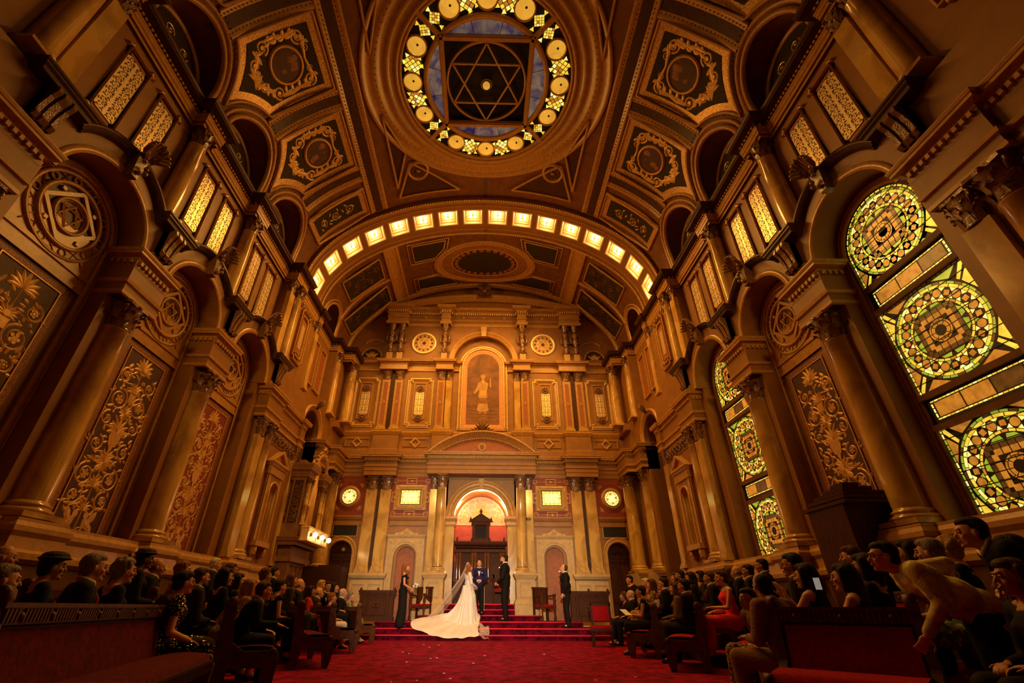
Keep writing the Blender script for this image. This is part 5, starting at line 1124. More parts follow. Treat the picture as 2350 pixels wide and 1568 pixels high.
for k in range(4):
    for d in (-.235, .235, -.69, .69):
        a = k*PI/2+d; c1, s1 = cos(a), sin(a); g = MB()
        def T(x, y): return (x*c1-y*s1, x*s1+y*c1)
        sc_ = 1 if abs(d) < .5 else .62
        for ix in range(4):
            for iy in range(4):
                u = -.165+.11*ix; v_ = -.165+.11*iy; X_ = 2.19+(u-v_)*.707*sc_; Y_ = (u+v_)*.707*sc_; qx, qy = T(X_, Y_); qd(qx, qy, .066*sc_, a, rnd.choice((0, 0, 1, 3)))
        for qx_, qy_ in ((-.3, 0), (.27, 0), (-.2, .2), (-.2, -.2), (.2, .2), (.2, -.2))[:6 if sc_ == 1 else 2]:
            x, y = T(2.19+qx_*.9, qy_*1.0); qd(x, y, .075, a+PI*(.25 if qx_ > 0 else 1.25), rnd.choice((0, 1)), 3)
        g.build('leaded_diamond_glass', ['gy', 'gl', 'ga', 'ga'], sk)
t = thing('star_lamp', 'small round lamp with beaded rim in the centre of the star', 'lamp', (0, DC[1], 14.3))
g = MB(); g.sphere((0, 0, .0), .11, n=14); g.build('lamp_globe', 'god', t)
g = MB()
for i in range(24): a = 2*PI*i/24; g.sphere((.16*cos(a), .16*sin(a), .05), .014, n=5)
g.build('rim_bead', 'pale', t)
g = MB(); g.lathe([(.0, .12), (.15, .1), (.17, .06), (.15, .05)], n=20); g.tube([(0, 0, .1), (0, 0, .33)], .015); g.build('lamp_canopy', 'dark', t)
# ================================================================ lit transverse arch
LA, LB = 6.16, 4.10
def la(t, off=0): 
    n = Vector((cos(t)/LA, sin(t)/LB)).normalized(); return (LA*cos(t)-n.x*off, 10.5+LB*sin(t)-n.y*off)
N = 400; tt = [PI*i/N for i in range(N+1)]; cum = [0]
for i in range(N): a = la(tt[i]); b = la(tt[i+1]); cum.append(cum[-1]+math.hypot(a[0]-b[0], a[1]-b[1]))
def at_len(L):
    for i in range(N):
        if cum[i+1] >= L: return tt[i]+(tt[i+1]-tt[i])*(L-cum[i])/(cum[i+1]-cum[i])
    return PI
TOT = cum[-1]; step = 1.0; cs = [TOT/2+(i-7.5)*step for i in range(16)]; HWc = .36
m = MB()
def band(y0, y1, l0, l1, off=0, n=None):
    n = n or max(1, int((l1-l0)/.15)); rows = []
    for i in range(n+1):
        t_ = at_len(l0+(l1-l0)*i/n); x, z = la(t_, off); rows.append([(x, y0, z), (x, y1, z)])
    m.grid(rows, 0)
band(12.2, 12.67, 0, TOT); band(13.43, 13.95, 0, TOT)
edges = [0]+[v for c in cs for v in (c-HWc, c+HWc)]+[TOT]
for i in range(0, len(edges), 2): band(12.67, 13.43, edges[i], edges[i+1])
rows = []
for i in range(61):
    t_ = PI*i/60; rows.append([(6.27*cos(t_), 12.2, 10.5+4.28*sin(t_)), (*[la(t_)[0]], 12.2, la(t_)[1])])
m.grid(rows, 0)
rows = []
for i in range(61):
    t_ = PI*i/60; rows.append([(la(t_)[0], 13.95, la(t_)[1]), (6.2*cos(t_), 13.95, 10.5+4.16*sin(t_))])
m.grid(rows, 0)
struct(m.build('trim_lit_arch_soffit', 'wall'))
m = MB()
for y, rr in ((12.22, .05), (13.92, .045)): m.tube([(la(PI*i/80, .02)[0], y, la(PI*i/80, .02)[1]) for i in range(81)], rr, 6)
for y in (12.45, 13.7): m.tube([(la(PI*i/80, .01)[0], y, la(PI*i/80, .01)[1]) for i in range(81)], .025, 5)
struct(m.build('trim_lit_arch_edges', 'trim'))
m = MB()
for y in (12.17, 13.97):
    for i in range(170): x, z = la(at_len(TOT*(i+.5)/170), .03); m.sphere((x, y, z), .034, n=5)
struct(m.build('trim_lit_arch_beads', 'pale'))
def coffer_parts():
    R_ = []
    g = MB(); q = [HWc+.03, HWc-.03, HWc-.08, HWc-.12]; hz = [.0, .03, .10, .17]
    for a, (r0, z0) in enumerate(zip(q, hz)): pass
    def sq(r, z): return [(-r, -r, z), (r, -r, z), (r, r, z), (-r, r, z)]
    rings = [sq(HWc+.04, -.015), sq(HWc-.01, -.03), sq(HWc-.03, 0), sq(HWc-.03, .07), sq(HWc-.09, .08), sq(HWc-.09, .15), sq(HWc-.14, .16), sq(HWc-.14, .24)]
    vs = [p for r in rings for p in r]; fs = []
    for i in range(len(rings)-1):
        for j in range(4): fs.append((i*4+j, i*4+(j+1) % 4, (i+1)*4+(j+1) % 4, (i+1)*4+j))
    fs.append((28, 29, 30, 31)); g.add(vs, fs); R_.append(('coffer_frame', g, 'pale'))
    for x in (-1, 1):
        for y in (-1, 1): b = MB(); b.sphere((x*.085, y*.085, .10), .052, n=10); R_.append(('bulb', b, 'bulb'))
    c = MB(); 
    for i in range(4): a = PI/2*i; c.tube([(0, 0, .12), (.07*cos(a), .07*sin(a), .09), (.13*cos(a), .13*sin(a), .13)], .016, 5)
    c.sphere((0, 0, .09), .035, n=8); R_.append(('rosette', c, 'trim')); return R_
first = None
for i, c in enumerate(cs):
    t_ = at_len(c); x, z = la(t_); n = Vector((cos(t_)/LA, 0, sin(t_)/LB)).normalized()
    k = i+1; hand = 'left' if x < 0 else 'right'; num = (16-i) if x < 0 else (i+1)
    nn = ['first', 'second', 'third', 'fourth', 'fifth', 'sixth', 'seventh', 'eighth'][min(i, 15-i)]
    lab = 'square lit coffer with four bulbs, %s up from the %s foot of the bright arch' % (nn, hand)
    if first is None:
        first = thing('ceiling_light', lab, 'ceiling light', (x, 13.05, z), 0, 'lit coffers of the transverse arch')
        for nm_, g, mt in coffer_parts(): g.build(nm_, mt, first)
        o = first
    else: o = dup(first, (x, 13.05, z), 0, lab)
    o.rotation_euler = n.to_track_quat('Z', 'Y').to_euler()
    p = Vector((x, 13.05, z))-n*.02
    lamp('coffer_light', 'SPOT', tuple(p), 290, (1, .46, .08), .09, tuple(p-n), angle=math.radians(138), blend=.5)
    lamp('coffer_glow', 'POINT', tuple(p+n*.10), 13, (1, .62, .26), .05)
# ================================================================ chancel vault ornament
CA, CB = 6.2, 4.16
for s, nm, _ in SIDES:
    r = MB(); kw = dict(a=CA, b=CB); VTC = lambda z: 5*math.asin((z-10.5)/CB)
    L = [(13.97+4.0*i/14, VB) for i in range(15)]; vrib(r, s, L, BEAM, **kw)
    L = [(15.2+.75, VTC(11.6)+(VB-VTC(11.6))*i/8) for i in range(9)]
    L = [(15.95, VTC(11.3)+(5*PI/2*.999-VTC(11.3))*i/26) for i in range(27)]
    vrib(r, s, [(15.85, VTC(11.35)+(VB-VTC(11.35))*i/10) for i in range(11)], [(-.08, 0), (-.07, .05), (0, .07), (.07, .05), (.08, 0)], **kw)
    for prof, rr in (([(-.03, 0), (-.03, .05), (.02, .08), (.08, 0)], .73), ([(-.02, 0), (.02, .06), (.06, 0)], .86)):
        pts = [(15.2+rr*cos(PI*i/22), VTC(10.85+rr*sin(PI*i/22))) for i in range(23)]; pts = [(pts[0][0], VTC(10.52))]+pts+[(pts[-1][0], VTC(10.52))]; vrib(r, s, pts, prof, **kw)
    L = [(17.6, 5*PI/2*(i/30)*.99+.05) for i in range(31)]; vrib(r, s, L, [(-.12, 0), (-.12, .06), (-.05, .08), (0, .03), (.08, .1), (.15, .1), (.16, 0)], **kw)
    struct(r.build('trim_chancel_beams_'+nm, 'trim'))
    b = MB(); vbeads(b, s, [(13.97+3.6*i/8, VB+.185) for i in range(9)], .11, .02, .06, **kw); vbeads(b, s, [(13.97+3.6*i/8, VB-.185) for i in range(9)], .11, .02, .06, **kw); vbeads(b, s, [(17.45, .1+7.6*i/40) for i in range(41)], .13, .035, .06, **kw); struct(b.build('trim_chancel_beads_'+nm, 'bronze'))
    for (y0, y1, v0, v1), wh in (((14.35, 15.6, 2.0, 3.9), 'nearer the lit arch'), ((16.15, 17.3, 1.2, 3.9), 'nearer the end wall')):
        t = thing('ceiling_panel', 'dark painted panel of the chancel vault, %s slope, %s' % (nm, wh), 'ceiling panel', (0, 0, 0))
        g = MB(); vstrip(g, s, y0, y1, v0, v1, .03, **kw); g.build('panel_ground', 'olive', t)
        g = MB(); vrib(g, s, [(y0, v0), (y0, v1)], [(-.04, 0), (-.03, .06), (.02, .06), (.03, 0)], **kw); vrib(g, s, [(y1, v0), (y1, v1)], [(-.04, 0), (-.03, .06), (.02, .06), (.03, 0)], **kw); vrib(g, s, [(y0, v0), (y1, v0)], [(-.04, 0), (-.03, .06), (.02, .06), (.03, 0)], **kw); vrib(g, s, [(y0, v1), (y1, v1)], [(-.04, 0), (-.03, .06), (.02, .06), (.03, 0)], **kw); g.build('panel_frame', 'trim', t)
        g = MB(); rnd = random.Random(2); hv = (v1-v0)
        for i in range(5): spiral(g, (y1-y0)*(.25+.5*(i % 2)), v0*0+hv*(.12+.19*i), .16, (-1)**i, 1.5, 0, .03)
        for i in range(30): leaf(g, rnd.uniform(.12, y1-y0-.12), rnd.uniform(.1, hv-.1), rnd.uniform(0, 6), .16, .05, 0, 0, .006, 1)
        g.v = [vp(s, y0+x, v0+z, .035-y, CA, CB) for x, y, z in g.v]; g.build('gilt_scrollwork', 'wall2', t)
def cz_(x): return vaultz(x, CA, CB)
t = thing('ceiling_oval', 'large oval moulded panel with a scalloped painted centre at the crown of the chancel vault', 'ceiling panel', (0, 15.9, 0))
def oval(mb, r0, prof, m_=0, n=64):
    rows = []
    for i in range(n+1):
        a = 2*PI*i/n; rows.append([((2.15*k_)*cos(a), (1.3*k_)*sin(a), cz_(2.15*k_*cos(a))-h) for k_, h in prof])
    mb.grid(rows, m_)
g = MB(); oval(g, 1, [(1.08, 0), (1.06, .07), (1.0, .08), (.98, .04), (.96, .04), (.94, .07), (.91, .02)]); oval(g, 1, [(.72, .02), (.70, .05), (.68, .02)]); g.build('oval_moulding', 'trim', t)
g = MB(); oval(g, 1, [(.91, .015), (.7, .015)]); g.build('oval_field', 'wall', t)
g = MB(); oval(g, 1, [(.68, .02), (.35, .02), (.01, .02)])
for i in range(26): a = 2*PI*i/26; x, y = 2.15*.62*cos(a), 1.3*.62*sin(a); g.sphere((x, y, cz_(x)-.02), .12, 1, n=8, sq=(1, 1, .15))
for i in range(40): a = 2*PI*i/40; x, y = 2.15*.8*cos(a), 1.3*.8*sin(a); g.sphere((x, y, cz_(x)-.02), .05, 1, n=6, sq=(1.6, .7, .4))
for i in range(70): a = 2*PI*i/70; x, y = 2.15*1.03*cos(a), 1.3*1.03*sin(a); g.sphere((x, y, cz_(x)-.085), .03, 1, n=4)
g.build('oval_painting', ['olive', 'rust'], t)
for q, nm in ((-1, 'left'), (1, 'right')):
    for y0, y1, wh in ((14.3, 15.3, 'near'), (16.5, 17.25, 'far')):
        t = thing('ceiling_panel', 'dark corner panel beside the chancel oval, %s %s' % (wh, nm), 'ceiling panel', (0, 0, 0))
        P = [(1.7 if wh == 'near' else 1.4, y0), (3.1, y0), (3.1, y1), (2.2, y1), (1.8, (y0+y1)/2)] if wh == 'near' else [(2.2, y0), (3.1, y0), (3.1, y1), (1.3, y1), (1.6, (y0+y1)/2)]
        g = MB(); g.add([(q*x, y, cz_(x)-.03) for x, y in P], [(0, 1, 2, 3, 4)]); g.build('panel_ground', 'olive', t)
        g = MB(); g.tube([(q*x, y, cz_(x)-.04) for x, y in P+[P[0]]], .035, 5); P2 = [(2.35+(x-2.35)*1.25, (y0+y1)/2+(y-(y0+y1)/2)*1.25) for x, y in P]; g.tube([(q*x, y, cz_(x)-.03) for x, y in P2+[P2[0]]], .03, 5); g.build('panel_frame', 'trim', t)
# ================================================================ people
PS = 1.07
SK = {'a': mat('fair_skin', (.62, .30, .17), .5, spec=.4), 'b': mat('tanned_skin', (.42, .19, .09), .5, spec=.4), 'c': mat('brown_skin', (.20, .085, .04), .45)}
CL = {'black': mat('black_wool_cloth', (.012, .009, .008), .8), 'navy': mat('navy_satin_wool', (.018, .016, .075), .55), 'char': mat('charcoal_cloth', (.028, .020, .018), .8),
      'white': mat('white_shirt_cotton', (.72, .66, .55), .7), 'ivory': mat('ivory_satin', (.82, .79, .76), .5, c2=(.76, .72, .68), scale=5), 'tweed': mat('brown_tweed', (.34, .18, .08), .9, c2=(.18, .09, .04), scale=70, bump=.4, bscale=120),
      'beige': mat('rumpled_beige_satin', (.80, .66, .22), .38, c2=(.30, .21, .06), scale=7, detail=5, bump=.9, bscale=9), 'red': mat('scarlet_chiffon', (.85, .04, .03), .7), 'floral': mat('blue_floral_print', (.04, .04, .18), .7, c2=(.45, .36, .34), scale=30, ramp=(.5, .56)),
      'brownc': mat('olive_brown_cloth', (.16, .085, .03), .8), 'leop': mat('mottled_gold_print', (.42, .25, .07), .7, c2=(.04, .018, .008), scale=40, detail=3, ramp=(.48, .52)), 'lace': mat('tan_lace', (.42, .25, .13), .8, c2=(.2, .1, .05), scale=50, ramp=(.45, .55)),
      'green': mat('green_scarf_print', (.08, .13, .05), .7, c2=(.4, .4, .2), scale=20, ramp=(.52, .56)), 'crim': mat('crimson_cloth', (.42, .02, .02), .7)}
def hairm(n, c, c2): return mat(n, c, .55, c2=c2, scale=40, stretch=(1, 1, .3), bump=.5, bscale=90)
HR = {'black': hairm('black_hair', (.012, .007, .005), (.03, .016, .01)), 'brown': hairm('brown_hair', (.05, .022, .010), (.10, .045, .02)), 'grey': hairm('grey_hair', (.30, .24, .19), (.14, .11, .09)), 'white': hairm('white_hair', (.62, .55, .46), (.42, .36, .28)),
      'blond': hairm('blond_hair', (.52, .32, .13), (.28, .15, .055)), 'ginger': hairm('auburn_hair', (.34, .12, .035), (.20, .065, .02))}
for m_ in list(CL.values())+list(HR.values()):
    if m_.name != 'ivory_satin': m_.node_tree.nodes['Principled BSDF'].inputs['Specular IOR Level'].default_value = .12
M['eyew'] = mat('eye_white', (.6, .5, .42), .3); M['eyed'] = mat('dark_eye', (.015, .008, .006), .2); M['lip'] = mat('lips', (.36, .09, .06), .5)
V = Vector
def frame_of(d):
    d = d.normalized(); u = d.orthogonal().normalized(); return u, d.cross(u)
def cap_(mb, a, b, ra, rb, n=12):
    a, b = V(a), V(b); d = b-a
    if d.length < 1e-5: mb.sphere(a, ra, n=n); return
    d.normalize(); P = []; R = []
    for k in range(5): t = PI/2*(1-k/4); P.append(a-d*ra*sin(t)); R.append(max(1e-4, ra*cos(t)))
    for k in range(5): t = PI/2*k/4; P.append(b+d*rb*sin(t)); R.append(max(1e-4, rb*cos(t)))
    mb.tube(P, R, n, 0, False)
def ell(mb, c, r, Rm=None, n=14):
    k = MB(); k.sphere((0, 0, 0), 1, n=n); vs = [V((v[0]*r[0], v[1]*r[1], v[2]*r[2])) for v in k.v]
    if Rm is not None: vs = [Rm @ v for v in vs]
    mb.add([v+V(c) for v in vs], k.f, 0, True)
def remesh(mb, vox, sm=4, name='m'):
    me = bpy.data.meshes.new(name); me.from_pydata([tuple(v) for v in mb.v], [], mb.f); o = bpy.data.objects.new(name, me); COL.objects.link(o)
    r = o.modifiers.new('r', 'REMESH'); r.mode = 'VOXEL'; r.voxel_size = vox; s_ = o.modifiers.new('s', 'SMOOTH'); s_.iterations = sm; s_.factor = .5
    dg = bpy.context.evaluated_depsgraph_get(); out = bpy.data.meshes.new_from_object(o.evaluated_get(dg)); bpy.data.objects.remove(o); bpy.data.meshes.remove(me)
    out.polygons.foreach_set('use_smooth', [True]*len(out.polygons)); out.materials.clear(); out.materials.append(None); return out
def hand(mb, w, d, nrm, side, curl=.5, s=1.0, spread=.12):
    """palm plus four fingers and a thumb; w wrist, d pointing direction, nrm back of the hand"""
    d = V(d).normalized(); nrm = (V(nrm)-d*V(nrm).dot(d)).normalized(); a = d.cross(nrm)*side; w = V(w)
    Rm = Matrix((a, d, nrm)).transposed(); ell(mb, w+d*.045*s, (.040*s, .052*s, .016*s), Rm)
    for i, (o, L) in enumerate(((-.030, .058), (-.010, .072), (.011, .078), (.031, .070))):
        p = w+d*.082*s+a*o*s; dd = (d+a*spread*(i-1.5)*.6).normalized(); c = curl
        for k in range(3):
            c2 = c*(k+.5); q = p+(dd*cos(c2)-nrm*sin(c2))*L*s*(.42, .32, .26)[k]; cap_(mb, p, q, .0088*s, .0078*s, 8); p = q
    p = w+d*.02*s+a*.036*s; q = p+(d*.6+a*.7-nrm*.35*curl).normalized()*.042*s; cap_(mb, p, q, .012*s, .010*s, 8); r = q+(d*.9+a*.15-nrm*.5*curl).normalized()*.034*s; cap_(mb, q, r, .010*s, .008*s, 8)
def skeleton(p):
    seated = p.get('seat', False); J = {}
    hip = V((0, 0, .52 if seated else .93)); J['hip'] = hip
    T = Matrix.Rotation(p.get('twist', 0), 3, 'Z') @ Matrix.Rotation(p.get('side', 0), 3, 'Y') @ Matrix.Rotation(-p.get('lean', 0), 3, 'X'); J['T'] = T
    J['waist'] = hip+T @ V((0, 0, .16)); J['chest'] = hip+T @ V((0, .01, .34)); J['neck'] = hip+T @ V((0, -.01, .52))
    hd = Matrix.Rotation(p.get('hyaw', 0), 3, 'Z') @ Matrix.Rotation(-p.get('hpitch', 0), 3, 'X'); J['H'] = hd
    J['head'] = J['neck']+T @ V((0, .02, .06))+V((0, .015, .068))
    for s_, k in ((-1, 'L'), (1, 'R')):
        sw = p.get('sw', .185); J['sh'+k] = hip+T @ V((s_*sw, -.01, .455))
        arm = p.get('arm'+k) or (V((s_*.25, .06, .16)), V((s_*.10, .28, .14)) if seated else V((s_*.24, .06, -.02)))
        J['el'+k] = hip+V(arm[0]); J['wr'+k] = hip+V(arm[1])
        leg = p.get('leg'+k)
        if leg: J['kn'+k], J['an'+k] = hip+V(leg[0]), hip+V(leg[1])
        elif seated: J['kn'+k], J['an'+k] = V((s_*.12, .44, .53)), V((s_*.12, .46, .09))
        else: J['kn'+k], J['an'+k] = V((s_*.10, .02, .50)), V((s_*.11, -.01, .09))
    return J
def build_person(key, p):
    """skin, clothes and hair meshes of one pose"""
    J = skeleton(p); f = p['sex'] == 'f'; fat = p.get('fat', 1.0); T, H, hd = J['T'], J['H'], J['head']; out = {}; E_ = []
    b = MB(); h = lambda x, y, z: hd+H @ V((x, y, z))
    k = .94 if f else 1.0
    ell(b, h(0, -.012, .022), (.077*k, .094*k, .098*k), H); ell(b, h(0, .030, -.030), (.060*k, .064*k, .080*k), H); ell(b, h(0, .038, -.080), (.045*k, .050*k, .036), H); ell(b, h(0, .082, -.098), (.022, .018, .018), H)
    cap_(b, h(0, .090, .012), h(0, .112, -.030), .008, .013, 8); ell(b, h(0, .086, .028), (.042, .014, .010), H); ell(b, h(0, .100, -.062), (.021, .009, .009), H)
    for s_ in (-1, 1):
        ell(b, h(s_*.078*k, -.005, -.012), (.010, .019, .030), H); ell(b, h(s_*.036, .068, -.030), (.022, .02, .02), H)
    cap_(b, J['neck']+T @ V((0, 0, -.03)), h(0, -.01, -.07), .068*(.82 if f else 1), .058*(.82 if f else 1))
    ws = .85 if f else 1.0
    ell(b, J['chest']+T @ V((0, 0, .03)), (.15*ws, .09, .15), T); ell(b, J['waist'], (.13*ws, .09, .14), T); ell(b, J['hip'], (.15, .11, .11))
    for q in 'LR':
        sd = -1 if q == 'L' else 1
        cap_(b, J['neck']+T @ V((0, 0, -.03)), J['sh'+q], .05, .052*ws); cap_(b, J['sh'+q], J['el'+q], .048*ws*fat, .038*ws*fat); cap_(b, J['el'+q], J['wr'+q], .038*ws*fat, .025)
        dd = p.get('hand'+q, None) or ((J['wr'+q]-J['el'+q]), V((0, 0, 1)) if p.get('seat') else V((sd, 0, 0)), .5, .12)
        hand(b, J['wr'+q], dd[0], dd[1], sd, dd[2], 1.0, dd[3])
        cap_(b, J['hip']+V((sd*.08, 0, 0)), J['kn'+q], .075, .05); cap_(b, J['kn'+q], J['an'+q], .048, .035); cap_(b, J['an'+q], J['an'+q]+V((0, .12, -.05)), .035, .025)
    out['body'] = remesh(b, p.get('vox', .0085), 2, 'person')
    # clothing
    c = MB(); J2 = J; ex = p.get('outfit', 'suit')
    if ex in ('suit', 'shirt'):
        ell(c, J['chest']+T @ V((0, .0, .03)), (.20*fat, .138*fat, .175), T); ell(c, J['waist'], (.18*fat, .142*fat, .17), T); ell(c, J['hip']+V((0, 0, .03)), (.185*fat, .135*fat, .14))
        for q in 'LR':
            sd = -1 if q == 'L' else 1
            cap_(c, J['neck']+T @ V((sd*.04, -.01, -.05)), J['sh'+q], .070, .082); cap_(c, J['sh'+q], J['el'+q], .082, .064); cap_(c, J['el'+q], J['wr'+q]+(J['el'+q]-J['wr'+q]).normalized()*.03, .058, .044)
            if not p.get('seat'): cap_(c, J['hip']+V((sd*.07, 0, .05)), J['hip']+V((sd*.09, 0, -.10)), .115, .105)
            else: cap_(c, J['hip']+V((sd*.08, 0, .0)), J['hip']+V((sd*.10, .10, -.01)), .11, .10)
        out['jacket'] = remesh(c, .015, 3)
        c = MB()
        for q in 'LR':
            sd = -1 if q == 'L' else 1
            cap_(c, J['hip']+V((sd*.085, 0, 0)), J['kn'+q], .112, .084); cap_(c, J['kn'+q], J['an'+q]+V((0, 0, -.01)), .084, .070)
        ell(c, J['hip'], (.16, .12, .12)); out['trousers'] = remesh(c, .015, 3)
        c = MB()
        for q in 'LR': cap_(c, J['an'+q]+V((0, -.03, -.05)), J['an'+q]+V((0, .15, -.06)), .042, .036)
        out['shoes'] = remesh(c, .012, 2)
        if ex == 'suit':
            g = MB(); hh = J['hip']; tp = lambda x, y, z: tuple(hh+T @ V((x, y, z)))
            yy = .147*fat; g.add([tp(-.05, .075*fat, .50), tp(.05, .075*fat, .50), tp(.042, yy*.96+.004, .40), tp(.0, yy+.010, .24), tp(-.042, yy*.96+.004, .40)], [(0, 1, 2, 4), (4, 2, 3)])
            g.tube([tp(-.072, .0, .545), tp(-.052, .058, .53), tp(0, .082, .505), tp(.052, .058, .53), tp(.072, .0, .545), tp(.045, -.062, .56), tp(-.045, -.062, .56), tp(-.072, .0, .545)], .018, 6); out['shirt_front'] = g
            g = MB()
            if p.get('bow'): 
                for s_ in (-1, 1): g.tube([tp(0, .112, .475), tp(s_*.05, .110, .475)], [.008, .022], 6)
            else: g.tube([tp(0, .098, .478), tp(0, yy*.95+.02, .40), tp(0, yy+.018, .27)], [.014, .016, .018], 6)
            out['tie'] = g
    else:
        ell(c, J['chest']+T @ V((0, .012, .0)), (.158*fat, .118*fat, .14), T); ell(c, J['waist'], (.14*fat, .11*fat, .17), T); ell(c, J['hip']+V((0, 0, .0)), (.18*fat, .14*fat, .14))
        for s_ in (-1, 1): ell(c, J['chest']+T @ V((s_*.065, .085, .01)), (.062, .055, .06), T)
        for q in 'LR':
            sd = -1 if q == 'L' else 1
            if ex in ('dress', 'sleeves', 'capsleeve'): cap_(c, J['chest']+T @ V((sd*.09, 0, .09)), J['sh'+q]+V((0, 0, 0)), .06, .062)
            if ex == 'sleeves': cap_(c, J['sh'+q], J['el'+q], .064, .052); cap_(c, J['el'+q], J['wr'+q]+(J['el'+q]-J['wr'+q]).normalized()*.03, .052, .036)
            if ex == 'capsleeve': cap_(c, J['sh'+q], J['sh'+q].lerp(J['el'+q], .35), .070, .068)
            if ex == 'strap': cap_(c, J['chest']+T @ V((sd*.08, .03, .08)), J['neck']+T @ V((sd*.09, 0, -.03)), .028, .024)
            if ex == 'offsh': cap_(c, J['chest']+T @ V((sd*.1, .05, .09)), J['sh'+q].lerp(J['el'+q], .22), .04, .056)
            if p.get('seat'): cap_(c, J['hip']+V((sd*.08, .0, 0)), J['kn'+q], .115*fat, .088*fat); cap_(c, J['kn'+q], J['an'+q]+V((0, 0, p.get('hem', .12))), .088*fat, .085*fat)
            else:
                cap_(c, J['hip']+V((sd*.06, 0, 0)), J['kn'+q], .125, .13)
                if p.get('long', True): cap_(c, J['kn'+q], J['an'+q]+V((sd*.04, 0, .02)), .13, .15)
        out['dress'] = remesh(c, .014, 3)
        c = MB()
        for q in 'LR': cap_(c, J['an'+q]+V((0, -.03, -.06)), J['an'+q]+V((0, .13, -.068)), .03, .028)
        out['shoes'] = remesh(c, .011, 2)
    # hair
    g = MB(); st_ = p.get('hair', 'short'); rnd = random.Random(hash(st_) % 97 if 0 else len(key)*7)
    if st_ != 'bald': ell(g, h(0, -.032, .040), (.086, .094, .088), H); ell(g, h(0, .012, .078), (.068, .068, .042), H); ell(g, h(0, -.05, -.02), (.078, .062, .075), H)
    if st_ == 'bald':
        for s_ in (-1, 1): ell(g, h(s_*.070, -.035, -.005), (.018, .042, .038), H)
        ell(g, h(0, -.078, -.012), (.068, .034, .045), H)
    if st_ == 'reced': g = MB(); ell(g, h(0, -.045, .030), (.084, .078, .084), H); ell(g, h(0, -.05, -.02), (.078, .06, .07), H)
    if st_ in ('bob', 'long', 'front'):
        for s_ in (-1, 1): cap_(g, h(s_*.070, -.01, .05), h(s_*.078, -.01, -.10), .030, .032)
        cap_(g, h(0, -.07, 0), h(0, -.065, -.12), .07, .065)
    if st_ == 'long':
        for x in (-.05, 0, .05): cap_(g, h(x, -.07, -.08), h(x*1.3, -.10, -.34), .05, .03)
    if st_ == 'front':
        for i in range(7): ell(g, h(.075+.01*(i % 2), .05+.006*i, -.10-.045*i), (.034, .034, .035), H)
    if st_ == 'updo': ell(g, h(0, -.10, .045), (.052, .045, .052), H); ell(g, h(0, -.085, -.035), (.055, .04, .045), H)
    if st_ == 'curly':
        for i in range(70):
            a = rnd.uniform(0, 2*PI); z = rnd.uniform(-.4, 1); q = math.sqrt(max(0, 1-z*z)); x_, y_ = q*cos(a), q*sin(a)
            if y_ > .55 and z < .6: continue
            ell(g, h(x_*.088, -.025+y_*.09, .03+z*.09), (.022, .022, .022), H, 8)
    if st_ == 'hat': ell(g, h(0, -.01, .095), (.10, .115, .045), H); ell(g, h(0, -.01, .070), (.135, .15, .012), H)
    out['hair'] = remesh(g, .010, 2)
    if p.get('beard'): g = MB(); ell(g, h(0, .045, -.085), (.052, .054, .040), H); ell(g, h(0, .088, -.088), (.034, .024, .026), H); out['beard'] = remesh(g, .008, 1)
    if p.get('faces', True):
        for nm_, mt, r_, y_ in (('eye', 'eyew', .0125, .0835), ('pupil', 'eyed', .0065, .0935)):
            for s_ in (-1, 1): g = MB(); g.sphere(h(s_*.030, y_, .004), r_, n=8); E_.append((nm_, g, mt))
        g = MB(); g.sphere(h(0, .106, -.063), .012, n=8, sq=(1.5, .5, .5)); E_.append(('mouth', g, 'lip'))
    if p.get('glasses'):
        g = MB()
        for s_ in (-1, 1): g.tube([h(s_*.034+.026*cos(a*PI/5), .108, .004+.020*sin(a*PI/5)) for a in range(11)], .0028, 5, 0, False); g.tube([h(s_*.06, .106, .008), h(s_*.083, .0, .004)], .0028, 5)
        E_.append(('glasses', g, 'eyed'))
    out['extra'] = E_; out['J'] = J; return out
_pc = {}
def mesh_of(mb, mt):
    me = bpy.data.meshes.new('m'); me.from_pydata([tuple(v) for v in mb.v], [], mb.f); me.materials.append(M[mt] if isinstance(mt, str) else mt); me.polygons.foreach_set('use_smooth', [True]*len(me.polygons)); return me
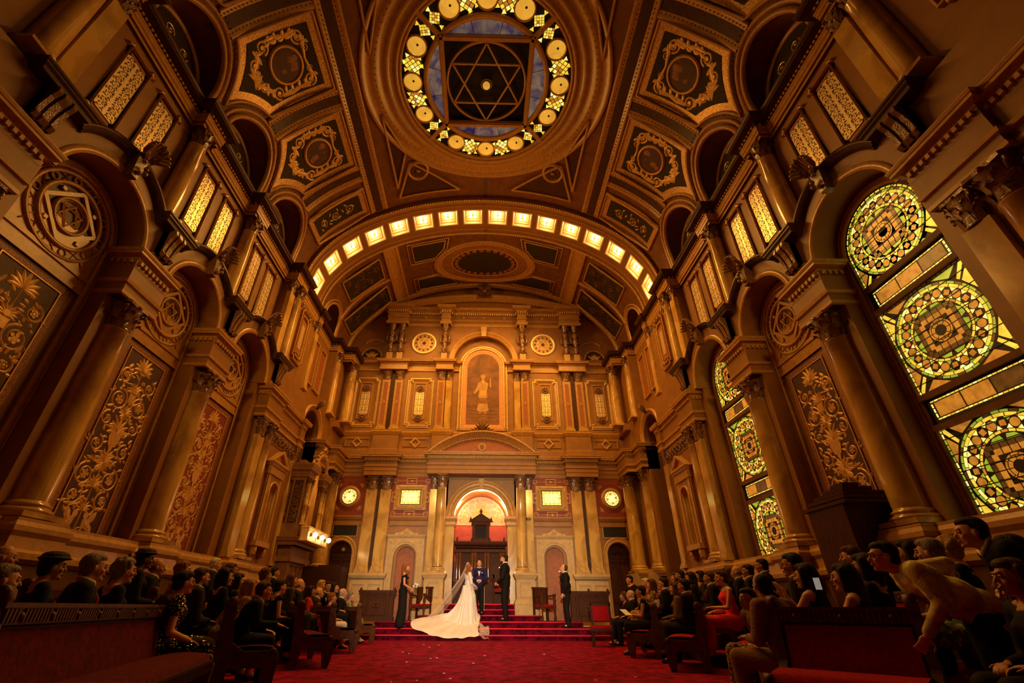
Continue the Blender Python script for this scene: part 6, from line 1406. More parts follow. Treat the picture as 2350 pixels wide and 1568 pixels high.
def person(label, head, face, pose, skin='a', hcol='brown', top='black', bottom=None, tie='black', group=None, scale=None, base=None, key=None, **ov):
    """head = world position of the head centre; face = facing angle in the plan, radians from +Y, anticlockwise"""
    p = dict(POSES[pose]); p.update(ov); kk = key or pose+str(sorted((a, str(b_)) for a, b_ in ov.items()))
    if kk not in _pc: _pc[kk] = build_person(kk, p)
    D = _pc[kk]; S = scale or PS; hl = D['J']['head']
    if base is None:
        base = head[2]-hl.z*S
        if base < 0.0: S = max(.80*PS, head[2]/hl.z); base = 0.0
    R2 = Matrix.Rotation(face, 3, 'Z'); off = R2 @ V((hl.x*S, hl.y*S, 0)); loc = (head[0]-off.x, head[1]-off.y, base)
    def mk(nm_, me, mt, par=None):
        o = bpy.data.objects.new(nm_, me); COL.objects.link(o)
        if me.materials and me.materials[0] is None or len(me.materials) == 0 or mt is not None:
            o.material_slots[0].link = 'OBJECT'; o.material_slots[0].material = mt
        if par: o.parent = par
        return o
    root = mk('person', D['body'], SK[skin]); root.location = loc; root.rotation_euler = (0, 0, face); root.scale = (S, S, S); tag(root, label, 'person', group)
    for nm_ in ('jacket', 'dress'):
        if nm_ in D: mk(nm_, D[nm_], CL[top], root)
    if 'trousers' in D: mk('trousers', D['trousers'], CL[bottom or top], root)
    if 'shoes' in D: mk('shoes', D['shoes'], CL['black'], root)
    mk('hair', D['hair'], HR[hcol], root)
    if 'beard' in D: mk('beard', D['beard'], HR[hcol], root)
    for nm_, mt in (('shirt_front', CL['white']), ('tie', CL[tie])):
        if nm_ in D:
            if isinstance(D[nm_], MB): D[nm_] = mesh_of(D[nm_], mt)
            mk(nm_, D[nm_], mt, root)
    D['extra'] = [(a, mesh_of(g, mt) if isinstance(g, MB) else g, mt) for a, g, mt in D['extra']]
    for a, me, mt in D['extra']: mk(a, me, M[mt], root)
    return root, D['J'], S
POSES = {
 'sitM': dict(sex='m', seat=True, outfit='suit', lean=.08), 'sitMb': dict(sex='m', seat=True, outfit='suit', lean=.06, hair='bald', bow=True),
 'sitF': dict(sex='f', seat=True, outfit='sleeves', lean=.05, hair='bob'), 'sitFl': dict(sex='f', seat=True, outfit='sleeves', lean=.05, hair='long'), 'sitFs': dict(sex='f', seat=True, outfit='dress', lean=.10, hair='short'), 'sitFc': dict(sex='f', seat=True, outfit='sleeves', lean=.08, hair='curly'),
 'standM': dict(sex='m', outfit='suit'), 'standF': dict(sex='f', outfit='sleeves', hair='long'),
}
# ---- projecting a head position given its viewing ray: plan distance Y along the ray
def ray(px, py, Y):
    d = fw+R_*((px-1130.557)/1026.79)-U_*((py-800.6)/1026.79); t = Y/d.y; return (0.0738+d.x*t, Y, .85+d.z*t)
def toward(p, tx=0, ty=16.4): return math.atan2(-(tx-p[0]), ty-p[1])
LIST = [  # px, py, Y, pose, skin, hair colour, top, label, overrides
 (9,1280,5.6,'sitMb','b','grey','black','balding man in a dark suit at the far left edge of the photo',{}),
 (47,1282,6.4,'sitMb','c','black','black','balding dark-skinned man, second head from the left edge',{}),
 (121,1301,5.0,'sitF','b','black','black','woman in a broad dark hat in the nearest left row',{'hair':'hat'}),
 (216,1303,4.7,'sitM','a','grey','black','grey-haired man in suit and striped tie behind the nearest left pew',{}),
 (285,1310,5.2,'sitFc','a','grey','black','woman with short curly grey hair and necklace behind the nearest left pew',{}),
 (304,1275,8.5,'sitMb','a','brown','black','bald man against the left wall panel, above the curly-haired woman',{}),
 (361,1303,8.2,'sitMb','b','brown','black','bald man in the left block beside a dark hat',{}),
 (333,1284,7.2,'sitF','c','black','black','person in a large black hat in the left block',{'hair':'hat'}),
 (6,1336,3.5,'sitM','a','grey','black','grey-haired man lowest at the left edge, face half cut off',{}),
 (462,1326,7.0,'sitM','a','brown','char','bearded man looking over the shoulder of the sequin-dress woman',{'beard':True,'hair':'short'}),
 (420,1309,7.8,'sitFc','a','ginger','lace','woman with curly light hair in tan lace',{}),
 (495,1296,10.5,'standM','a','white','black','white-haired man standing by the left pier',{}),
 (518,1324,7.8,'sitF','a','black','black','dark bobbed woman in profile with a patterned scarf, left block',{}),
 (531,1310,9.4,'sitM','b','brown','black','man with glasses half hidden behind the dark bobbed woman',{'glasses':True}),
 (547,1334,9.0,'sitFl','a','black','black','woman with long black hair in the middle of the left block',{}),
 (575,1349,7.3,'sitFl','a','blond','lace','blond woman leaning forward behind the crouching man',{'lean':.45,'hair':'bob'}),
 (610,1321,10.0,'sitFc','b','brown','black','curly brown-haired woman in the left block near the bright globes',{}),
 (631,1315,11.5,'standM','b','black','black','young dark-haired man standing near the organ',{}),
 (644,1347,9.6,'sitFs','a','black','black','short dark-haired woman with scoop neckline in the left block',{}),
 (671,1332,11.0,'sitFl','a','brown','char','long-haired woman with sunglasses on her head, left block',{}),
 (688,1343,11.6,'sitMb','a','grey','char','grey balding man seated before the wooden box',{}),
 (714,1357,12.4,'sitF','b','black','crim','black-haired woman in a red top, left block',{}),
 (733,1361,13.4,'sitMb','a','grey','char','balding grey man in dark suit at the aisle, hand on knee',{'lean':.22}),
 (739,1343,14.2,'sitFl','a','blond','black','blond person in the back left row before the box',{}),
 (753,1347,13.9,'sitM','b','black','black','dark-haired man looking to the camera, back left row',{}),
 (768,1349,14.0,'sitFl','a','black','black','dark-haired woman with head raised, back left row',{}),
 (763,1372,12.6,'sitF','a','ginger','white','woman with pinned-up fair hair and bare shoulders, left front row',{'hair':'updo','outfit':'strap'}),
 (788,1362,14.3,'sitM','a','white','black','white-haired man in a tuxedo, left front row',{'hair':'reced'}),
 (805,1369,14.8,'sitFc','a','grey','green','curly grey-haired woman holding flowers, end of left front row',{}),
 (1444,1331,16.2,'standF','a','black','black','young dark-haired woman standing by the right arched door',{'hair':'updo'}),
 (1431,1369,14.2,'sitFc','b','brown','black','small curly-haired woman beside the white-haired man at right front',{}),
 (1446,1366,13.8,'sitM','a','white','black','white-haired man with flower in his lapel, right front',{'hair':'reced'}),
 (1481,1340,12.9,'sitFs','a','white','lace','white-haired woman half hidden in the right block',{}),
 (1494,1342,12.6,'sitF','a','brown','leop','woman in a leaf-print blouse with brown bob, right block',{}),
 (1522,1340,11.6,'sitM','a','black','black','dark-haired man with glasses, right block',{'glasses':True}),
 (1518,1361,12.0,'sitFl','a','ginger','floral','smiling red-haired woman in blue floral dress turned to the camera',{}),
 (1548,1351,10.6,'sitFl','a','brown','brownc','long brown-haired woman in an olive wrap, right block',{}),
 (1569,1346,9.4,'sitM','b','black','black','dark-suited man at the aisle end of the second right pew',{}),
 (1560,1321,11.6,'standM','b','black','black','bearded dark-haired man standing in the right block',{'beard':True,'hair':'short'}),
 (1549,1326,12.6,'standF','a','brown','black','pale-faced woman behind the bearded man on the right',{}),
 (1584,1327,11.2,'sitFl','a','black','black','woman with glasses and long black hair, right block',{'glasses':True}),
 (1606,1323,12.2,'sitF','b','black','char','dark-haired woman before the right pier',{}),
 (1627,1327,10.3,'sitM','b','brown','black','man in dark jacket, striped tie and white shirt, right block',{}),
 (1690,1314,9.4,'standM','a','grey','black','balding man standing in dark suit behind the red-dress woman',{'hair':'bald'}),
 (1668,1316,10.6,'standF','a','brown','black','dark-haired woman against the right pier base',{}),
 (1716,1311,8.8,'standM','b','black','black','dark man with bright shirt collar near the far window',{}),
 (1748,1299,8.6,'standM','b','black','black','dark-haired man directly under the far stained-glass window',{}),
 (1817,1297,5.7,'sitM','b','black','char','man with thick dark hair and glasses below the arabesque panel on the right',{'glasses':True}),
 (1953,1279,5.8,'sitFs','a','brown','black','woman with streaked hair behind the long-haired woman, right block',{}),
 (1983,1301,4.9,'sitF','b','black','black','dark-haired person beside the woman with long black hair',{}),
 (2083,1270,5.0,'sitF','a','black','green','smiling dark-haired woman in the rear right rows',{}),
 (2132,1268,4.7,'sitFs','a','grey','green','light-haired person in a green patterned scarf, rear right rows',{}),
 (2175,1262,5.0,'sitFc','a','blond','black','older fair curly-haired woman in the rear right rows',{}),
 (2320,1263,4.2,'sitM','a','black','black','person under the near window at the right edge, face turned left',{}),
]
for px, py, Y, pose, sk_, hr, tp, lab, ov in LIST:
    h_ = ray(px, py, Y); f_ = toward(h_)+random.uniform(-.12, .12)
    if px < 1100: f_ -= .35
    else: f_ += .35
    if 'camera' in lab: f_ = toward(h_)+(-1.6 if px < 1100 else 1.7)
    person(lab, h_, f_, pose, sk_, hr, tp, tie='crim' if 'tie' in lab else 'black', **ov)
# ---- foreground and principal figures
h_ = ray(424, 1337, 5.4)
o, J_, S_ = person('woman in a sparkling black sequin dress seated on the nearest left pew', h_, toward(h_)-.55, 'sitFs', 'a', 'black', 'black', key='sequin', outfit='capsleeve', hair='updo', fat=1.18, hem=.02,
    armR=((.27, .02, .17), (.17, .26, .08)), armL=((-.25, .06, .17), (.10, .30, .08)))
seq = MB(); rnd = random.Random(11); dm = [c for c in o.children if c.name.startswith('dress')][0].data; fs = [f for f in dm.polygons]
for i in range(4200):
    f = rnd.choice(fs); c = f.center; n = f.normal
    if c.z < .25 or rnd.random() > .55+.7*noise.noise(c*9): continue
    u = n.orthogonal().normalized(); w_ = n.cross(u); n2 = (n+u*rnd.uniform(-.5, .5)+w_*rnd.uniform(-.5, .5)).normalized(); u = n2.orthogonal().normalized(); w_ = n2.cross(u); c = c+n*.004; r = .0075
    seq.add([c+u*r, c+w_*r, c-u*r, c-w_*r], [(0, 1, 2, 3)])
M['sequin'] = mat('gold_sequin', (.95, .8, .42), .25, .5)
so = seq.build('sequins', 'sequin', o); so['kind'] = 'stuff'
h_ = ray(606, 1357, 6.6)
person('man in black suit leaning forward with spread fingers on the second left pew', h_, toward(h_)-.75, 'sitM', 'a', 'brown', 'black', key='leaner', lean=.42, hair='short', armR=((.24, .22, .20), (.24, .48, .20)), handR=(V((.1, 1, -.25)), V((0, .2, 1)), .12, .5), armL=((-.24, .2, .16), (-.14, .42, .12)))
h_ = ray(1470, 1358, 11.2)
person('dark-haired woman in black seen from behind holding a programme, right front', h_, toward(h_)+.5, 'sitFs', 'b', 'black', 'black', key='prog', outfit='dress', hair='short', lean=.15, hem=.38, armL=((-.25, .12, .18), (-.12, .36, .20)), armR=((.24, .1, .16), (.05, .34, .16)))
h_ = ray(1655, 1327, 9.2)
person('woman in a scarlet sleeveless dress in the right block', h_, toward(h_)+.8, 'sitFs', 'a', 'brown', 'red', key='reddress', outfit='strap', hair='short', armL=((-.22, .12, .20), (-.06, .34, .2)), lean=.08)
h_ = ray(1748, 1345, 4.55)
person('balding man in a brown tweed jacket seated on the nearest right pew', h_, toward(h_)+.15, 'sitM', 'b', 'black', 'tweed', key='tweed', lean=.22, hair='reced', outfit='shirt', fat=1.12, armL=((-.26, .12, .18), (-.14, .34, .18)), handL=(V((.5, 1, .2)), V((0, 0, 1)), .6, .12), legL=((-.24, .42, .02), (-.22, .42, -.42)), hyaw=-.25)
person('guest in mottled gold print trousers beyond the tweed-jacket man', (2.76, 5.12, .93), PI/2+.2, 'sitM', 'b', 'black', 'brownc', bottom='leop', key='leop', outfit='shirt', fat=.9, lean=.5, hair='short', legR=((.12, .56, .06), (.12, .60, -.42)), legL=((-.12, .58, .04), (-.12, .62, -.42)), vox=.012)
h_ = ray(1847, 1322, 5.0)
person('dark-haired woman with raised hands holding up a phone behind the red pew', h_, toward(h_)+.3, 'sitF', 'a', 'black', 'black', key='clap', outfit='strap', hair='long', armL=((-.22, .20, .22), (-.08, .30, .46)), handL=(V((.1, .2, 1)), V((-.3, -1, 0)), .3, .15), armR=((.24, .2, .2), (.12, .34, .44)), handR=(V((-.1, .2, 1)), V((.3, -1, 0)), .5, .15))
h_ = ray(1937, 1325, 4.3)
person('woman with long black hair and bare shoulder leaning on the red pew', h_, toward(h_)+.4, 'sitF', 'a', 'black', 'black', key='lean2', outfit='strap', hair='long', lean=.12, armL=((-.26, .20, .20), (-.10, .44, .24)), handL=(V((.3, 1, .1)), V((0, 0, 1)), .4, .12))
h_ = ray(2036, 1300, 3.75)
person('person in a rumpled beige satin jacket leaning left, right foreground', h_, toward(h_)+.9, 'standM', 'a', 'black', 'beige', bottom='black', key='beige', outfit='shirt', lean=.92, hair='short', fat=1.12, glasses=True, scale=.90, base=0.0, armL=((-.26, .30, .06), (-.2, .46, -.16)), armR=((.30, -.02, .36), (.34, .20, .12)))
h_ = ray(2245, 1256, 3.75)
person('man in black suit with white collar and cuffs, both hands held low, right edge', h_, toward(h_)+.75, 'standM', 'a', 'black', 'black', key='suit_r', lean=.68, scale=.96, base=0.0, armL=((-.25, .14, .18), (-.22, .34, .06)), handL=(V((0, .5, -1)), V((0, 1, .5)), .25, .4), armR=((.25, .1, .18), (.12, .36, .08)), handR=(V((0, .5, -1)), V((0, 1, .5)), .25, .4))
h_ = ray(2322, 1325, 2.95)
person('dark-haired person at the right edge, closest to the camera', h_, toward(h_)+1.1, 'sitF', 'b', 'brown', 'black', key='edge', hair='bob', lean=.1)
# wedding party
def head_at(px, py, Y): return ray(px, py, Y)
h_ = head_at(1157, 1284, 16.8)
go, GJ, GS_ = person('groom in a black tuxedo and ivory bow tie facing the bride', h_, PI/2-.12, 'standM', 'a', 'black', 'black', tie='ivory', key='groom', bow=True, fat=1.12, beard=True, hair='short', base=.47, scale=1.155, armL=((-.26, .06, .14), (-.12, .22, .02)), armR=((.26, .06, .14), (.14, .22, .03)), vox=.007)
h_ = head_at(1100, 1296, 16.95)
oo, OJ, OS = person('bald officiant in navy dinner jacket and bow tie facing the camera', h_, PI, 'standM', 'a', 'brown', 'navy', bottom='black', key='offi', bow=True, hair='bald', fat=1.08, base=.64, scale=.955, armL=((-.27, .04, .17), (-.04, .20, .12)), armR=((.27, .04, .17), (.04, .20, .12)), handL=(V((1, .5, -.2)), V((0, 1, 0)), .7, .05), handR=(V((-1, .5, -.2)), V((0, 1, 0)), .7, .05), vox=.007)
g = MB(); g.box(-.19, -.185, .02, .09, .12, .86); g.build('satin_stripe', 'eyew', oo); g = MB(); g.box(-.13, -.07, .135, .145, 1.28, 1.295); g.build('pocket_square', 'eyew', oo)
h_ = head_at(1293, 1299, 16.45)
person('groomsman in a black tuxedo with white flower, standing on the right step', h_, PI/2-.1, 'standM', 'a', 'brown', 'black', key='gman', hair='reced', bow=True, hpitch=-.1, base=.30, armL=((-.25, .0, .16), (-.2, .10, -.04)), vox=.007, fat=1.16)
h_ = head_at(931, 1313, 16.45)
bo, BJ, BS = person('bridesmaid in a long black off-shoulder gown on the left step', h_, -PI/2+.15, 'standF', 'a', 'ginger', 'black', key='bmaid', outfit='offsh', hair='front', base=.30, armL=((-.22, .02, .20), (-.08, .22, .08)), armR=((.23, .02, .18), (.06, .24, .06)), vox=.007)
h_ = head_at(1077, 1300, 16.75)
ro, RJ, RS = person('bride in an ivory gown with lace sleeves and a spreading train', h_, -PI/2+.35, 'standF', 'a', 'ginger', 'ivory', key='bride', outfit='sleeves', hair='front', fat=1.1, long=False, base=.45, scale=.985, armL=((-.22, .02, .20), (-.08, .24, .08)), armR=((.23, .04, .18), (.06, .26, .08)), vox=.007)
def steph(x, y):
    z = 0
    for (sy_, sz) in ST:
        if y >= sy_-.02: z = sz
    return z
hem = [(.02, 16.85, 0), (.02, 16.5, 0), (-.02, 16.22, 0), (-.02, 15.98, 0), (.0, 15.80, 0), (-.30, 15.72, 0), (-.62, 15.68, 0), (-.98, 15.68, 0), (-1.30, 15.76, 0), (-1.60, 15.92, 0), (-1.85, 16.05, 0), (-2.05, 16.2, 0), (-2.14, 16.4, 0), (-2.10, 16.62, 0), (-1.75, 16.75, 0), (-1.35, 16.86, 0), (-.95, 16.95, 0), (-.5, 17.0, 0), (-.15, 16.98, 0)]
wc = V((ro.location.x, ro.location.y, .45)); nh = len(hem); NA = 190
def hemp(f):
    f = f*nh; i = int(f) % nh; t_ = f-int(f); a0, a, b_, b1 = (V(hem[(i+k) % nh]) for k in (-1, 0, 1, 2))
    return .5*((2*a)+(b_-a0)*t_+(2*a0-5*a+4*b_-b1)*t_**2+(3*a-a0-3*b_+b1)*t_**3)
rows = []
for j in range(46):
    t_ = j/45; row = []
    for i in range(NA):
        f = i/NA; H_ = hemp(f); d = V((H_.x-wc.x, H_.y-wc.y, 0)); an = math.atan2(d.y, d.x); L = d.length
        r0 = .155+.10*min(1, t_*5); k = max(0, (t_-.12)/.88); rr = r0+(L-r0)*k**1.55 if L > r0 else r0+(L-r0)*k
        fold = sin(an*17+2.2*sin(an*3)+t_*1.5)*(.012+.040*min(1, L/1.2)*k*(1-k*.25))+sin(an*7+1.3)*.03*k
        x, y = wc.x+cos(an)*(rr+fold*(.8 if k < .8 else .2)), wc.y+sin(an)*(rr+fold*(.8 if k < .8 else .2)); zt = 1.50-1.12*min(1, t_*1.15)**.82
        zt = 1.50+(steph(H_.x, H_.y)+.01-1.50)*(1-(1-t_)**(1.25+.9*min(1, L))); z = max(zt+fold*.8*k, (max(0, .16+(y-15.9)*.478) if y < 17.0 else steph(x, y))+.035+.012*(1+sin(an*17+2))*k-.035*max(0, t_-.93)/.07) if k > .05 else zt
        row.append((x, y, z))
    rows.append(row)
g = MB(); g.grid(rows, 0, True, True); me_ = g.build('gown_train', [CL['ivory']]); me_.parent = ro
me_.matrix_parent_inverse = (Matrix.Translation(ro.location) @ Euler(ro.rotation_euler).to_matrix().to_4x4() @ Matrix.Diagonal((RS, RS, RS, 1))).inverted()
sm_ = me_.modifiers.new('s', 'SMOOTH'); sm_.iterations = 3
M['veil'] = mat('sheer_veil_tulle', (.95, .84, .74), .8, alpha=.34); M['laced'] = mat('lace_bead', (.8, .72, .6), .4)
g = MB(); rows = []; hw = V(h_)
for j in range(30):
    t_ = j/29; cx_ = hw.x-.09-.30*t_-.75*t_**1.6; cz2 = hw.z+.12-1.60*t_**.95; wy = .07+.42*min(1, t_*1.5)
    rows.append([(cx_+.30*q*t_*(1-t_*.5)+.035*sin(q*9+t_*5)*t_+(.09*(1-t_) if abs(q) > .6 else 0), hw.y+q*wy, cz2) for q in [k/8-1 for k in range(17)]])
g.grid(rows, 0); v = g.build('veil', 'veil', ro); v.matrix_parent_inverse = me_.matrix_parent_inverse
g = MB(); rows = []
for j in range(9): rows.append([(.0+.30*j/8+.03*sin(i*1.7), 16.25-.5*i/8, steph(0, 16.25-.5*i/8)+.03+.03*sin(i+j)+.10*(1-j/8)) for i in range(9)])
g.grid(rows, 0); v = g.build('veil_hem', 'veil', ro); v.matrix_parent_inverse = me_.matrix_parent_inverse
# bouquet, boutonnieres
M['petal'] = mat('white_rose_petals', (.85, .78, .66), .6); M['leafg'] = mat('green_leaves', (.06, .12, .03), .6)
w_ = bo.matrix_world if 0 else Matrix.Translation(bo.location) @ Euler(bo.rotation_euler).to_matrix().to_4x4() @ Matrix.Diagonal((BS, BS, BS, 1)); hp = w_ @ (BJ['hip']+V((.0, .36, .13)))
t = thing('bouquet', 'white rose bouquet held by the bridesmaid', 'bouquet', tuple(hp)); rnd = random.Random(4)
for i in range(11):
    c = V((rnd.uniform(-.07, .07), rnd.uniform(-.07, .07), rnd.uniform(-.03, .08))); g = MB(); g.sphere(c, .034, n=8)
    for k in range(5): a = k*2*PI/5; g.sphere(c+V((.02*cos(a), .02*sin(a), .012)), .02, n=6, sq=(1, 1, .7))
    g.build('rose', 'petal', t)
g = MB()
for i in range(18): a = i*2.4; g.sphere((.08*cos(a), .08*sin(a), -.02+.05*sin(i)), .03, n=5, sq=(1, .5, .6))
g.build('foliage', 'leafg', t); g = MB(); g.tube([(0, 0, -.04), (.0, 0, -.2)], [.022, .012]); g.build('stems', 'leafg', t)
for px, py, Y, who in ((1146, 1303, 16.45, 'groom'), (1284, 1312, 16.1, 'groomsman')):
    b_ = ray(px, py, Y); t = thing('boutonniere', 'small white flower on the lapel of the %s' % who, 'flower', b_); g = MB()
    for k in range(6): g.sphere((.016*cos(k), -.0, .016*sin(k)), .014, n=6)
    g.build('petals', 'petal', t); g = MB(); g.sphere((0, .01, -.02), .015, n=6, sq=(.6, .5, 1.5)); g.build('leaf', 'leafg', t)
b_ = ray(806, 1396, 14.35); t = thing('posy', 'small posy of white flowers in the lap of the curly grey-haired woman', 'bouquet', b_); g = MB()
for k in range(9): g.sphere((.06*cos(k*2.4), .06*sin(k*2.4), .02*sin(k)), .026, n=6)
g.build('petals', 'petal', t); g = MB(); g.sphere((0, 0, -.04), .05, n=8, sq=(1, 1, .6)); g.build('foliage', 'leafg', t)
b_ = ray(1436, 1406, 10.9); t = thing('programme', 'white folded programme held by the woman seen from behind, right front', 'paper', b_); g = MB(); g.box(-.08, .08, -.11, .11, 0, .004); o_ = g.build('sheet', 'petal', t); o_.rotation_euler = (.5, 0, .4)
b_ = ray(1876, 1340, 4.72); t = thing('phone', 'bright phone held up by the dark-haired woman behind the red pew', 'phone', b_, -.6); g = MB(); g.box(-.03, .03, -.004, .004, -.055, .055); g.build('phone_case', 'eyed', t)
M['screen'] = mat('lit_phone_screen', (.8, .75, .7), .3, emit=(.8, .75, .65), estr=.25); g = MB(); g.box(-.026, .026, -.006, -.0045, -.05, .05); g.build('phone_screen', 'screen', t)
# ---------------------------------------------------------------- pews
def pew(x, y, z, ang, L, label, seatm='velvet', backm=None):
    """bench facing local -Y; origin centre of the seat front at floor level"""
    t = thing('pew', label, 'pew', (x, y, z), ang)
    g = MB(); g.box(-L/2, L/2, 0, .48, .36, .40); g.box(-L/2, L/2, -.02, .0, .30, .40); 
    n = int(L/.05)
    for i in range(n): g.box(-L/2+L*(i+.2)/n, -L/2+L*(i+.7)/n, -.035, -.02, .31, .385)
    g.build('seat_rail', 'woodm', t)
    g = MB(); rows = []
    for j in range(9): a = PI*j/8; rows.append([(xx, .24-.24*cos(a), .40+.065*sin(a)**.5) for xx in (-L/2+.02, 0, L/2-.02)])
    g.grid(rows, 0); g.build('seat_cushion', seatm, t)
    g = MB(); g.add([(-L/2, .46, .40), (L/2, .46, .40), (L/2, .56, .80), (-L/2, .56, .80), (-L/2, .50, .40), (L/2, .50, .40), (L/2, .60, .80), (-L/2, .60, .80)], [(0, 1, 2, 3), (7, 6, 5, 4), (0, 3, 7, 4), (1, 5, 6, 2)]); g.build('back_panel', 'woodm', t)
    g = MB(); g.add([(-L/2+.05, .452, .42), (L/2-.05, .452, .42), (L/2-.05, .545, .74), (-L/2+.05, .545, .74)], [(0, 1, 2, 3)]); g.build('back_cushion', backm or seatm, t)
    g = MB(); g.box(-L/2, L/2, .52, .62, .76, .84); g.box(-L/2-.02, L/2+.02, .51, .64, .84, .865)
    for i in range(int(L/.035)):
        if i % 9 == 4: g.sphere((-L/2+.0175+.035*i, .515, .80), .022, n=8)
        else: g.box(-L/2+.035*i+.008, -L/2+.035*i+.026, .508, .52, .77, .835)
    g.build('carved_top_rail', 'railw', t)
    for s_ in (-1, 1):
        g = MB(); P = [(.02, 0), (-.02, .12), (-.04, .36), (.06, .42), (.34, .42), (.47, .50), (.54, .90), (.64, .90), (.62, .3), (.60, 0), (.50, 0), (.46, .26), (.14, .26), (.10, 0)]
        x0, x1 = s_*L/2-.03, s_*L/2+.03; k = len(P); g.add([(x0, a, b) for a, b in P]+[(x1, a, b) for a, b in P], [tuple(range(k)), tuple(reversed(range(k, 2*k)))]+[(i, (i+1) % k, (i+1) % k+k, i+k) for i in range(k)])
        g.tube([(x0, .03, .40), (x1, .03, .40)], .045, 10); g.tube([(x0-.005, .57, .89), (x1+.005, .57, .89)], .06, 10); g.build('end_panel', 'railw', t)
    return t
M['velvet_shaded'] = mat('shaded_red_velvet', (.12, .006, .006), .9, spec=.1, c2=(.06, .004, .004), scale=20, bump=.2)  # red velvet with the dimness of the left pews put into its colour
M['railw'] = mat('carved_walnut_rail', (.13, .048, .02), .5, spec=.25, c2=(.07, .025, .01), scale=12)
for x, y, z, ang, L, lab in (
   (-2.25, 4.15, 0, PI/2+.26, 2.6, 'long dark pew at the lower left, nearest the camera'), (-2.62, 7.0, 0, PI/2+.42, 1.7, 'second left pew along the aisle, behind the sequin-dress woman'),
   (-2.75, 9.6, 0, PI/2+.45, 1.7, 'third left pew along the aisle, with a pale stripe on its seat'), (-3.0, 12.2, 0, PI/2+.5, 1.6, 'fourth left pew, holding the left front guests'), (-3.5, 14.9, 0, PI/2+.9, 1.7, 'left pew closest to the altar steps'),
   (2.47, 3.62, 0, -.80, .92, 'scarlet pew with pale carved end at the lower right'), (3.45, 6.9, 0, -PI/2-.42, 1.7, 'dark pew behind the tweed-jacket man'), (3.35, 9.2, 0, -PI/2-.42, 1.6, 'second right pew from the red chair'),
   (3.35, 11.3, 0, -PI/2-.45, 1.5, 'right pew whose end panel stands behind the woman with the programme')):
    pew(x, y, z, ang, L, lab, 'velvet' if x > 0 else 'velvet_shaded', 'velvet' if x > 0 else 'velvet_shaded')
for s, nm, _ in SIDES:
    for k, y in enumerate((4.6, 6.8, 9.0, 11.2, 13.3)):
        pew(s*4.75, y, .17, s*-PI/2-s*.35, 1.9, '%s raised pew of the %s side, row %s from the camera' % ('dark', nm, ['one', 'two', 'three', 'four', 'five'][k]))
# bright red chair bench at the right front
t = thing('bench_seat', 'bright red upholstered bench end with carved rail at the right front', 'bench', ray(1385, 1480, 13.6)[:2]+(0,), -.25)
g = MB(); g.box(-.28, .28, -.25, .3, .34, .40); 
for x in (-.24, .24): g.lathe([(.03, 0), (.035, .1), (.02, .2), (.035, .34)], c=(x, -.2), n=10); g.box(x-.03, x+.03, .24, .3, 0, .98)
g.box(-.28, .28, .24, .3, .90, .98)
for i in range(7): g.sphere((-.24+.08*i, .24, .99), .03, n=6)
g.build('bench_frame', 'woodm', t); g = MB(); g.box(-.26, .26, -.24, .26, .40, .46); g.build('seat_cushion', 'velvet', t); g = MB(); g.box(-.21, .21, .20, .25, .56, .90); g.build('back_cushion', 'velvet', t)
# altar furniture
for x0, x1, yy, nm in ((-3.85, -2.75, 16.55, 'left'), (2.95, 4.2, 16.55, 'right')):
    cx_, L = (x0+x1)/2, x1-x0; t = thing('panelled_screen', 'dark carved walnut bench front on the %s of the altar steps' % nm, 'bench front', (cx_, yy, .47)); 
    g = MB(); g.box(-L/2, L/2, 0, .1, 0, .80); g.box(-L/2-.05, L/2+.05, -.06, .16, .80, .86); g.box(-L/2-.03, L/2+.03, -.04, .14, .74, .80); g.box(-L/2-.03, L/2+.03, -.05, .14, 0, .12)
    for x in (-L/2+.05, -L/2+.2, L/2-.2, L/2-.05): g.box(x-.035, x+.035, -.04, 0, .12, .74)
    frame_poly(g, rect(-L/2+.28, L/2-.28, .2, .66), [(0, 0), (0, -.03), (.03, -.03), (.04, 0)]); g.build('bench_front_frame', 'wood', t)
    g = MB()
    for q in (-1, 1): spiral(g, q*.07, .43, .07, q, 1.6, PI/2, .03, 0, 0, .03)
    palmette(g, 0, .43, .12, 0, 0, 7, PI/2, 5.5, .03); g.build('carved_rosette', 'railw', t)
    g = MB()
    for x in (-L/2, -.0, L/2): g.lathe([(.03, .86), (.045, .89), (.02, .93), (0, .95)], c=(x, .05), n=8)
    g.build('finial', 'wood', t)
for x, y, z, rz_, lab in ((2.15, 17.0, .47, .5, 'dark high-backed altar chair behind the groomsman'), (.75, 17.95, .96, 0, 'walnut throne chair with red seat to the right of the officiant'), (-1.95, 17.1, .47, -.4, 'dark altar chair behind the bouquet')):
    t = thing('altar_chair', lab, 'chair', (x, y, z), rz_); g = MB()
    for sx in (-1, 1): g.lathe([(.03, 0), (.045, .1), (.025, .2), (.045, .42), (.03, .5), (.055, .58), (.03, .66), (.05, .74), (.06, .78)], c=(sx*.26, -.22), n=12); g.box(sx*.26-.03, sx*.26+.03, .2, .26, 0, .95); g.box(sx*.26-.03, sx*.26+.03, -.24, .22, .70, .75)
    g.box(-.28, .28, -.24, .24, .36, .42); g.box(-.28, .28, .2, .25, .42, .95); g.box(-.31, .31, .19, .27, .93, .99); g.build('chair_frame', 'wood', t)
    g = MB(); g.box(-.24, .24, -.22, .2, .42, .48); g.build('seat_cushion', 'velvet', t)
t = thing('candle_lamp', 'small brass lamp on the step by the right pedestal', 'lamp', (2.0, 16.72, .64)); g = MB(); g.lathe([(.05, 0), (.05, .02), (.02, .05), (.05, .09), (.05, .14), (.015, .19), (.015, .24), (0, .25)], n=12); g.build('lamp_body', 'gold', t)
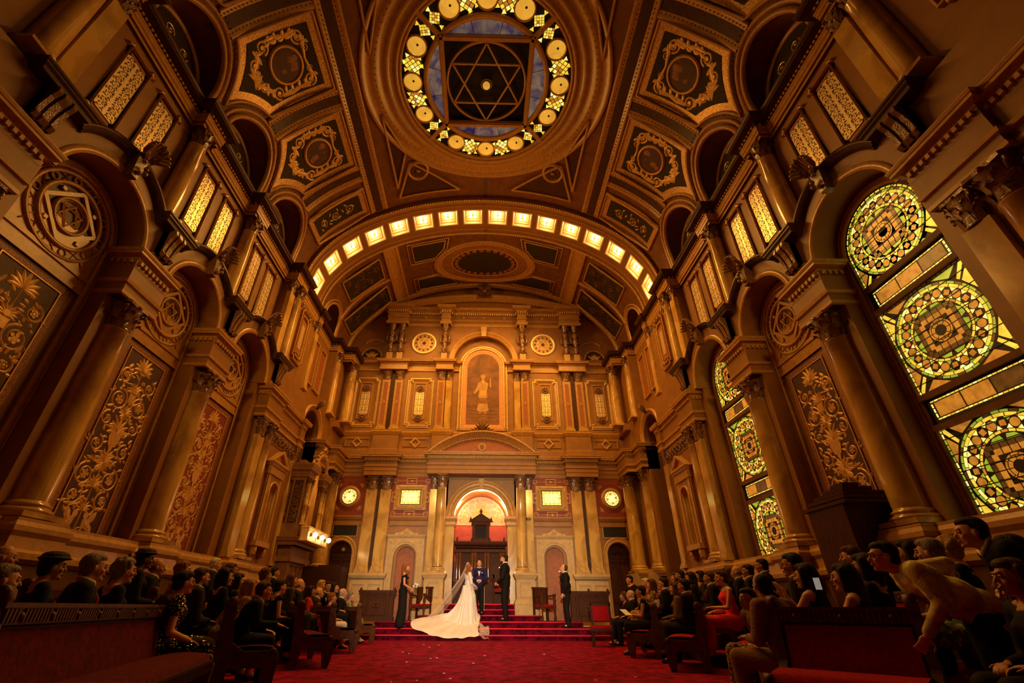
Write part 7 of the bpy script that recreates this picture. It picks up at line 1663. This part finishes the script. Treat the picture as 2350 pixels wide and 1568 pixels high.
t = thing('cabinet_box', 'tall plain reddish-brown wooden cabinet in front of the left arched door', 'cabinet', (-4.85, 15.9, 0)); g = MB(); g.box(-.62, .55, -.3, .35, 0, 1.95); g.box(-.2, .4, -.3, .35, 1.95, 1.99); g.build('cabinet_case', 'boxw' if 'boxw' in M else 'woodm', t)
t = thing('security_camera', 'small black camera on the marble pilaster right of the ark', 'camera', (1.84, YE-.17, 3.76)); g = MB(); g.box(-.11, .02, -.1, -.02, -.03, .04); g.box(.02, .06, -.06, .05, -.02, .02); g.tube([(-.11, -.06, 0), (-.16, -.06, -.01)], .03, 8); g.build('camera_body', 'eyed', t)
# organ case with balcony lights on the left
M['organ'] = mat('gilded_brown_organ_wood', (.30, .145, .05), .45, c2=(.22, .10, .035), scale=8)
t = thing('organ_case', 'tall gilded organ case with pipes in the left chancel bay', 'organ', (-5.35, 15.0, 0), PI/2)
g = MB(); g.box(-.85, .85, 0, .75, 2.62, 2.95); g.box(-.85, -.45, .05, .75, 2.95, 4.35); g.box(.55, .85, .05, .75, 2.95, 4.35); g.box(-.45, .55, .35, .75, 2.95, 5.0); g.build('case_body', 'organ', t)
g = MB()
g.sweep([(-.88, .75), (-.88, .0), (-.38, .0), (-.38, .12)], [(o, z+4.75) for o, z in P_ent(.4, .14)]); g.box(-.88, -.38, .0, .7, 4.35, 4.75); g.build('case_cornice', 'organ', t)
g = MB(); g.sweep([(.48, .12), (.48, 0), (.88, 0), (.88, .75)], [(o, z+4.75) for o, z in P_ent(.4, .14)])
g.box(.48, .88, .0, .7, 4.35, 4.75); g.build('case_cornice', 'organ', t)
g = MB(); g.sweep([(-.9, .75), (-.9, -.02), (.9, -.02), (.9, .75)], [(o, z+2.62) for o, z in P_ent(.22, .1)]); g.build('sill_moulding', 'organ', t)
g = MB(); g.arc([(.44, .0), (.44, -.06), (.50, -.08), (.56, -.06), (.56, .02)], (.05, 4.75), 0, PI, 22)
for i in range(12): a = PI*(i+.5)/12; g.sphere((.05+.6*cos(a), -.02, 4.75+.6*sin(a)), .06, n=6)
for i in range(5): g.sphere((.05+.06*(i-2), -.04, 5.42+.05*(2-abs(i-2))), .06, n=6)
g.build('case_arch', 'trim', t)
for i in range(9):
    x = -.36+.1*i*1.02; top_ = 4.75+.40*math.sqrt(max(0, 1-((x-.05)/.46)**2)); g = MB(); g.lathe([(.012, 2.95), (.04, 3.2), (.042, 3.24), (.042, top_), (.0, top_)], c=(x, .16), n=12); g.build('organ_pipe', 'gold', t)
for x in (-.78, -.55, .58, .8):
    g = MB(); g.lathe([(.085, 2.95), (.085, 3.0), (.06, 3.05), (.06, 3.5), (.075, 3.52), (.06, 3.54), (.052, 4.1), (.08, 4.15)], c=(x, -.04), n=14); g.build('case_column', 'marble', t); g = MB(); g.v = [(x+v[0], -.04+v[1], 4.12+v[2]) for v in capital_mb(.055, .2).v]; g.f = capital_mb(.055, .2).f; g.m = [0]*len(g.f); g.sm = [True]*len(g.f); g.build('case_capital', 'bronze', t)
for i, (x0, x1) in enumerate(((.12, .38), (.44, .70))):
    g = MB(); g.add([(-.855, x0, 3.0), (-.855, x1, 3.0), (-.855, x1, 4.25), (-.855, x0, 4.25)], [(0, 1, 2, 3)]); rnd = random.Random(i)
    for k in range(26): a = rnd.uniform(0, 6); g.tube([(-.865, x0+(x1-x0)*(.5+.4*cos(a+j)), 3.05+1.15*k/26+.04*sin(a+j*1.3)) for j in range(5)], .009, 4, 1)
    g.build('pierced_side_panel', ['dark', 'organ'], t)
g = MB(); g.box(-.7, .7, .15, .7, .0, 2.4); g.box(-.8, .8, .05, .7, 1.98, 2.12)
for x in (-.55, -.18, .18, .55): frame_poly(g, rect(x-.13, x+.13, .9, 1.9), [(0, .15), (0, .12), (.02, .12), (.03, .15)])
g.build('case_base', 'organ', t)
t = thing('balcony_light_panel', 'bright cream balcony front with globe lamps under the organ pipes', 'lamp', (-5.02, 14.95, 2.68), PI/2)
g = MB(); g.box(-.88, .95, 0, .2, -.12, .18); g.box(-.92, .99, -.03, .2, .18, .23); g.box(-.92, .99, -.03, .2, -.17, -.12)
for x in (-.85, -.1, .5, .92): g.box(x-.03, x+.03, -.02, 0, -.12, .18)
g.build('balcony_front', 'pale', t)
for x in (-.62, .05, .72):
    g = MB(); g.sphere((x, -.14, .02), .075, n=14); g.build('globe', 'globe', t); g = MB(); g.tube([(x, -.0, .02), (x, -.08, .02)], [.06, .03], 10); g.build('lamp_holder', 'bronze', t)
for x in (-.62, .05, .72): lamp('globe_light', 'POINT', (-4.86-.04, 14.95+x, 2.7), 9, (1, .58, .2), .08)
# fallen petals on the carpet
rnd = random.Random(9)
pt = [(925, 1497), (939, 1500), (972, 1480), (934, 1520), (988, 1511), (1003, 1510), (1113, 1505), (1018, 1545), (1033, 1557), (1248, 1502), (1457, 1554), (1368, 1561), (955, 1562), (1087, 1522), (896, 1565), (1006, 1481), (985, 1486)]
first = None
for i, (px, py) in enumerate(pt):
    d = fw+R_*((px-1130.557)/1026.79)-U_*((py-800.6)/1026.79); k = -.845/d.z; x, y = .0738+d.x*k, d.y*k; sz = .02+.01*(y/16)
    g = MB(); g.add([(sz*cos(a), sz*.6*sin(a), .004+.008*cos(2*a)) for a in [j*PI/4 for j in range(8)]], [tuple(range(8))]); o_ = g.build('petal', 'petal', None, (x, y, 0), rnd.uniform(0, 6)); tag(o_, 'small pale petal fallen on the red aisle carpet', 'petal', 'fallen petals on the aisle carpet')
